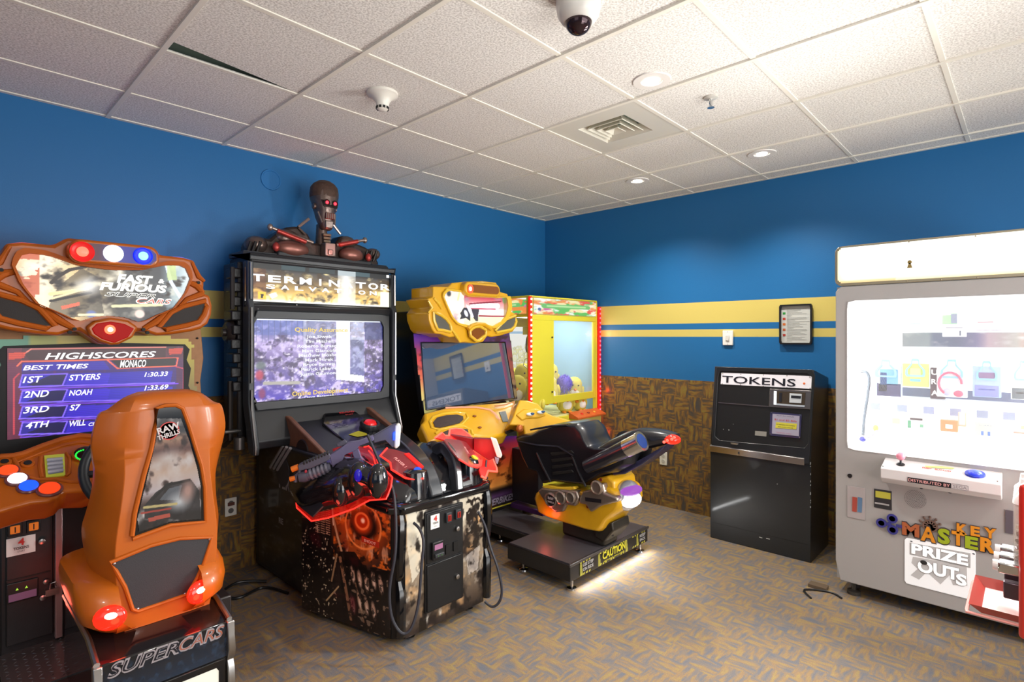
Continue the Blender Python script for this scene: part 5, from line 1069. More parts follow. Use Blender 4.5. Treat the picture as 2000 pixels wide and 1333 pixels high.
# tether cable of the left gun
CB = mat('cable_rubber', '2c2c34', .45)
fy = Pl((0, -1.60, 0), (0, -1, 0), Z5)
def cab(pts, par, r=.007): return MB().tube(cr(pts, 6, False), r, 8).build('cable', CB, par)
cab([at(718, 850, 2.75), at(742, 905, 2.70), at(757, 935, 2.66), at(768, 960, 2.62), at(773, 1010, 2.59), at(772, 1080, 2.57), at(761, 1150, 2.56), at(765, 1205, 2.555), at(784, 1237, 2.555), at(803, 1228, 2.57), at(817, 1180, 2.60), at(823, 1110, 2.63), at(827, 1060, 2.66), at(820, 1035, 2.69), at(808, 1022, 2.715)], gun)
# second gun behind the right plate
g2 = thing('light_gun', 'red toy rifle with pale butt pad at the right of the gun pedestal', 'toy gun', at(955, 880, 3.35), 'light guns of the shooting machine')
def gq(pts, D, m_, name, th=.04, **k): return MB().slab([at(*p, D) for p in pts], (Vector((.68, .73, 0)) * th)).build(name, m_, g2, bev=.004)
gq([(925, 857), (962, 858), (972, 893), (955, 900), (925, 880)], 3.32, mat('gun_red', '8a1a20', .3, coat=.3), 'stock')
gq([(958, 856), (970, 860), (981, 890), (978, 896), (970, 893)], 3.30, mat('butt_pad_pale', 'dcdcd2', .5), 'butt_pad', .05)
gq([(880, 850), (925, 857), (925, 880), (890, 876)], 3.34, mat('gun_red', '8a1a20', .3), 'receiver')
gq([(966, 893), (975, 896), (972, 908), (967, 905)], 3.30, mat('pad_grey', '8a8a98', .4), 'sling_mount', .03)
MB().tube(cr([at(950, 900, 3.2), at(948, 925, 3.15), at(952, 935, 3.12)], 4, False), .006, 8).build('swivel', CB, g2)
cab([at(934, 1000, 3.02), at(948, 1030, 2.98), at(958, 1070, 2.95), at(972, 1110, 2.93), at(980, 1150, 2.92), at(976, 1175, 2.91), at(962, 1186, 2.91), at(947, 1176, 2.93)], g2)
# power leads lying on the dark floor behind
MB().tube(cr([(-3.10, -.35, .012), (-3.25, -.28, .03), (-3.38, -.35, .012), (-3.30, -.45, .012), (-3.15, -.42, .012), (-3.08, -.6, .012)], 5, False), .008, 8).top('power_lead', BLACK, 'black power lead coiled on the carpet behind the shooting machine', 'power lead')
# ---------------------------------------------------------------- yellow motorbike machine
BX = -1.54
YEL_ = mat('yellow_plastic', 'd8a41c', .3, coat=.4, var=.05, vs=3); YEL2 = mat('yellow_rim', 'dcb32e', .3, coat=.4); BKB = mat('bike_black', '1d1d22', .3, coat=.35)
bk = thing('motorbike_arcade_machine', 'yellow and black ride-on motorbike arcade machine standing beside the toy crane', 'arcade machine', (-1.5, -1.1, 0))
Zb = (800, 530, 3.8075); Zm = (800, 540, 9.0909); Zc = (820, 760, 7.6923); Zk = (820, 780, 3.3327)
MB().yz([(-.05, 0), (-.05, 1.72), (-.40, 1.72), (-.46, 1.0), (-.60, .8), (-.68, .0)], -1.98, -1.10).build('cabinet', BLACK, bk, bev=.01)
sp = Pl((-1.5, -.53, 1.4), (0, -.992, .12), Zb)
bz = sp.poly([(28, 470), (742, 460), (800, 950), (108, 1060)])
MB().slab(bz, -sp.n * .05).build('screen_surround', BLACK, bk)
c = Cv(70, .9); c.grad([(0, 'c8c878'), (.25, 'd8c070'), (.45, 'd86a4a'), (.7, 'c83a48'), (.88, '6a2a90'), (1, '4a2aa0')]).noise('2a1018', 12, 18, 81, .56, .66, .7).mix((c.X > .5) * .45, '4a3a58')
arton(c, 'surround_print', artmat('print_satin', 0, .3, .3), bk, bz, n=tuple(sp.n), off=.002)
sc = sp.off(.006).poly([(82, 533), (706, 530), (775, 945), (120, 1032)])
MB().slab(sp.off(.010).poly([(82, 533), (706, 530), (775, 945), (120, 1032)]), -sp.n * .008).build('screen', mat('dark_glass_screen', '3c4c64', .03, 0, emit='2c3c58', es=.30, spec=1.0, coat=1.0, ior=1.9), bk)
MB().tube([p + sp.n * .006 for p in sc], .006, 6, True).build('screen_gasket', GBLACK, bk)
# marquee
mp = PY(-.74).z(*Zm)
out = [(420, 180), (690, 190), (760, 120), (1000, 92), (1300, 85), (1540, 110), (1620, 280), (1740, 310), (1775, 400), (1765, 600), (1885, 670), (1922, 780), (1900, 900), (1830, 990), (1600, 1060), (1460, 1080), (1385, 1060), (1310, 1165), (1170, 1195), (980, 1170), (900, 1180), (830, 1070), (720, 1085), (560, 1030), (460, 1020), (400, 940), (345, 780), (335, 650), (400, 560), (335, 430), (315, 400), (420, 375)]
MB().slab(mp.poly(out), (0, .26, 0)).build('marquee_housing', YEL_, bk, bev=.016, seg=3)
aw = mp.off(.01).poly([(600, 350), (680, 255), (960, 290), (1010, 365), (1560, 392), (1620, 360), (1725, 380), (1742, 560), (1690, 720), (1620, 800), (1470, 885), (1440, 880), (1330, 845), (1150, 860), (1085, 905), (850, 820), (760, 720), (650, 480)])
c = Cv(150, .55); x0_ = min(p.x for p in aw); x1_ = max(p.x for p in aw); z0_ = min(p.z for p in aw); z1_ = max(p.z for p in aw)
def am(u, v): p = mp.px(u, v); return ((p.x - x0_) / (x1_ - x0_), (p.z - z0_) / (z1_ - z0_))
c.grad([(0, 'fff0a8'), (.35, 'fff6e8'), (.7, 'f0a0a0'), (.85, 'c84858'), (1, '8a5068')]).mix((c.X < .3) * .9, 'fff4e0').noise('b08a98', 6, 5, 91, .55, .72, .5)
for a_, b_, w_, col in (((1110, 520), (1540, 530), .085, 'fff8ff'), ((1200, 630), (1670, 640), .085, 'fffbff'), ((1080, 775), (1650, 775), .08, 'fff6c0'), ((1060, 575), (1500, 585), .02, 'c85a70'), ((1220, 705), (1660, 715), .022, 'a03848'), ((1050, 490), (1600, 450), .02, '8a2a3c')):
    c.line([am(*a_), am(*b_)], w_, col)
c.poly([am(*t) for t in ((870, 770), (900, 700), (880, 660), (940, 560), (1000, 560), (1060, 640), (1060, 800), (980, 740))], '2c2a34').ell(*am(985, 660), .03, .12, 'e8e8f4', 1, .3, 20).poly([am(*t) for t in ((1080, 580), (1220, 585), (1200, 690), (1200, 800), (1160, 800), (1120, 750), (1100, 680))], '3a3440').poly([am(*t) for t in ((980, 500), (1060, 540), (1120, 720), (1090, 740), (1030, 620))], 'f4f0ff').line([am(870, 280), am(840, 420)], .02, 'f4f4a0').ell(*am(1670, 420), .05, .16, '4a9a5a', .9, .5).mix((c.X > .93) * .6, '8a5a20').ell(*am(680, 310), .04, .1, '202830', .9, .5)
art = arton(c, 'marquee_art', artmat('art_bike_marquee', 1.35), bk, aw, off=.001)
MB().ring((0, -1, 0), mp.px(1150, 560), [mp.px(1150 + (u - 1150) * 1.09, 560 + (v - 560) * 1.13) for u, v in ((600, 350), (680, 255), (960, 290), (1010, 365), (1560, 392), (1620, 360), (1725, 380), (1742, 560), (1690, 720), (1620, 800), (1470, 885), (1330, 860), (1150, 870), (1085, 905), (850, 820), (760, 720), (650, 480))], [p + Vector((0, .008, 0)) for p in aw], (0, -.02, 0), 90).build('window_rim', YEL2, bk, bev=.005)
for nm, pts in (('speaker', [(420, 640), (470, 650), (560, 690), (650, 760), (720, 850), (745, 960), (720, 990), (600, 960), (500, 950), (470, 890), (430, 780)]), ('speaker', [(1510, 970), (1600, 880), (1700, 770), (1880, 700), (1895, 800), (1860, 900), (1800, 950), (1650, 980), (1540, 1000)])):
    g = MB().slab(mp.off(.005).poly(pts), (0, .01, 0)).build(nm, mat('mesh_grey', '55564e', .55, bump=.6, bs=700), bk); MB().tube(mp.off(.005).poly(pts), .012, 8, True).build('speaker_rim', YEL2, g)
tl = mp.off(.03)
g = MB().slab(tl.poly([(1090, 960), (1150, 920), (1240, 910), (1340, 970), (1330, 1040), (1220, 1120), (1190, 1115), (1090, 1040)]), (0, .03, 0)).build('amber_lens', mat('amber_dark', '7a4412', .2, coat=.4), bk)
MB().tube(tl.poly([(1070, 975), (1110, 930), (1160, 900), (1240, 890), (1350, 950), (1345, 1050), (1215, 1150), (1180, 1145), (1080, 1060)]), .013, 8, True).build('lens_rim', YEL2, g)
MB().tube(tl.poly([(1040, 940), (1100, 880), (1200, 850), (1330, 860), (1440, 940)]), .016, 8).build('brow_ridge', YEL_, bk)
lb = PY(-.80).z(*Zm); p0, p1 = lb.px(985, 85), lb.px(1615, 385)
g = MB().xz(rrect(p0.x, p1.x, p1.z, p0.z, abs(p0.z - p1.z) * .45, 7), -.80, -.52).build('light_bar', YEL_, bk, bev=.012)
q0, q1 = lb.px(1030, 140), lb.px(1580, 325); MB().xz(rrect(q0.x, q1.x, q1.z, q0.z, abs(q0.z - q1.z) * .45, 7), -.805, -.79).build('amber_window', mat('amber_window', '7a4a14', .2, coat=.5, emit='7a3a08', es=.35), g)
p = PY(-.807).z(*Zm).px(1085, 225); MB().sph(p, .028, .006, .034, 16).build('lamp', glow('lamp_orange_red', 'ff5030', 2.2), g); MB().sph(p + Vector((-.006, -.004, 0)), .014, .006, .016, 12).build('lamp_core', glow('lamp_core_w', 'ffe0c8', 4), g)
rd = MB()
for pts in (((430, 390), (520, 480), (570, 580)), ((330, 430), (400, 560), (330, 650)), ((1765, 600), (1700, 720), (1600, 820)), ((860, 840), (1060, 900), (1090, 960)), ((760, 960), (830, 1060), (900, 1170))):
    rd.tube([mp.off(.004).px(*t) for t in pts], [.008, .014, .008], 8)
rd.bsplit('ridge', YEL2, bk)
# dashboard
dp = Pl((-1.5, -.62, 1.0), (0, -.62, 1), Zc)
def dz(*pts): return [dp.px(*t) for t in pts]
MB().slab(dz((60, 360), (250, 310), (420, 270), (800, 230), (1200, 200), (1420, 175), (1440, 400), (1340, 540), (1320, 680), (1050, 730), (850, 710), (620, 700), (400, 730), (140, 810), (90, 700), (10, 530), (70, 460)), -dp.n * .10).build('dashboard', YEL_, bk, bev=.02, seg=3)
g = MB().slab(Pl(dp.p, dp.n, Zc).off(.006).poly([(200, 500), (260, 430), (400, 395), (560, 385), (650, 410), (655, 460), (600, 510), (450, 550), (300, 580), (230, 570)]), -dp.n * .004).build('speaker_grille', mat('chrome_grille', '6a6468', .25, .7, bump=1, bs=90), bk)
MB().tube(dz((150, 500), (200, 430), (330, 380), (550, 350), (690, 370), (720, 440), (640, 530), (450, 590), (280, 620), (180, 590)), .011, 8, True).build('grille_rim', YEL2, g)
g = MB().slab(dp.off(.006).poly([(330, 660), (420, 620), (600, 590), (720, 610), (730, 650), (600, 690), (400, 720)]), -dp.n * .004).build('speaker_grille', mat('chrome_grille', '6a6468', .25, .7, bump=1, bs=90), bk)
MB().tube(dz((230, 680), (300, 620), (450, 580), (650, 560), (770, 620), (790, 690)), .011, 8).build('grille_rim', YEL2, g)
for u, v in ((820, 410), (900, 580)): MB().sph(dp.off(.004).px(u, v), .018, .014, .008, 12).build('logo_dot', mat('dash_emblem', '8a5028', .4, .3), bk)
pw = glow('edge_glow_pink', 'ffb090', 1.0); MB().tube(dp.off(.012).poly(((390, 285), (600, 275), (850, 275), (1050, 310), (1130, 370), (1200, 460))), .006, 8).build('light_tube', pw, bk)
MB().tube(dp.off(.02).poly(((1130, 260), (1300, 235), (1420, 190), (1400, 300), (1370, 480))), .007, 8).build('light_tube', glow('edge_glow_warm', 'f0a060', .8), bk)
g = MB().slab(dp.off(.006).poly([(1195, 345), (1290, 335), (1335, 490), (1250, 495)]), -dp.n * .004).build('keypad', mat('keypad_grey', '6a7474', .5, bump=1, bs=120), bk)
# headlamp cowl
cw = Pl((-1.47, -1.12, .9), (-.45, -.80, .42), Zc)
MB().slab(cw.poly([(1340, 540), (1400, 420), (1440, 300), (1500, 165), (1620, 170), (1780, 220), (1880, 340), (2000, 400), (2200, 450), (2400, 520), (2460, 570), (2200, 560), (1960, 560), (1800, 620), (1700, 700), (1620, 760), (1580, 740), (1560, 560)]), -cw.n * .16).build('bike_cowl', YEL_, bk, bev=.025, seg=3)
dpo = dp; dp = cw
g = MB().slab(dp.off(.01).poly([(1440, 390), (1560, 300), (1760, 290), (1880, 340), (1900, 400), (1780, 440), (1600, 450), (1540, 480)]), -dp.n * .04).build('cowl', YEL_, bk, bev=.01)
for u, v in ((1660, 380), (1820, 350)):
    p = dp.off(.015).px(u, v); MB().sph(p, .034, .028, .012, 14).build('cowl_lamp', mat('lamp_white_blue', 'dce8ee', .15, coat=.5, emit='b8ccd8', es=.3), g); MB().sph(p + Vector((0, -.02, .004)), .02, .014, .01, 12).build('cowl_lamp_blue', mat('lamp_blue', '244a78', .1, coat=.5), g)
MB().sph(dp.off(.02).px(1500, 600), .03, .025, .03, 14).build('indicator', mat('indicator_orange', 'a85a24', .3, .3), bk)
dp = dpo
MB().tube([dp.off(.03).px(1300, 660), dp.off(.02).px(1480, 590), dp.off(.02).px(1560, 540)], .012, 8).build('handlebar', MBLACK, bk)
# lower front print
lp = PY(-.72).z(*Zk); fpts = [(440, 700), (445, 480), (520, 330), (600, 245), (625, 250), (640, 400), (655, 480), (650, 640)]
MB().slab(lp.poly([(300, 770), (300, 250), (630, 240), (660, 470), (655, 715), (440, 790)]), (0, .3, 0)).build('lower_cabinet', BLACK, bk)
c = Cv(90, 1.6); c.grad([(0, '1a1a14'), (.1, '141418'), (.17, '5a3a6a'), (.24, '1a1414'), (.3, 'e89a48'), (.5, 'd8702c'), (.68, 'c83a2c'), (.82, 'a02848'), (.93, '4a28a0'), (1, '3a2a90')]).noise('3a1408', 8, 14, 95, .6, .72, .5).mix((c.X < .2) * (c.Y > .3) * .6, 'c02030')
art = arton(c, 'front_artwork', artmat('print_satin', 0, .3, .3), bk, lp.poly([(300, 760), (300, 250), (630, 240), (660, 470), (652, 660), (440, 735)]), off=.002)
m = MB(); q = lp.off(.004); m.text('SUPERBIKES 2', q.px(640, 640), (1, 0, 0), (0, 0, 1), .05, .42, 'R', .3, .03); m.build('lettering', mat('bike_letters', 'a8a0b4', .3, .3), art)
MB().tube([q.px(450, 722), q.px(640, 662)], .006, 6).build('yellow_line', mat('line_yellow', 'b8b030', .5), art)
MB().box(-1.28, -1.22, -1.0, -.6, .2, .62).build('side_panel', mat('panel_slate', '2c2c32', .4), bk, bev=.006)
MB().box(-1.30, -1.1, -1.06, -.6, .14, .18).build('purple_sill', mat('sill_purple', '5a3a78', .4), bk, bev=.004)
# beam and platform
PB = mat('platform_black', '1a1a1c', .3, coat=.3); PT = mat('platform_top', '5c5a60', .38, .5)
MB().box(-1.68, -1.34, -1.30, -.60, .075, .14).build('beam', PB, bk, bev=.006)
MB().box(-1.66, -1.36, -1.28, -.62, .14, .146).build('beam_cover', PT, bk)
plat = MB().box(-1.925, -1.015, -1.80, -1.285, .065, .165).build('platform', PB, bk, bev=.004)
MB().box(-1.915, -1.025, -1.79, -1.295, .165, .171).build('platform_top', PT, plat)
MB().box(-1.93, -1.01, -1.806, -1.794, .155, .173).build('platform_edge', mat('edge_steel', '6a686a', .3, .8), plat, bev=.002)
c = Cv(160, .12, '1c1c1a')
for k in range(26):
    x = k / 26 * 1.0
    for ya, yb in ((.86, 1.), (0, .12)): c.poly([(x, ya), (x + .018, ya), (x + .026, yb), (x + .008, yb)], 'c8c040') if k in (0, 1, 2, 3, 7, 8, 9, 11, 12, 15, 16, 17, 20, 21, 22, 24, 25) else None
c.mix((c.X > .02) * (c.X < .24) * (c.Y > .12) * (c.Y < .86), '16161a').mix((c.X > .86) * (c.Y > .15) * (c.Y < .86), '1a1a1e')
for xa in (.0, .245, .66, .84): c.poly([(xa, 0), (xa + .04, 0), (xa + .02, 1), (xa + 0, .8)], 'b8b444', .8)
X0c, X1c = -1.83, -1.05; Zc0, Zc1 = .073, .158
g = c.mesh('caution_strip', artmat('print_matte'), plat, (X0c, -1.8035, Zc0), (X1c, -1.8035, Zc0), (X0c, -1.8035, Zc1))
m = MB(); m.text('CAUTION', (-1.46, -1.806, .105), (1, 0, 0), (0, 0, 1), .046, .27, 'C', 0, .04).text('MOVING MACHINE', (-1.46, -1.806, .083), (1, 0, 0), (0, 0, 1), .012, .24, 'C', 0, .01); m.build('lettering', mat('caution_yellow', 'c4bc30', .5), g)
m = MB()
for x in (-1.75, -1.10):
    for k, s in enumerate(('USE STEP', 'ON RIDE')) if x < -1.5 else enumerate(('KEEP', 'BACK')): m.text(s, (x, -1.806, .125 - k * .028), (1, 0, 0), (0, 0, 1), .020, .11 if x < -1.5 else .075, 'C', 0, .02)
m.build('lettering', mat('caution_white', 'b8b8b8', .5), g)
for x, y in ((-1.87, -1.77), (-1.07, -1.77), (-1.87, -1.38), (-1.07, -1.34), (-1.60, -.9)):
    MB().lathe([(.032, 0), (.03, .010), (.010, .016), (.009, .07), (.001, .07)], (x, y, 0), seg=18).build('levelling_foot', CHROME, bk)
# bike: pylon, belly, engine covers, fairing, seat, tail
BLY = .0; Xs = -1.62; Xw = .30
sd = Pl((Xs, 0, 0), (-1, 0, 0), Zk)
def side(pts, name, m_, w=None, off=0, par=bk, bev=.01, seg=3):
    w = Xw if w is None else w; q = Pl((Xs + off, 0, 0), (-1, 0, 0), Zk); return MB().slab([q.px(*t) for t in pts], (w, 0, 0)).build(name, m_, par, bev=bev, seg=seg)
side([(1130, 850), (1250, 800), (1260, 860), (1200, 935), (1140, 900)], 'pylon', mat('pylon_dark', '3a3630', .35, .4), .2, .05)
MB().box(-1.56, -1.40, -1.80, -1.45, .17, .34).build('pylon_base', mat('pylon_dark', '3a3630', .35, .4), bk, bev=.02)
def body(rows, name, m_, par=bk, sm=50, **k):    # lens-shaped volume from a traced side outline, full in the middle
    secs = []
    for off, sc_ in ((0, .90), (.025, .97), (.06, 1.0), (Xw - .06, 1.0), (Xw - .025, .97), (Xw, .90)):
        base = [sd.px(*t) for t in rows]; cc = sum(base, Vector()) / len(base)
        secs.append([Vector((Xs + off, cc.y + (p.y - cc.y) * sc_, cc.z + (p.z - cc.z) * sc_)) for p in base])
    return MB().loft(secs).build(name, m_, par, sm=sm, **k)
belly = body([(722, 650), (735, 615), (790, 575), (900, 570), (1000, 590), (1100, 600), (1180, 560), (1240, 570), (1285, 600), (1305, 640), (1310, 690), (1290, 735), (1250, 765), (1215, 800), (1185, 850), (1160, 875), (1080, 862), (980, 830), (900, 805), (800, 770), (745, 740)], 'belly_fairing', YEL_, bev=.008)
side([(1100, 560), (1150, 515), (1220, 500), (1262, 540), (1272, 620), (1220, 620), (1200, 560)], 'engine_shield', YEL_, .26, .02, bev=.015)
side([(790, 570), (830, 560), (900, 575), (985, 575), (1000, 570), (1010, 590), (860, 610)], 'shield_edge', YEL2, .05, -.01, bev=.006)
side([(765, 600), (790, 580), (850, 588), (930, 592), (1020, 600), (1035, 650), (1010, 700), (950, 690), (930, 735), (880, 740), (830, 700), (790, 640)], 'engine_cover', SILVER, .06, -.03, bev=.012)
side([(1040, 640), (1060, 600), (1120, 590), (1130, 560), (1190, 550), (1200, 610), (1280, 640), (1290, 670), (1210, 690), (1170, 700), (1110, 740), (1080, 690), (1030, 680)], 'engine_cover', SILVER, .06, -.03, bev=.012)
eq = Pl((Xs - .035, 0, 0), (-1, 0, 0), Zk)
for u, v, r in ((855, 655, .05), (1155, 575, .045), (985, 640, .04), (920, 640, .045)):
    MB().lathe([(r, 0), (r, .012), (r * .8, .018), (r * .75, .010), (.001, .012)], eq.px(u, v), (-1, 0, 0), 24).build('engine_disc', SILVER, bk)
p = Pl((Xs - .055, 0, 0), (-1, 0, 0), Zk).px(855, 660)
g = MB().lathe([(.034, 0), (.034, .003), (.001, .003)], p, (-1, 0, 0), 24).build('badge', mat('badge_dark', '20181c', .4), bk)
MB().text('RAW', p + Vector((-.004, 0, .006)), (0, -1, 0), (0, 0, 1), .018, .05, 'C', 0, .03).text('THRILLS', p + Vector((-.004, 0, -.016)), (0, -1, 0), (0, 0, 1), .012, .055, 'C', 0, .02).build('lettering', mat('badge_letters', 'c8b8b8', .4), g)
MB().slab([Pl((Xs - .034, 0, 0), (-1, 0, 0), Zk).px(*t) for t in ((1075, 640), (1180, 655), (1178, 678), (1078, 665))], (.003, 0, 0)).build('engine_nameplate', mat('nameplate_dark', '1c1a20', .4), bk)
for u, v in ((995, 580), (1180, 525), (1095, 700)): MB().lathe([(.010, 0), (.010, .006), (.001, .006)], Pl((Xs - .0, 0, 0), (-1, 0, 0), Zk).px(u, v), (-1, 0, 0), 12).build('belly_bolt', mat('bolt_red', '7a3020', .4), bk)
fair = [(600, 250), (640, 235), (700, 225), (760, 195), (860, 165), (960, 155), (1010, 160), (1050, 200), (1075, 260), (1100, 305), (1150, 322), (1220, 322), (1290, 360), (1380, 350), (1370, 430), (1270, 485), (1190, 500), (1080, 572), (960, 560), (850, 545), (780, 560), (740, 480), (680, 460), (640, 380)]
body(fair, 'fairing', BKB, bev=.006)
# seat tail
tail = []
for (u, v, hgt, w) in ((1180, 360, 70, .15), (1240, 330, 110, .14), (1320, 300, 140, .125), (1420, 268, 155, .115), (1520, 255, 125, .10), (1600, 252, 92, .085), (1665, 252, 50, .06)):
    c0 = Pl((Xs + .15, 0, 0), (-1, 0, 0), Zk).px(u, v - hgt * .5); c1 = Pl((Xs + .15, 0, 0), (-1, 0, 0), Zk).px(u, v + hgt * .5)
    hh = (c0 - c1).length / 2; cc = (c0 + c1) / 2; cc.x = Xs + .15
    tail.append([cc + Vector((w * math.copysign(abs(math.cos(a)) ** .7, math.cos(a)), 0, hh * math.copysign(abs(math.sin(a)) ** .8, math.sin(a)))) for a in [2 * math.pi * k / 18 for k in range(18)]])
tl_ = MB().loft([list(q) for q in zip(*[cr(list(col), 3, False) for col in zip(*tail)])]).build('tail', BKB, bk, sm=60)
seatp = MB().loft([[Pl((Xs + .15, 0, 0), (-1, 0, 0), Zk).px(u, v) + Vector((w * math.cos(a), 0, .022 * math.sin(a))) for a in [2 * math.pi * k / 14 for k in range(14)]] for u, v, w in ((1060, 250, .02), (1090, 300, .09), (1150, 325, .12), (1230, 318, .12), (1270, 290, .10), (1320, 230, .07))]).build('seat', mat('seat_vinyl', '26262c', .45), bk, sm=60)
side([(1230, 470), (1300, 440), (1420, 400), (1560, 320), (1610, 290), (1560, 345), (1440, 430), (1330, 490), (1260, 500)], 'under_tail', mat('under_tail_sheen', '2c2c48', .25, coat=.5), .16, .07, bev=.01)
MB().sph(Pl((Xs + .12, 0, 0), (-1, 0, 0), Zk).px(1640, 262), .05, .055, .03, 14).build('tail_light', mat('tail_red', 'c01408', .15, emit='ff2410', es=1.6, coat=.5), bk)
tq = Pl((Xs + .05, 0, 0), (-1, 0, 0), Zk)
for u, v in ((1590, 280), (1610, 270), (1640, 262), (1655, 250)): MB().sph(tq.px(u, v), .010, .010, .009, 8).build('tail_bulb', glow('bulb_red', 'ff5040', 3), bk)
# exhaust silencer
ex0, ex1 = Pl((Xs - .03, 0, 0), (-1, 0, 0), Zk).px(1090, 440), Pl((Xs - .03, 0, 0), (-1, 0, 0), Zk).px(1350, 320); ex2 = Pl((Xs - .03, 0, 0), (-1, 0, 0), Zk).px(1440, 275)
MB().tube([ex0, ex1], [.045, .055], 20).build('silencer', mat('silencer_dark', '222228', .25, coat=.5), bk)
ed = (ex2 - ex1).normalized()
g = MB().tube([ex1, ex2], .056, 24).build('silencer_tip', CHROME, bk)
MB().tube([ex2 - ed * .006, ex2 + ed * .006], .060, 24).build('tip_ring', CHROME, g); MB().tube([ex2 + ed * .004, ex2 + ed * .008], .045, 20).build('tip_bore', mat('bore_dark', '1a2a4a', .2, emit='2040a0', es=.5), g)
for pts in (((640, 275), (760, 300), (900, 310), (1000, 370)), ((760, 350), (800, 440), (850, 540)), ((990, 370), (1030, 470), (1080, 570)), ((720, 200), (860, 175), (960, 170))):
    MB().tube([Pl((Xs - .006, 0, 0), (-1, 0, 0), Zk).px(*t) for t in pts], [.006, .008, .008, .006][:len(pts)], 8).build('fairing_crease', BKB, bk)
for k in range(4): side([(845 + k * 6, 350 + k * 42), (985, 335 + k * 42), (1000, 352 + k * 42), (860, 372 + k * 42)], 'intake_slot', MBLACK, .02, -.008, bev=.003)
# white lit tail lamp of the belly
lampc = Vector((Xs + .12, sd.px(1305, 650).y, PX(Xs + .12).z(*Zk).px(1395, 645).z))
g = MB().sph(lampc + Vector((.01, .03, .005)), .115, .07, .095, 20).build('lamp_bowl', mat('bowl_chrome', 'c8c8d0', .2, .6), bk)
MB().sph(lampc + Vector((-.01, -.01, -.012)), .092, .052, .046, 18).build('rear_lamp', glow('lamp_white', 'ffffff', 2.2), g)
MB().sph(lampc + Vector((-.01, -.01, .048)), .100, .055, .030, 14).build('purple_glow', glow('lamp_purple', '9a50b8', 1.2), g)
area('platform_underglow', (-1.45, -1.80, .060), (-1.45, -1.98, 0), .85, .03, 3.6, (1, 1, 1))
spot('bike_rear_lamp', lampc + Vector((.0, -.07, -.06)), 6, 110, .9, (1, 1, 1), aim=lampc + Vector((.15, -.07, -.75)), rad=.03)
point('platform_red_glow', (-1.68, -1.40, .30), .35, (1, .12, .08), .03)
# small items seen at the belly rear
MB().lathe([(.012, 0), (.012, .03), (.001, .03)], Pl((Xs + .1, 0, 0), (-1, 0, 0), Zk).px(1250, 890), (0, 0, 1), 12).build('pylon_bolt', MBLACK, bk)
# ---------------------------------------------------------------- yellow toy crane in the corner
CX0, CX1, CY0, CY1, CZ = -1.040, -.045, -.70, -.03, 1.875
ck = thing('toy_crane_machine', 'yellow toy crane machine full of yellow plush toys in the room corner', 'crane machine', ((CX0 + CX1) / 2, (CY0 + CY1) / 2, 0))
CYL = mat('crane_yellow', 'd2c838', .4); CYP = mat('crane_pale_yellow', 'd8d878', .4)
Zk2 = (980, 560, 4.167); fp = PY(CY0).z(*Zk2); lp = PX(CX0).z(*Zk2)
zmb = fp.px(400, 236).z; zwt = fp.px(430, 277).z; zwb = fp.px(430, 892).z; zfb = fp.px(410, 955).z; zob = fp.px(410, 1025).z
xw0, xw1 = fp.px(425, 500).x, fp.px(745, 500).x
b = MB(); b.box(CX0, CX1, CY0, CY1, 0.03, .80).build('lower_cabinet', CYL, ck, bev=.006)
MB().box(CX0, CX1, CY0, CY1, CZ - .012, CZ).build('roof', CYL, ck, bev=.003)
MB().box(CX0 + .01, CX1 - .01, CY0 + .012, CY1, zmb, CZ - .012).build('marquee_box', mat('marquee_box', 'c8c070', .5), ck)
posts = [(CX0, CX0 + .03, CY0, CY0 + .03), (CX1 - .03, CX1, CY0, CY0 + .03), (CX0, CX0 + .02, CY1 - .02, CY1), (CX1 - .02, CX1, CY1 - .02, CY1)]
for p in posts: MB().box(*p, .80, CZ - .012).build('post', CYL, ck)
MB().box(CX0 + .03, CX1 - .03, CY0, CY0 + .02, zwt, zmb).box(CX0 + .03, xw0, CY0, CY0 + .02, zfb, zwt).box(xw1, CX1 - .03, CY0, CY0 + .02, zfb, zwt).box(xw0, xw1, CY0, CY0 + .02, zfb, zwb).build('door_frame', CYL, ck, bev=.003)
for z in (zwt + .05 - .2, zwb + .04): MB().cyl((xw0 - .03, CY0 - .01, z), (xw0 - .03, CY0, z), .008, seg=10).build('door_lock', DGREY, ck)
c = Cv(110, .3, 'f0e4a0')
def crmarq(seed):
    c = Cv(110, .32, 'f4e8b0'); c.noise('f09048', 5, 3, seed, .5, .6, .9).noise('5ac060', 5, 3, seed + 1, .58, .64, .9).noise('ffffff', 7, 4, seed + 2, .55, .7, .8).noise('e85a50', 8, 4, seed + 3, .64, .7, .7).noise('d06aa0', 6, 3, seed + 5, .68, .74, .6)
    c.line([(.15, .52), (.85, .58)], .08, '70c070', .9).line([(.2, .54), (.8, .58)], .03, 'b8e8a0', .9).ell(.08, .3, .03, .12, '3a5a90', .9, .4); return c
crmarq(201).mesh('marquee_print', artmat('art_crane', 1.0), ck, (CX0 + .05, CY0 - .002, zmb + .01), (CX1 - .02, CY0 - .002, zmb + .01), (CX0 + .05, CY0 - .002, CZ - .02))
crmarq(207).mesh('marquee_print', artmat('art_crane', 1.0), ck, (CX0 - .002, CY1, zmb + .01), (CX0 - .002, CY0 + .04, zmb + .01), (CX0 - .002, CY1, CZ - .02))
MB().box(CX0, CX0 + .012, CY0 + .03, CY1 - .02, zmb - .02, zmb).build('side_rail', CYL, ck)
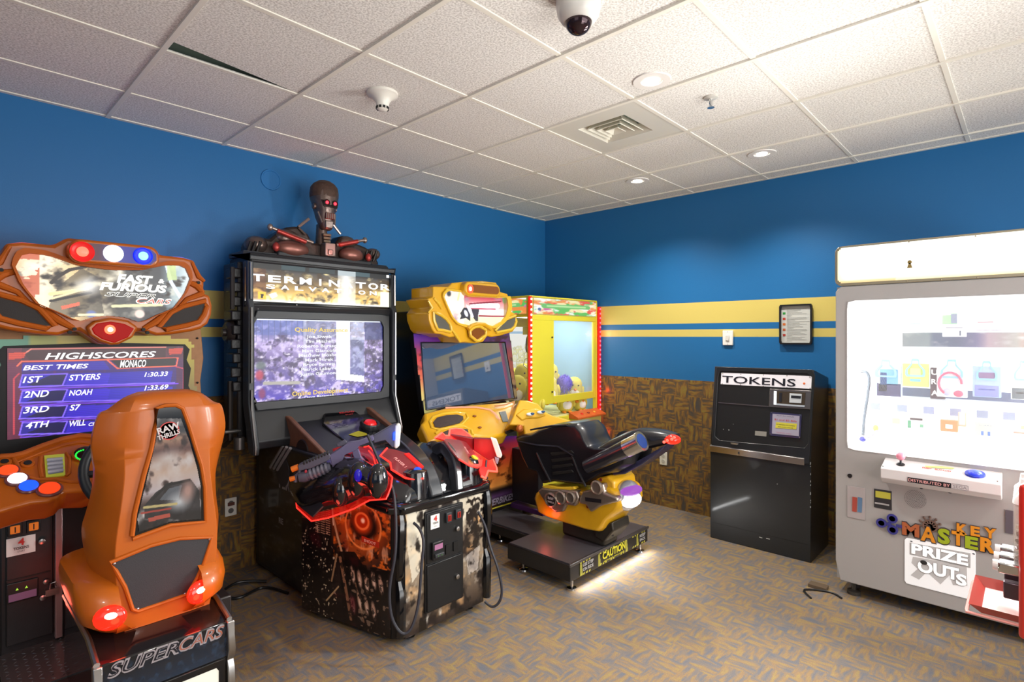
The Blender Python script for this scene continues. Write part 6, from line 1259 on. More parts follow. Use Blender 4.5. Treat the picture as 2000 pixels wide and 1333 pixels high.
# interior: bright back print and blue mirrored side
MB().box(CX0 + .02, CX1 - .02, CY1 - .014, CY1 - .004, .80, zmb).build('back_wall', mat('crane_back', 'f0f0e8', .4), ck)
c = Cv(150, .85, 'f6f6ee'); rnd = random.Random(5)
for k in range(240):
    x, y = rnd.random(), rnd.random() * .62; r = .022 + .02 * rnd.random()
    c.ell(x, y, r * 1.1, r * 1.5, '8a8a50', .55, .15).ell(x, y, r, r * 1.4, rnd.choice(('e8e4a8', 'f0ecc0', 'dcd890')), 1, .2).ell(x - r * .3, y + r * .6, r * .3, r * .35, 'ffffff', 1, .3).ell(x + r * .35, y + r * .6, r * .28, r * .35, 'ffffff', 1, .3).ell(x - r * .3, y + r * .6, r * .1, r * .14, '30302c', .9, .3).ell(x + r * .35, y + r * .6, r * .1, r * .14, '30302c', .9, .3)
c.mix((c.Y > .88) * 1., 'ffffff').mix((c.Y > .79) * (c.Y < .82), '8fb8d8')
c.mesh('back_print', artmat('art_crane_back', .85), ck, (CX0 + .02, CY1 - .016, .95), (CX1 - .02, CY1 - .016, .95), (CX0 + .02, CY1 - .016, zmb))
MB().box(CX1 - .014, CX1 - .004, CY0 + .02, CY1 - .02, .80, zmb).build('side_wall', mat('crane_blue_side', '7fa8c8', .3, coat=.3), ck)
MB().box(CX0 + .02, CX1 - .02, CY0 + .02, CY1 - .02, .795, .81).build('prize_floor', mat('crane_floor', 'd8d8a0', .5), ck)
MB().box(CX0 + .2, CX1 - .1, CY0 + .1, CY1 - .1, zmb - .02, zmb - .008).build('ceiling_light', glow('crane_tube', 'ffffff', 5), ck)
# panes
MB().box(xw0, xw1, CY0 + .006, CY0 + .010, zwb, zwt).build('front_pane', GLASS, ck)
MB().box(CX0 + .006, CX0 + .010, CY0 + .03, CY1 - .02, .80, zmb).build('side_pane', GLASS, ck)
# claw gantry
gy = -.52
MB().box(CX0 + .1, CX0 + .24, gy - .08, gy + .10, zmb - .10, zmb - .03).box(CX0 + .14, CX0 + .22, gy - .06, gy + .03, zmb - .17, zmb - .10).build('claw_carriage', CYL, ck, bev=.004)
MB().box(CX0 + .03, CX1 - .03, gy - .01, gy + .01, zmb - .035, zmb - .02).build('gantry_rail', ALU, ck)
MB().tube(cr([(CX0 + .16, gy - .04, zmb - .17), (CX0 + .10, gy - .06, zmb - .2), (CX0 + .09, gy - .06, zmb - .30), (CX0 + .15, gy - .04, zmb - .34)], 5, False), .008, 8).build('claw_cable', BLACK, ck)
clw = MB(); cc_ = Vector((CX0 + .19, gy - .03, zmb - .36))
clw.cyl(cc_ + Vector((0, 0, .19)), cc_, .006, seg=8)
for k in range(3):
    a = R(120 * k + 20); d = Vector((math.cos(a), math.sin(a), 0)); clw.tube([cc_, cc_ + d * .06 + Vector((0, 0, -.03)), cc_ + d * .07 + Vector((0, 0, -.08)), cc_ + d * .03 + Vector((0, 0, -.12))], .005, 6)
clw.build('claw', mat('claw_steel', 'c8d0d4', .2, .8), ck)
# bulb strips on the corners
def strip(x, y, z0, z1, col, n, nm, es, par=ck):
    g = MB().box(x - .016, x + .016, y - .016, y + .006, z0, z1).build('light_strip', col, par, bev=.004)
    m = MB()
    for k in range(n): m.sph((x, y - .018, z0 + (k + .5) * (z1 - z0) / n), .0105, .007, .0105, 8)
    m.bsplit('bulb', nm, g)
RS = mat('strip_red', 'd02018', .25, emit='e02010', es=.7); strip(CX0, CY0, .84, CZ - .01, RS, 23, glow('bulb_cream', 'fff0d0', 2.6), 1)
strip(CX1 + .022, CY0 - .004, .30, CZ - .06, mat('strip_red_right', 'c01420', .25, emit='e01018', es=.9), 34, glow('bulb_pink', 'ff5868', 2.4), 1)
point('strip_glow', (CX1 + .02, CY0 - .10, 1.55), .25, (1, .10, .12), .03); point('strip_glow', (CX1 + .02, CY0 - .10, 1.0), .22, (1, .08, .08), .03); point('strip_glow', (CX1 + .02, CY0 - .10, .6), .2, (1, .08, .08), .03)
# control shelf, chute, door
x0, x1 = fp.px(545, 1030).x, CX1 - .01
zs = fp.px(600, 1040).z
MB().yz([(CY0 - .11, zs - .03), (CY0 - .11, zs - .012), (CY0, zs + .03), (CY0, zs - .03)], x0, x1).build('control_shelf', mat('shelf_orange', 'c8602c', .4, var=.25, vs=30), ck, bev=.004)
for k, cc in enumerate(('c82018', '7a1c10', 'e8a030')): MB().sph((x0 + .12 + .1 * k, CY0 - .06, zs + .005), .016, .016, .012, 12).build('control_button', mat('cb_' + cc, cc, .3), ck)
MB().box(fp.px(620, 1100).x, fp.px(775, 1100).x, CY0 - .05, CY0, fp.px(700, 1290).z, zs - .03).build('coin_door', CYP, ck, bev=.004)
dx = fp.px(700, 1160); MB().box(dx.x - .03, dx.x + .03, CY0 - .056, CY0 - .048, dx.z - .07, dx.z + .05).build('coin_slot_plate', BLACK, ck, bev=.003)
MB().box(dx.x + .0, dx.x + .02, CY0 - .06, CY0 - .055, dx.z - .05, dx.z + .02).build('coin_entry', mat('entry_red', '8a2018', .4), ck)
# plush toys: plain yellow stuffed chicks
PLY = mat('plush_yellow', 'd8cc58', .95, bump=.6, bs=300, var=.12, vs=20); PLW = mat('plush_white', 'f0eee8', .7); PLB = mat('plush_black', '1c1c1e', .4); PLD = mat('plush_denim', '3c5478', .9)
first = None; k = 0
def plush(x, y, z, rx, ry, rz, s=1.0, lab='', vis=True):
    global first
    M_ = Matrix.LocRotScale(Vector((x, y, z)), Matrix.Rotation(R(rz), 3, 'Z') @ Matrix.Rotation(R(rx), 3, 'X') @ Matrix.Rotation(R(ry), 3, 'Y'), Vector((s, s, s)))
    if first is None:
        t = thing('plush_toy', lab, 'plush toy', (0, 0, 0), 'yellow plush toys in the crane')
        bd = MB().lathe([(.001, 0), (.05, .004), (.072, .03), (.078, .07), (.074, .12), (.068, .16), (.055, .19), (.03, .207), (.001, .212)], (0, 0, 0), seg=20).build('body', PLY, t, sm=80)
        for sx in (-.026, .026): MB().sph((sx, -.069, .158), .008, .005, .008, 8).build('eye', PLB, t)
        MB().sph((0, -.052, .075), .05, .03, .058, 14).build('white_belly', PLW, t)
        MB().lathe([(.001, .0), (.014, .002), (.001, .024)], (0, -.072, .118), (0, -1, 0), 10).build('beak', mat('plush_beak', 'e8902c', .6), t)
        for sx in (-1, 1): MB().sph((sx * .08, -.005, .09), .016, .03, .045, 10).build('wing', PLY, t)
        for sx in (-.03, .03): MB().sph((sx, -.06, .006), .022, .03, .012, 10).build('foot', mat('plush_beak', 'e8902c', .6), t)
        first = t; t.matrix_world = M_; return t
    t = dup(first, M=M_); t['label'] = lab; return t
spots = [(-.93, -.45, .93, 5, 0, -50, 1.2, 'yellow plush chick pressed against the left pane of the crane, beside the lit corner strip'), (-.90, -.28, .98, -8, 5, -60, 1.2, 'yellow plush chick at the back of the crane heap, by the left pane'),
         (-.78, -.40, 1.04, 12, -8, -20, 1.15, 'yellow plush chick lying on top of the heap under the claw'), (-.90, -.61, .84, 0, 5, -65, 1.1, 'yellow plush chick right behind the lit corner strip of the crane'),
         (-.56, -.48, 1.04, 10, 8, -30, 1.15, 'topmost yellow plush chick in the front window of the crane'), (-.66, -.60, .93, 8, -6, -40, 1.15, 'yellow plush chick behind the purple furry ball'),
         (-.27, -.57, .92, 14, 5, -45, 1.05, 'yellow plush chick right of the purple furry ball'), (-.15, -.46, .87, -10, 0, -30, 1.1, 'yellow plush chick at the right end of the crane window'),
         (-.38, -.36, .97, 0, 0, -45, 1.15, 'yellow plush chick at the back of the right half of the crane heap'), (-.70, -.18, .98, 0, 10, -30, 1.15, 'yellow plush chick against the printed back wall of the crane'),
         (-.42, -.60, .815, 0, 0, -35, .95, 'yellow plush chick in the low opening under the front window of the crane'), (-.22, -.62, .815, 0, 0, -20, .8, 'small yellow plush chick at the right end of the low opening of the crane')]
for s in spots: plush(*s[:7], lab=s[7])
r = random.Random(8); m = MB()
pf = MB(); pc = Vector((-.457, -.615, 1.085))
pf.sph(pc, .078, seg=20)
for k in range(260):
    a, b_ = r.random() * 6.283, math.asin(r.uniform(-1, 1)); d = Vector((math.cos(a) * math.cos(b_), math.sin(a) * math.cos(b_), math.sin(b_))); t_ = d.cross(Vector((0, 0, 1))).normalized() * .006
    pf.add([pc + d * .07 - t_, pc + d * .07 + t_, pc + d * (.1 + .012 * r.random()) + Vector((0, 0, -.01))], [(0, 1, 2)])
o = pf.top('furry_ball', mat('fur_purple', '5a48c8', .8), 'purple furry ball lying among the yellow plush toys in the crane', 'plush toy')
point('crane_interior_light', (-.55, -.40, 1.55), 7, (1, 1, .96), .15)
# ---------------------------------------------------------------- token change machine
TY0, TY1 = -2.712, -2.018
tm = thing('token_machine', 'black free-standing token change machine with a slanted front under the framed notice', 'change machine', (-.24, (TY0 + TY1) / 2, 0))
TB = mat('token_black', '202224', .32, bump=.25, bs=350, coat=.25, var=.15, vs=5); TBI = mat('token_black_face', '1a1b1c', .42, bump=.2, bs=400)
prof = [(-.465, .0), (-.465, .70), (-.383, 1.296), (-.02, 1.225), (-.02, 0)]
MB().slab([(x, TY0, z) for x, z in prof], (0, TY1 - TY0, 0)).build('body', TB, tm, bev=.004)
sl = Pl((-.465, 0, .70), (-.596, 0, .082)); Zt = (1390, 715, 6.838); sq = Pl(sl.p, sl.n, Zt)
nrm = sl.n
def sp_(a, b, c, d, off=0): q = sq.off(off); q.reg = Zt; return [q.px(*a), q.px(*b), q.px(*c), q.px(*d)]
MB().ring(nrm, sq.px(700, 500), sp_((65, 12), (1390, 55), (1310, 1330), (0, 1130)), sp_((100, 70), (1345, 105), (1290, 1100), (50, 990)), nrm * .012, 64).build('face_frame', TB, tm, bev=.003)
q1 = sp_((100, 70), (1345, 105), (1290, 1100), (50, 990), .002); MB().slab(q1, -nrm * .002).build('face_plate', TBI, tm)
sg = sp_((130, 92), (1338, 138), (1332, 308), (120, 245), .006)
g = MB().slab(sg, -nrm * .004).build('sign_panel', mat('sign_white', 'e2dfe4', .3, emit='e2dfe4', es=.25), tm)
rt = Vector((0, -1, 0)); upv = (Vector((.082 * 1.0, 0, .596))).normalized(); q = sq.off(.007); q.reg = Zt
a_, b_ = q.px(138, 228), q.px(1122, 250)
MB().text('TOKENS', Vector((a_.x, a_.y, a_.z)) + upv * .004, (0, a_.y * 0 - 1, 0), upv, (q.px(180, 120) - q.px(180, 222)).length * .93, abs(b_.y - a_.y), 'L', 0, .012).build('lettering', mat('token_letters', '1c1c26', .4), g)
MB().sph(q.px(1235, 237), .003, .008, .008, 10).build('sign_lamp', mat('sign_lamp', 'c0683a', .3, emit='c0502a', es=.6), g)
m = MB()
for u, v in ((150, 105), (390, 112), (690, 122), (1005, 132), (1310, 150), (140, 238), (385, 252), (690, 272), (1005, 290), (1315, 300)): m.sph(q.px(u, v), .003, .004, .004, 6)
m.bsplit('sign_clip', CHROME, g)
bp = sp_((780, 305), (1340, 335), (1325, 585), (765, 550), .004); g = MB().slab(bp, nrm * .006).build('bill_plate', mat('brushed_steel', '8a8684', .3, .9), tm, bev=.002)
MB().slab(sp_((835, 335), (1255, 360), (1240, 550), (830, 520), .0105), nrm * .003).build('bill_recess', mat('recess_dark', '4a4034', .4, .3), g)
MB().slab(sp_((835, 335), (870, 340), (865, 520), (830, 515), .013), nrm * .005).build('recess_lip', mat('lip_lit', 'f0f4f8', .3, emit='dce8f0', es=.8), g)
MB().slab(sp_((905, 360), (940, 362), (935, 480), (900, 478), .013), nrm * .004).build('coin_slot', mat('slot_black', '22242c', .4), g)
MB().slab(sp_((1045, 365), (1205, 378), (1198, 500), (1040, 490), .013), nrm * .006).build('bill_slot_plate', mat('plate_bright', 'd8dcdc', .25, .4, emit='c8ccd0', es=.25), g)
MB().slab(sp_((1062, 395), (1195, 405), (1190, 440), (1060, 432), .0195), nrm * .002).build('bill_slot', mat('slot_black', '22242c', .4), g)
MB().slab(sp_((835, 500), (1245, 530), (1240, 552), (830, 522), .013), nrm * .004).build('recess_sill', mat('sill_lit', 'c8ccd0', .25, .5, emit='b0b8c0', es=.3), g)
MB().slab(sp_((90, 485), (760, 538), (760, 550), (90, 497), .004), nrm * .002).build('panel_seam', mat('brushed_steel', '8a8684', .3, .9), tm)
MB().slab(sp_((785, 615), (1205, 650), (1185, 970), (775, 930), .004), nrm * .005).build('sign_holder', mat('holder_smoke', '3c3a5c', .2, coat=.5), tm)
g = MB().slab(sp_((815, 640), (1175, 670), (1165, 940), (805, 905), .0095), nrm * .002).build('info_sheet', mat('info_sheet', 'a8a4b8', .35), tm)
MB().slab(sp_((860, 752), (1140, 775), (1130, 850), (850, 830), .012), nrm * .001).build('yellow_band', mat('band_yellow', 'd0c840', .5), g)
qq = sq.off(.013); qq.reg = Zt
for s, u, v, h, w, cc in (('PUT IN YOUR', 985, 680, .006, 230, '3a3a48'), ('$1 and $5 Bills', 985, 738, .011, 300, 'b8343c'), ('NO REFUNDS ON TOKENS', 985, 798, .006, 250, '4a4a30'), ('NO CASH VALUE', 985, 828, .006, 200, '4a4a30'), ('THANK YOU', 960, 905, .006, 200, 'b87080')):
    p = qq.px(u, v); MB().text(s, p, rt, upv, h, abs(qq.px(u + w / 2, v).y - qq.px(u - w / 2, v).y), 'C', 0, .01, ext=.001).build('lettering', mat('ink_' + cc, cc, .5), g)
for u, v in ((803, 625), (1190, 660), (790, 915), (1180, 955)): MB().cyl(sq.px(u, v) + nrm * .008, sq.px(u, v) + nrm * .014, .005, seg=10).build('holder_screw', CHROME, tm)
MB().slab(sp_((582, 868), (735, 882), (730, 945), (578, 930), .004), nrm * .001).build('serial_plate', mat('serial_grey', '8f8d86', .5), tm)
for u, v, r_ in ((158, 848, .003), (232, 858, .004), (290, 780, .002)): MB().sph(sq.px(u, v) + nrm * .003, .001, r_, r_, 6).build('paint_chip', mat('chip_white', 'c8c8c4', .6), tm)
# steel coin shelf
SHM = mat('shelf_steel', 'a09c9a', .22, .95)
ty0, ty1 = TY0 + .035, TY1 - .005
shf = MB().slab([(-.405, ty0, .735), (-.475, ty0, .705), (-.485, ty0, .700), (-.485, ty0, .655), (-.46, ty0, .655), (-.46, ty0, .69), (-.405, ty0, .72)], (0, ty1 - ty0, 0)).build('coin_shelf', SHM, tm, bev=.002)
MB().box(-.43, -.405, ty0 + .02, ty1 - .02, .705, .75).build('shelf_back', SHM, tm, bev=.002)
MB().lathe([(.045, 0), (.035, -.012), (.001, -.014)], (-.445, -2.20, .735), (.25, 0, 1), 24).build('coin_cup', CHROME, tm)
MB().box(-.4875, -.485, -2.245, -2.235, .668, .685).build('shelf_mark', DGREY, tm)
# kick line, scuffs on the lower door and corner edges
MB().box(-.4665, -.464, TY0 + .02, TY1 - .02, .118, .121).build('kick_seam', mat('seam_dark', '0c0c0d', .5), tm)
fq = PX(-.466); r = random.Random(2); m = MB()
for u, v, w in ((1518, 946, .003), (1484, 1050, .004), (1500, 1053, .012), (1487, 1051, .006)):
    p = fq.px(u, v); m.box(-.4668, -.465, p.y - w, p.y + w, p.z - .002, p.z + .002)
m.bsplit('scuff', mat('chip_white', 'c8c8c4', .6), tm)
m = MB(); z = .68
while z > .35:
    h = .004 + r.random() * .014; m.box(-.4665, -.4625, TY0 - .001, TY0 + .002 + r.random() * .003, z - h, z); z -= h + .006 + r.random() * .05
m.bsplit('worn_edge', mat('chip_grey', 'a0a4a4', .5), tm)
# its power cord at the wall
MB().tube(cr([(-.02, -2.76, .42), (-.06, -2.78, .38), (-.05, -2.80, .2), (-.12, -2.84, .02), (-.2, -2.80, .012)], 6, False), .006, 8).top('mains_lead', BLACK, 'black mains lead hanging between the token machine and the white prize machine', 'power lead')
# ---------------------------------------------------------------- prize machine (right)
KX, KY1, KY0, KZ = -.84, -2.945, -3.93, 2.07
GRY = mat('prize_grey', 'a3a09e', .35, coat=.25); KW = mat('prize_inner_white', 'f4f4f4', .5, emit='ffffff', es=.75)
km = thing('prize_machine', 'grey key prize vending machine with a brightly lit window of hanging prizes', 'prize machine', (-.42, (KY0 + KY1) / 2, 0))
Za = (1600, 440, 2.8975); Zl = (1600, 860, 3.3325); fa = PX(KX).z(*Za); fl = PX(KX).z(*Zl)
zmt, zmb = fa.px(140, 118).z, fa.px(115, 350).z; zwt = fa.px(170, 435).z; zwb = fa.px(185, 1265).z; yw1 = fa.px(166, 800).y; yw0 = KY0 + .07
zbot = .085
# shell with a rounded window opening
outer = [Vector((KX, y, z)) for y, z in ((KY1, zbot), (KY1, zmb), (KY0, zmb), (KY0, zbot))]
inner = [Vector((KX, y, z)) for y, z in rrect(yw0, yw1, zwb, zwt, .022, 5)]
MB().ring((-1, 0, 0), (KX, (yw0 + yw1) / 2, (zwb + zwt) / 2), outer, inner, (.035, 0, 0), 120).build('front_panel', GRY, km, bev=.004)
MB().box(KX + .035, -.01, KY1 - .02, KY1, zbot, zmb).box(KX + .035, -.01, KY0, KY0 + .02, zbot, zmb).box(KX + .035, -.01, KY0 + .02, KY1 - .02, zbot, zbot + .02).box(-.03, -.01, KY0 + .02, KY1 - .02, zbot + .02, zmb).bsplit('side_panel', GRY, km)
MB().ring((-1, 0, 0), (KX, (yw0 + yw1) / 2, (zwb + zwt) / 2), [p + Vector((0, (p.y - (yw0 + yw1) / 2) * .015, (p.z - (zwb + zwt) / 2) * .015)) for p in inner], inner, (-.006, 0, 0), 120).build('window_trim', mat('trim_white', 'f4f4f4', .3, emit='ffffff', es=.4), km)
MB().box(KX + .012, KX + .016, yw0, yw1, zwb, zwt).build('window_pane', GLASS, km)
MB().box(KX + .4, KX + .41, yw0 - .03, yw1 + .02, zwb - .02, zwt + .02).build('back_wall', mat('prize_backlit', 'ffffff', .5, emit='ffffff', es=.8), km)
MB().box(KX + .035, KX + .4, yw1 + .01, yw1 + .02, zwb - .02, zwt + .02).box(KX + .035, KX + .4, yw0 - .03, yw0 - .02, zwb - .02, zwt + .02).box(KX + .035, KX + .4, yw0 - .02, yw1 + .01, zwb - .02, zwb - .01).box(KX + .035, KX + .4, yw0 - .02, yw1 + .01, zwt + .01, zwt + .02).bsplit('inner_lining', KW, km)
# marquee
mo = [Vector((KX - .02, y, z)) for y, z in rrect(KY0, KY1 + .004, zmb + .004, zmt, .035, 5)]
MB().slab([p + Vector((.03, 0, 0)) for p in mo], (.5, 0, 0)).build('marquee_box', mat('marquee_box_grey', '8e8c8a', .4), km)
mi = [Vector((KX - .02, y, z)) for y, z in rrect(KY0 + .012, KY1 - .012, zmb + .022, zmt - .014, .028, 5)]
MB().ring((-1, 0, 0), (KX, (KY0 + KY1) / 2, (zmt + zmb) / 2), mo, mi, (.032, 0, 0), 160).build('marquee_frame', mat('frame_champagne', 'a89e88', .3, .6), km, bev=.003)
c = Cv(120, .2, 'fffdf4'); c.grad([(0, 'f8e8b0'), (.12, 'fff8e0'), (.3, 'fffef8'), (1, 'fffdf0')]).mix((c.X < .05) * np.clip(1 - c.X / .05, 0, 1) * .5, 'e8d890').mix((c.Y < .06) * ((c.X < .3) | (c.X > .9)) * .4, 'b08a50')
pa = c.mesh('marquee_panel', artmat('art_prize_marquee', 1.5), km, (KX - .006, KY1 - .012, zmb + .02), (KX - .006, KY0 + .012, zmb + .02), (KX - .006, KY1 - .012, zmt - .012), clip=mi)
kh = PX(KX - .008).z(*Za); p = kh.px(512, 222)
MB().lathe([(.010, 0), (.010, .002), (.001, .002)], p + Vector((0, 0, .012)), (-1, 0, 0), 14).yz([(p.y - .012, p.z - .02), (p.y + .012, p.z - .02), (p.y + .004, p.z + .008), (p.y - .004, p.z + .008)], p.x - .002, p.x).build('keyhole', mat('keyhole_brass', '8a7440', .5), pa)
for u, v in ((508, 95), (885, 62), (495, 315), (690, 308), (895, 296)): p = PX(KX - .021).z(*Za).px(u, v); MB().sph(p, .003, .004, .004, 6).build('frame_screw', mat('screw_tan', '8a8068', .4, .5), km)
# control shelf
q = fl; ys1, ys0 = q.px(408, 150).y, q.px(1186, 240).y; sx0 = -.97
ys1 = PX(sx0).z(*Zl).px(400, 180).y; ys0 = PX(sx0).z(*Zl).px(1186, 260).y; zt = PX(sx0).z(*Zl).px(400, 180).z; zb = PX(sx0).z(*Zl).px(400, 245).z
SHW = mat('shelf_white', 'd2cece', .35, coat=.2)
sh = MB().slab([(KX, ys0, zt + .035), (sx0 + .01, ys0, zt + .004), (sx0, ys0, zt - .004), (sx0, ys0, zb), (sx0 + .03, ys0, zb - .03), (KX, ys0, zb - .045)], (0, ys1 - ys0, 0)).build('control_shelf', SHW, km, bev=.003)
tp = P3(Vector((KX, ys0, zt + .036)), Vector((sx0 + .01, ys0, zt + .005)), Vector((KX, ys1, zt + .036))); tp.reg = Zl
if tp.n.z < 0: tp.n = -tp.n
p = tp.px(530, 160); g = MB().cyl(p, p + Vector((0, 0, .035)), .005, seg=10).build('joystick', DGREY, sh); MB().sph(p + Vector((0, 0, .045)), .022, seg=20).build('joystick_ball', mat('ball_pink', 'e08aa0', .25, coat=.4), g)
MB().lathe([(.02, 0), (.018, .004), (.001, .005)], p, tp.n, 16).build('joystick_washer', MBLACK, g)
p = tp.px(1015, 225); g = MB().lathe([(.042, 0), (.040, .008), (.001, .009)], p, tp.n, 24).build('push_button_ring', mat('ring_blue', '2a3aa8', .3), sh); MB().sph(p + tp.n * .006, .030, .030, .02, 20).build('push_button', mat('button_blue', '4458e8', .2, coat=.5, emit='2838d0', es=.35), g)
upt = Vector((.13, 0, .031)).normalized()
MB().text('PUSH   BUTTON', tp.off(.001).px(762, 196), (0, -1, 0), upt, .016, .12, 'C', 0, .03).build('lettering', mat('shelf_red_text', 'd84a3a', .5), sh)
MB().slab([tp.off(.001).px(*t) for t in ((690, 168), (800, 172), (880, 182), (870, 190), (690, 178))], tp.n * .001).build('sticker', mat('shelf_sticker', 'b8c47a', .5), sh)
fs = PX(sx0 - .001).z(*Zl); a, b = fs.px(575, 245), fs.px(858, 280)
zc0 = fs.px(575, 258).z; g = MB().box(sx0 - .003, sx0 - .001, b.y, a.y, zc0 - .012, zc0 + .014).build('name_plate', mat('plate_black', '1c1a1e', .4), sh)
MB().text('DISTRIBUTED BY', (sx0 - .004, a.y - .004, zc0 - .006), (0, -1, 0), (0, 0, 1), .015, abs(a.y - b.y) - .008, 'L', 0, .0).build('lettering', mat('plate_letters', 'b8b0b0', .4), g)
c_ = fs.px(972, 290); MB().text('SEGA', (sx0 - .004, b.y - .008, zc0 - .006), (0, -1, 0), (0, 0, 1), .015, abs(c_.y - b.y) - .014, 'L', 0, .015).build('lettering', mat('plate_letters_dim', '8a8286', .4), sh)
MB().ring((-1, 0, 0), (sx0 - .002, (b.y + c_.y) / 2, zc0), [Vector((sx0 - .001, y, z)) for y, z in ((b.y, zc0 - .013), (c_.y, zc0 - .013), (c_.y, zc0 + .014), (b.y, zc0 + .014))], [Vector((sx0 - .001, y, z)) for y, z in ((b.y - .002, zc0 - .011), (c_.y + .002, zc0 - .011), (c_.y + .002, zc0 + .012), (b.y - .002, zc0 + .012))], (-.001, 0, 0), 40).build('name_plate_frame', mat('plate_letters_dim', '8a8286', .4), sh)
for u, v in ((415, 170), (1160, 268)): MB().sph(fs.px(u, v), .003, .004, .004, 8).build('shelf_screw', ALU, sh)
for u, v in ((665, 312), (852, 340)): MB().sph(fl.px(u, v) + Vector((-.002, 0, 0)), .004, .008, .006, 8).build('screw_cap', DGREY, km)
# panel fittings
p = fl.px(200, 232); MB().lathe([(.012, 0), (.012, .005), (.005, .006), (.001, .004)], p, (-1, 0, 0), 16).build('lock', mat('lock_dark', '3a3638', .3, .7), km)
def quad(pl, a, b, c, d): return [pl.px(*t) for t in (a, b, c, d)]
f1 = PX(KX - .002).z(*Zl); f2 = PX(KX - .005).z(*Zl); f3 = PX(KX - .008).z(*Zl)
g = MB().slab(quad(f2, (182, 296), (298, 314), (298, 524), (182, 500)), (.004, 0, 0)).build('sticker_holder', mat('holder_clear', 'a8a0a0', .15, coat=.5), km, bev=.001)
MB().slab(quad(f3, (216, 370), (246, 376), (243, 470), (214, 464)), (.002, 0, 0)).build('red_ticket', mat('ticket_red', 'a8483c', .5), g)
MB().slab(quad(f3, (252, 372), (280, 378), (276, 474), (250, 468)), (.002, 0, 0)).build('blue_ticket', mat('ticket_blue', '5a7898', .5), g)
g = MB().slab(quad(f2, (356, 316), (472, 334), (472, 460), (356, 438)), (.004, 0, 0)).build('instruction_plate', mat('instr_dark', '2e2c30', .4), km, bev=.002)
MB().slab(quad(f3, (366, 330), (464, 346), (464, 388), (366, 372)), (.002, 0, 0)).build('yellow_print', mat('instr_yellow', 'b8b040', .5), g)
MB().slab(quad(f3, (362, 404), (455, 420), (455, 430), (362, 414)), (.002, 0, 0)).build('grey_bar', mat('instr_grey', 'a8a4a4', .5), g)
m = MB(); p0 = f1.px(625, 385)
for rr in range(1, 8):
    n = rr * 6
    for k in range(n): a = 2 * math.pi * k / n; m.lathe([(.0016, 0), (.0016, .001), (.0001, .001)], p0 + Vector((0, math.cos(a) * rr * .0068, math.sin(a) * rr * .0068)), (-1, 0, 0), 5)
o = m.build('speaker_hole', mat('hole_dark', '3c3838', .6), km); o['kind'] = 'stuff'
MB().slab(quad(f2, (1212, 455), (1290, 468), (1290, 620), (1212, 605)), (.004, 0, 0)).build('coin_window', mat('coin_window', '5c5660', .2, coat=.5), km)
MB().sph(f1.px(1278, 318), .004, .006, .006, 8).build('screw_cap', DGREY, km)
# key logo
lg = thing('x', 'x', 'x', (0, 0, 0)); bpy.data.objects.remove(lg)
LBL = mat('logo_blue', '32327e', .35, coat=.3); LOR = mat('logo_orange', 'd88a1e', .35, coat=.3); LGR = mat('logo_green', '9aac1e', .35, coat=.3); LRD = mat('logo_rust', 'a85a34', .35, coat=.3); LBK = mat('logo_backing', '4a4040', .5); LPL = mat('logo_lilac', 'b0aad0', .4)
lo = MB(); RX = Vector((0, -1, 0))
for u, v in ((405, 540), (475, 512), (478, 585)):
    p = f3.px(u, v); lo.lathe([(.015, 0), (.015, .006), (.025, .006), (.026, 0)], p, (-1, 0, 0), 24)
p = f3.px(455, 548); lo.lathe([(.012, .001), (.012, .004), (.001, .004)], p, (-1, 0, 0), 16); p = f3.px(515, 560); lo.box(p.x - .003, p.x, p.y - .022, p.y + .01, p.z - .008, p.z + .008)
lgm = lo.build('key_emblem', LBL, km)
wh = MB(); p = f2.px(722, 560); wh.lathe([(.026, 0), (.026, .003), (.034, .003), (.034, 0)], p, (-1, 0, 0), 24)
for k in range(7):
    a = R(-10 + k * 33); d = Vector((0, math.cos(a), math.sin(a))); wh.tube([p + d * .012, p + d * .045], .0035, 6); wh.sph(p + d * .047, .004, .007, .007, 8)
wh.build('wheel_emblem', mat('emblem_brown', '6a5248', .4), km)
def slab_text(s, u, v, hp, wp, m_, sh=0, tilt=0):
    p = PX(KX - .008).z(*Zl).px(u, v); h = hp / 3.3325 / 1075 * 2.9; q_ = PX(KX - .008).z(*Zl); w = abs(q_.px(u + wp, v).y - p.y)
    MB().text(s, p, RX + Vector((0, 0, tilt)), (0, -tilt * 0, 1), h, w, 'L', sh, .05, ext=.0035).build('logo_letter', m_, km)
    MB().text(s, p + Vector((.003, .003, -.003)), RX + Vector((0, 0, tilt)), (0, 0, 1), h * 1.06, w * 1.1, 'L', sh, .09, ext=.001).build('logo_shadow', LBK, km)
for s, u, v, h, w, m_ in (('M', 540, 608, 80, 112, LRD), ('A', 660, 645, 92, 100, LOR), ('S', 772, 662, 92, 80, LGR), ('T', 862, 672, 84, 85, LOR), ('E', 950, 696, 74, 85, LGR), ('R', 1048, 716, 84, 100, LOR), ('K', 895, 602, 62, 70, LOR), ('E', 985, 616, 58, 62, LOR), ('Y', 1072, 628, 60, 82, LOR)): slab_text(s, u, v, h, w, m_)
p = PX(KX - .014).z(*Zl).px(712, 604); MB().lathe([(.005, 0), (.005, .002), (.001, .002)], p, (-1, 0, 0), 10).box(p.x - .002, p.x, p.y - .003, p.y + .003, p.z - .01, p.z).build('keyhole', LBK, km)
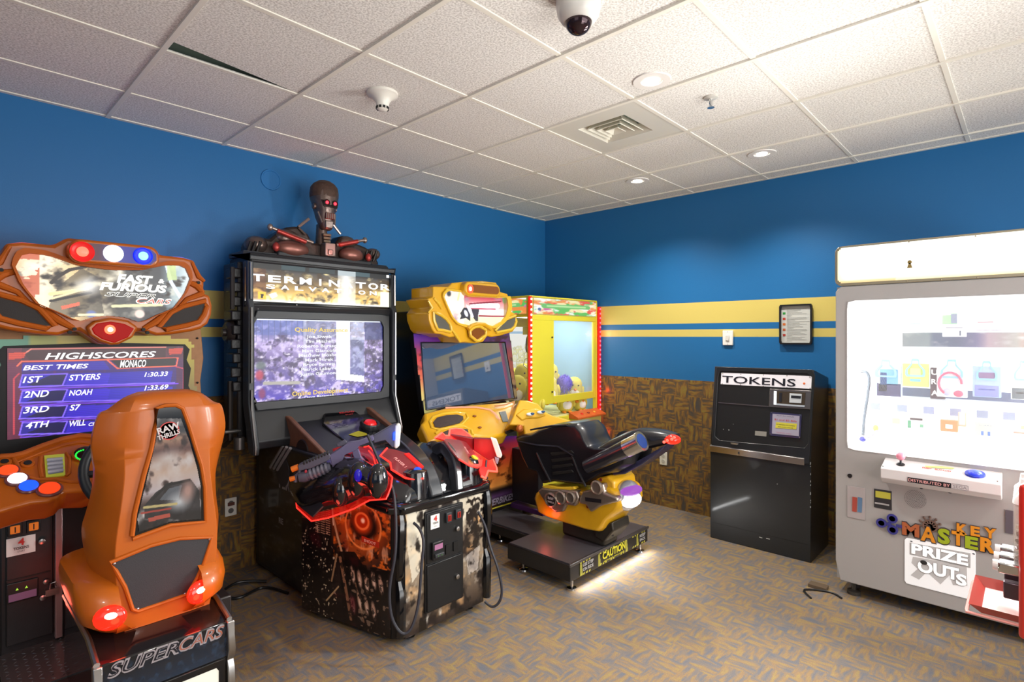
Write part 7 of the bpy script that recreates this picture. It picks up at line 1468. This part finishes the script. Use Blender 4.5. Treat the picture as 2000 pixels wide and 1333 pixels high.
# prize door
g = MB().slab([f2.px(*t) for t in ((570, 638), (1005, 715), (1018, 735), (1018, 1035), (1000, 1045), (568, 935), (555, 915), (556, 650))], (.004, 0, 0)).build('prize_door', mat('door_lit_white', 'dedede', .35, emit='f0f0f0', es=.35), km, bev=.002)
DG = mat('door_grey_print', 'a6a6a6', .5); q5 = PX(KX - .006).z(*Zl)
MB().slab([q5.px(*t) for t in ((588, 668), (985, 738), (985, 835), (588, 745))], (.001, 0, 0)).build('print_block', mat('door_shade_print', 'bdbdbd', .5), g)
MB().slab([q5.px(*t) for t in ((610, 760), (960, 820), (965, 950), (870, 945), (850, 880), (790, 940), (700, 860), (650, 910), (595, 880), (640, 840), (600, 800))], (.001, 0, 0)).build('print_block', mat('door_shade_print2', 'c6c6c6', .5), g)
def dtext(s, u, v, hp, wp, m_, sh=0):
    q_ = PX(KX - .0075).z(*Zl); p = q_.px(u, v); h = hp / 3.3325 / 1075 * 2.85; w = abs(q_.px(u + wp, v + wp * .19).y - p.y)
    MB().text(s, p, RX, (0, 0, 1), h, w, 'L', sh, .04).build('lettering', m_, g); MB().text(s, p + Vector((.0008, .0025, -.0025)), RX, (0, 0, 1), h * 1.05, w * 1.03, 'L', sh, .06, ext=.0006).build('lettering_shadow', DG, g)
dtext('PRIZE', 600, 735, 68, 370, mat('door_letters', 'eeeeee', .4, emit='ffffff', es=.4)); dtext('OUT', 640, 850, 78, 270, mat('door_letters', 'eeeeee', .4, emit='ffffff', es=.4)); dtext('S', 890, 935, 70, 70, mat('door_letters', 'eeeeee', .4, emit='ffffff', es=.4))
p = PX(KX - .010).z(*Zl).px(680, 798); MB().sph(p, .002, .016, .012, 14).build('peep_dot', mat('dot_dark', '2c2c2c', .4), g)
for u, v in ((600, 660), (1005, 742)): MB().sph(PX(KX - .007).z(*Zl).px(u, v), .002, .006, .003, 8).build('hinge_pin', DGREY, g)
# casters and feet
for y in (KY1 - .08, KY0 + .1):
    for x in (KX + .07, -.1): MB().lathe([(.035, 0), (.035, .02), (.012, .026), (.012, .09), (.001, .09)], (x, y, 0), seg=16).build('foot', mat('foot_dark', '4a4640', .5, .3), km)
    MB().cyl((KX + .16, y - .012, .035), (KX + .16, y + .012, .035), .035, seg=20).build('caster', mat('caster_wheel', '3a3436', .5), km)
# inside: shelves, key rod, cable
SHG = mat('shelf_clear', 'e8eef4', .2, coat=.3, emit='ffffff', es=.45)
ip = PX(KX + .30).z(*Za)
zsh1, zsh2, zsh3 = ip.px(500, 690).z, ip.px(500, 975).z, ip.px(500, 1175).z
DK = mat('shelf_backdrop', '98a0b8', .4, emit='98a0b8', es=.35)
zz = lambda v, x=.30: PX(KX + x).z(*Za).px(700, v).z; yy_ = lambda u, x=.30: PX(KX + x).z(*Za).px(u, 700).y
for z in (zsh1, zsh2, zsh3): MB().box(KX + .22, KX + .40, yw0 - .01, yw1 - .05, z - .012, z).build('shelf', SHG, km)
c = Cv(120, .15, '8a98b0'); c.grad([(0, '98a4a8'), (.2, '98a8b0'), (.24, '6a7898'), (.4, '5a6a90'), (.55, '8a80b0'), (.62, 'd8b8c8'), (.8, 'c8c0b8'), (.9, 'e0a090'), (1, 'd08070')], 'x').noise('ffffff', 12, 3, 303, .55, .75, .4)
c.mesh('backdrop_print', artmat('art_prize', .8), km, (KX + .398, yy_(470, .398), zz(690, .398)), (KX + .398, yw0, zz(690, .398)), (KX + .398, yy_(470, .398), zz(608, .398)))
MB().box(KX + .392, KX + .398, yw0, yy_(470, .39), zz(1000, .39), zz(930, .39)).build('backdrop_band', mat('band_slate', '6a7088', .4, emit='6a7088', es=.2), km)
m = MB()
for k in range(6): m.box(KX + .385, KX + .392, yy_(290 + k * 150, .385) - .05, yy_(290 + k * 150, .385), zz(1075, .385), zz(1035, .385))
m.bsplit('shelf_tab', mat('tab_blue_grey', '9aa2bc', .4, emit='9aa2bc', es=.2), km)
r1 = PX(KX + .12).z(*Za)
MB().tube([r1.px(*t) for t in cr([(235, 830, 0), (270, 835, 0), (283, 880, 0), (272, 980, 0), (255, 1090, 0), (248, 1190, 0)], 4, False) for t in [(t[0], t[1])]], .008, 8).build('key_cable', mat('cable_slate', '4a5560', .5), km)
g = MB().sph(r1.px(246, 1212), .016, .018, .016, 14).build('key_head', mat('key_blue', '1c2490', .3, coat=.3, emit='1c2490', es=.2), km)
MB().tube([r1.px(246, 1212), r1.px(300, 1190), r1.px(330, 1160)], .010, 8).build('key_shaft', mat('key_violet', 'a8a8dc', .4, emit='a8a8dc', es=.3), g)
MB().sph(r1.px(320, 1150), .012, .015, .02, 10).build('key_brass', mat('key_brass', 'd8c468', .4, emit='d8c468', es=.3), g)
MB().tube([r1.px(215, 480), r1.px(210, 1200)], .004, 6).build('guide_rod', mat('rod_cream', 'e8e4c8', .4), km)
# prizes: hanging packs, each with a blue key-tag hook
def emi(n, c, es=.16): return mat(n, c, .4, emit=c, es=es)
def pk(name, lab, u0, v0, u1, v1, col, cat='prize', x=.24, tag='8cbce0', top=True, parts=()):
    q_ = PX(KX + x).z(*Za); a, b = q_.px(u0, v0), q_.px(u1, v1)
    z0 = q_.px((u0 + u1) / 2, v1).z; z1 = q_.px((u0 + u1) / 2, v0).z
    t = thing(name, lab, cat, (KX + x, (a.y + b.y) / 2, z0), 'prizes hanging in the lit prize machine')
    MB().box(KX + x, KX + x + .035, b.y, a.y, z0, z1).build('pack', emi('pack_' + col, col), t, bev=.003)
    if top:
        yc = (a.y + b.y) / 2; w = abs(a.y - b.y)
        qo = [Vector((KX + x - .004, yc + yy * w, z1 + dz)) for yy, dz in ((-.14, .03), (.14, .03), (.16, .0), (.36, -.035), (.38, -.06), (.34, -.075), (-.34, -.075), (-.38, -.06), (-.36, -.035), (-.16, .0))]
        cc = Vector((KX + x - .004, yc, z1 - .03)); qi = [cc + (p - cc) * .78 for p in qo]
        MB().ring((-1, 0, 0), cc, qo, qi, (-.004, 0, 0), 60).build('hook_tag', emi('tag_' + tag, tag, .2), t)
    for (s, c2, fx, fz, hw, hh, kind) in parts:
        py = a.y + (b.y - a.y) * fx; pz = z0 + (z1 - z0) * fz; W_ = abs(b.y - a.y); H_ = z1 - z0
        if kind == 'box': MB().box(KX + x - .003, KX + x, py - hw * W_, py + hw * W_, pz - hh * H_, pz + hh * H_).build(s, emi('pp_' + c2, c2), t, bev=.001)
        elif kind == 'text': MB().text(s, (KX + x - .004, py, pz), (0, -1, 0), (0, 0, 1), hh * H_, hw * W_ * 2, 'C', 0, .03).build('lettering', emi('pp_' + c2, c2), t)
        elif kind == 'ring': MB().tube([Vector((KX + x - .006, py + math.cos(R(a_)) * hw * W_, pz + math.sin(R(a_)) * hh * H_)) for a_ in range(-60, 200, 20)], .006, 8).build(s, emi('pp_' + c2, c2), t)
        elif kind == 'ball': MB().sph((KX + x - .004, py, pz), .008, hw * W_, hh * H_, 14).build(s, emi('pp_' + c2, c2), t)
    return t
pk('blue_game_pack', 'blue and white boxed pack hanging nearest the black key cable', 295, 790, 462, 968, 'b4c8e8', parts=(('print_block', '6a9ad0', .6, .6, .3, .25, 'box'), ('print_block', '3c3c58', .6, .2, .4, .2, 'box'), ('white_patch', 'f0f2f8', .4, .45, .14, .3, 'box')))
pk('green_game_pack', 'lime green pack hanging second from the black key cable', 470, 785, 620, 915, 'c4dc7c', parts=(('print_block', '7ab0e0', .5, .28, .2, .05, 'box'), ('yellow_patch', 'e4ec9c', .5, .6, .2, .2, 'box')))
pk('headphone_pack', 'white pack holding pink and grey headphones, in the middle row', 665, 790, 838, 975, 'eef0f6', parts=(('headband', 'e8607c', .45, .42, .38, .34, 'ring'), ('ear_cup', 'e0607c', .72, .12, .16, .10, 'ball'), ('ear_cup', 'b0b4d0', .35, .16, .12, .12, 'ball')))
pk('word_game_pack', 'dark pack printed with white letter tiles, beside the pink headphones', 628, 808, 712, 985, '4a3c44', top=False, x=.25, parts=(('UP', 'f4f4f4', .5, .78, .42, .16, 'text'), ('RO', 'f4f4f4', .5, .48, .42, .16, 'text'), ('AR', 'f4f4f4', .5, .12, .42, .16, 'text')))
pk('violet_device_pack', 'clear pack with a violet gadget, hanging right of the pink headphones', 868, 800, 1030, 975, 'a8c0e8', parts=(('gadget', '7a6488', .5, .68, .3, .12, 'box'), ('print_block', '8088d0', .5, .2, .42, .18, 'box'), ('print_line', 'dfe4f8', .5, .25, .3, .02, 'box')))
pk('dark_device_pack', 'white and dark pack at the right end of the middle row of prizes', 1085, 800, 1230, 990, 'e8f0f4', parts=(('print_block', '3a444c', .5, .18, .45, .16, 'box'), ('print_line', 'b4bcc0', .5, .2, .3, .03, 'box')))
pk('boxed_gadget', 'small green and grey box sticking up from the top row of prizes', 695, 500, 780, 560, '8ac88a', top=False, x=.30, parts=(('grey_side', '70788c', .8, .5, .2, .45, 'box'), ('white_patch', 'f2f6f2', .3, .9, .3, .06, 'box')))
pk('white_gadget_pack', 'white pack hanging below the small green and grey box', 697, 575, 832, 632, 'f0f0f6', top=False, x=.29, parts=(('print_line', '707080', .5, .9, .35, .04, 'box'), ('mark', '505468', .75, .35, .03, .25, 'box')))
pk('pale_gadget_pack', 'pale pack with a small green mark at the left of the top row', 500, 530, 650, 600, 'f4f6f6', top=False, x=.30, parts=(('mark', '8ab8a4', .3, .6, .2, .06, 'box'), ('print_line', 'a0a4b0', .4, .05, .4, .04, 'box')))
pk('pink_gadget_pack', 'pale pack with a small red mark at the right of the top row', 870, 515, 1050, 600, 'f6f4f6', top=False, x=.30, parts=(('mark', 'd88a94', .4, .6, .25, .04, 'box'), ('print_line', 'a8a4b0', .5, .05, .4, .03, 'box')))
pk('clear_jar', 'clear and cream tag at the left end of the bottom row', 400, 1060, 470, 1130, 'e4e4d4', top=False, parts=(('mark', 'c0c0a8', .5, .3, .3, .2, 'box'),))
pk('black_gadget_tag', 'white tag with a black slot and green marks in the bottom row', 500, 1085, 600, 1155, 'f0f4f0', top=False, parts=(('slot', '4a3c40', .5, .8, .35, .08, 'box'), ('green_mark', '5a9a78', .1, .35, .1, .3, 'box'), ('green_mark', '78b090', .8, .3, .1, .12, 'box')))
pk('orange_tag', 'orange tag hanging in the middle of the bottom row', 685, 1105, 785, 1170, 'e88a5c', top=False, parts=(('white_patch', 'f8e8e0', .5, .45, .2, .18, 'box'),))
pk('orange_outline_box', 'orange outlined box standing behind the orange tag', 785, 1062, 832, 1142, 'f0c8b4', top=False, x=.30, parts=(('white_patch', 'fbf4f0', .5, .55, .35, .4, 'box'),))
pk('cream_tag', 'cream round tag printed with blue feet in the bottom row', 880, 1120, 1005, 1195, 'e8e8c0', top=False, parts=(('SORRY', '8090b0', .5, .75, .3, .10, 'text'), ('blue_mark', '5878b8', .35, .2, .06, .16, 'box'), ('blue_mark', '5878b8', .65, .2, .06, .16, 'box')))
pk('striped_tag', 'white tag with green and red stripes at the right end of the bottom row', 1095, 1125, 1200, 1195, 'eef0e4', top=False, parts=(('green_mark', 'b8cc90', .7, .7, .25, .12, 'box'), ('red_mark', 'd89080', .4, .25, .35, .06, 'box')))
for yy in (yw1 - .025, yw0 + .03): area('prize_window_tube', (KX + .04, yy, (zwb + zwt) / 2), (KX - 2, (KY0 + KY1) / 2 + .6, 1.35), .04, .74, 32, (1, .98, .94), 125)
area('prize_window_tube', (KX + .04, (yw0 + yw1) / 2, zwt - .03), (KX - 2, (KY0 + KY1) / 2 + .6, 1.1), .8, .04, 14, (1, .98, .94), 110)
area('marquee_uplight', (KX - .06, (KY0 + KY1) / 2, (zmt + zmb) / 2), (KX - 1.2, (KY0 + KY1) / 2, 3.0), .9, .2, 2.5, (1, .97, .85))
# debris under the machine
MB().tube([PX_ for PX_ in cr([(-1.02, -2.86, .005), (-.93, -2.80, .006), (-.86, -2.92, .006), (-.9, -2.99, .006)], 4, False)], .006, 6).top('power_strip_cord', BLACK, 'thin black cord end on the carpet at the prize machine foot', 'cord')
MB().box(-.86, -.80, -2.90, -2.80, 0, .02).top('cardboard_scrap', mat('scrap_brown', '5a4a38', .8), 'small brown shim on the carpet under the left corner of the prize machine', 'shim', bev=.002)
# ---------------------------------------------------------------- red candy vendor at the right edge
cv = thing('candy_vending_machine', 'red candy vending machine with a red tray at the right edge of the picture', 'candy vending machine', (-1.72, -3.9, 0))
RDM = mat('vendor_red', 'b8241a', .3, coat=.4); RDT = mat('tray_red', 'a83c34', .35, coat=.3)
MB().loft([[(-1.96, -3.80, z), (-1.5, -3.80, z), (-1.5, -4.25, z), (-1.96, -4.25, z)] for z in (.49, .98)] + [[(-1.94, -3.815, 1.02), (-1.5, -3.815, 1.02), (-1.5, -4.25, 1.02), (-1.94, -4.25, 1.02)]]).build('body', RDM, cv, bev=.02, seg=3)
MB().box(-1.975, -1.93, -3.84, -3.758, .49, 1.02).build('front_panel', RDM, cv, bev=.012, seg=3)
ty0_, ty1_, tx0, tx1 = -3.775, -3.620, -1.885, -1.545; tz = .50
MB().ring((0, 0, 1), ((tx0 + tx1) / 2, (ty0_ + ty1_) / 2, tz), [(tx0 - .012, ty0_, tz + .03), (tx1 + .012, ty0_, tz + .03), (tx1 + .012, ty1_ + .012, tz + .03), (tx0 - .012, ty1_ + .012, tz + .03)], [(tx0, ty0_ + .006, tz + .03), (tx1, ty0_ + .006, tz + .03), (tx1, ty1_, tz + .03), (tx0, ty1_, tz + .03)], (0, 0, .008)).build('tray_rim', mat('rim_pink', 'd89088', .3), cv, bev=.003)
MB().loft([[(tx0 + .03, ty0_ + .006, tz), (tx1 - .03, ty0_ + .006, tz), (tx1 - .03, ty1_ - .035, tz), (tx0 + .03, ty1_ - .035, tz)], [(tx0, ty0_ + .006, tz + .034), (tx1, ty0_ + .006, tz + .034), (tx1, ty1_, tz + .034), (tx0, ty1_, tz + .034)]], cap=False).build('tray_wall', RDT, cv, sm=0)
MB().box(tx0 + .028, tx1 - .028, ty0_ + .004, ty1_ - .033, tz - .006, tz + .001).build('tray_floor', mat('tray_floor', 'e0c4c0', .35), cv)
for k in range(3):
    x = -1.62 - k * .10; z = .68
    g = MB().box(x - .028, x + .028, -3.77, -3.70, z - .02, z + .02).build('coin_mechanism', CHROME, cv, bev=.006)
    MB().cyl((x, -3.705, z), (x, -3.685, z), .019, seg=18).build('turn_knob', mat('knob_white', 'ecebea', .25), g)
    MB().box(x - .02, x + .02, -3.77, -3.715, z - .11, z - .05).build('chute_flap', mat('flap_steel', '5a5058', .3, .8), g, bev=.004)
for k, (cc, z0) in enumerate((('c8785a', .70), ('b8a87a', .70), ('7a5a4a', .70))):
    x = -1.60 - k * .11; cy_ = -3.775
    g = MB().lathe([(.03, 0), (.034, .02), (.034, .20), (.03, .22), (.001, .22)], (x, cy_, z0), seg=20).build('candy_canister', mat('canister_clear', 'd8dcd8', .05, alpha=.3, coat=.5), cv)
    m = MB(); r = random.Random(k)
    for j in range(60):
        a, rr = r.random() * 6.28, math.sqrt(r.random()) * .024; m.sph((x + rr * math.cos(a), cy_ + rr * math.sin(a), z0 + .01 + .11 * r.random()), .008, seg=6)
    o = m.build('candy', mat('candy_' + cc, cc, .4, var=.5, vs=60), g); o['kind'] = 'stuff'
    MB().lathe([(.036, 0), (.034, .02), (.020, .035), (.016, .07), (.001, .075)], (x, cy_, z0 + .22), seg=20).build('canister_lid', mat('lid_white', 'f0eeee', .25), g)
MB().cyl((-1.72, -4.0, .03), (-1.72, -4.0, .5), .03).lathe([(.2, 0), (.2, .015), (.04, .035), (.001, .035)], (-1.72, -4.0, 0), seg=32).build('stand', mat('stand_black', '1a1a1a', .4), cv)
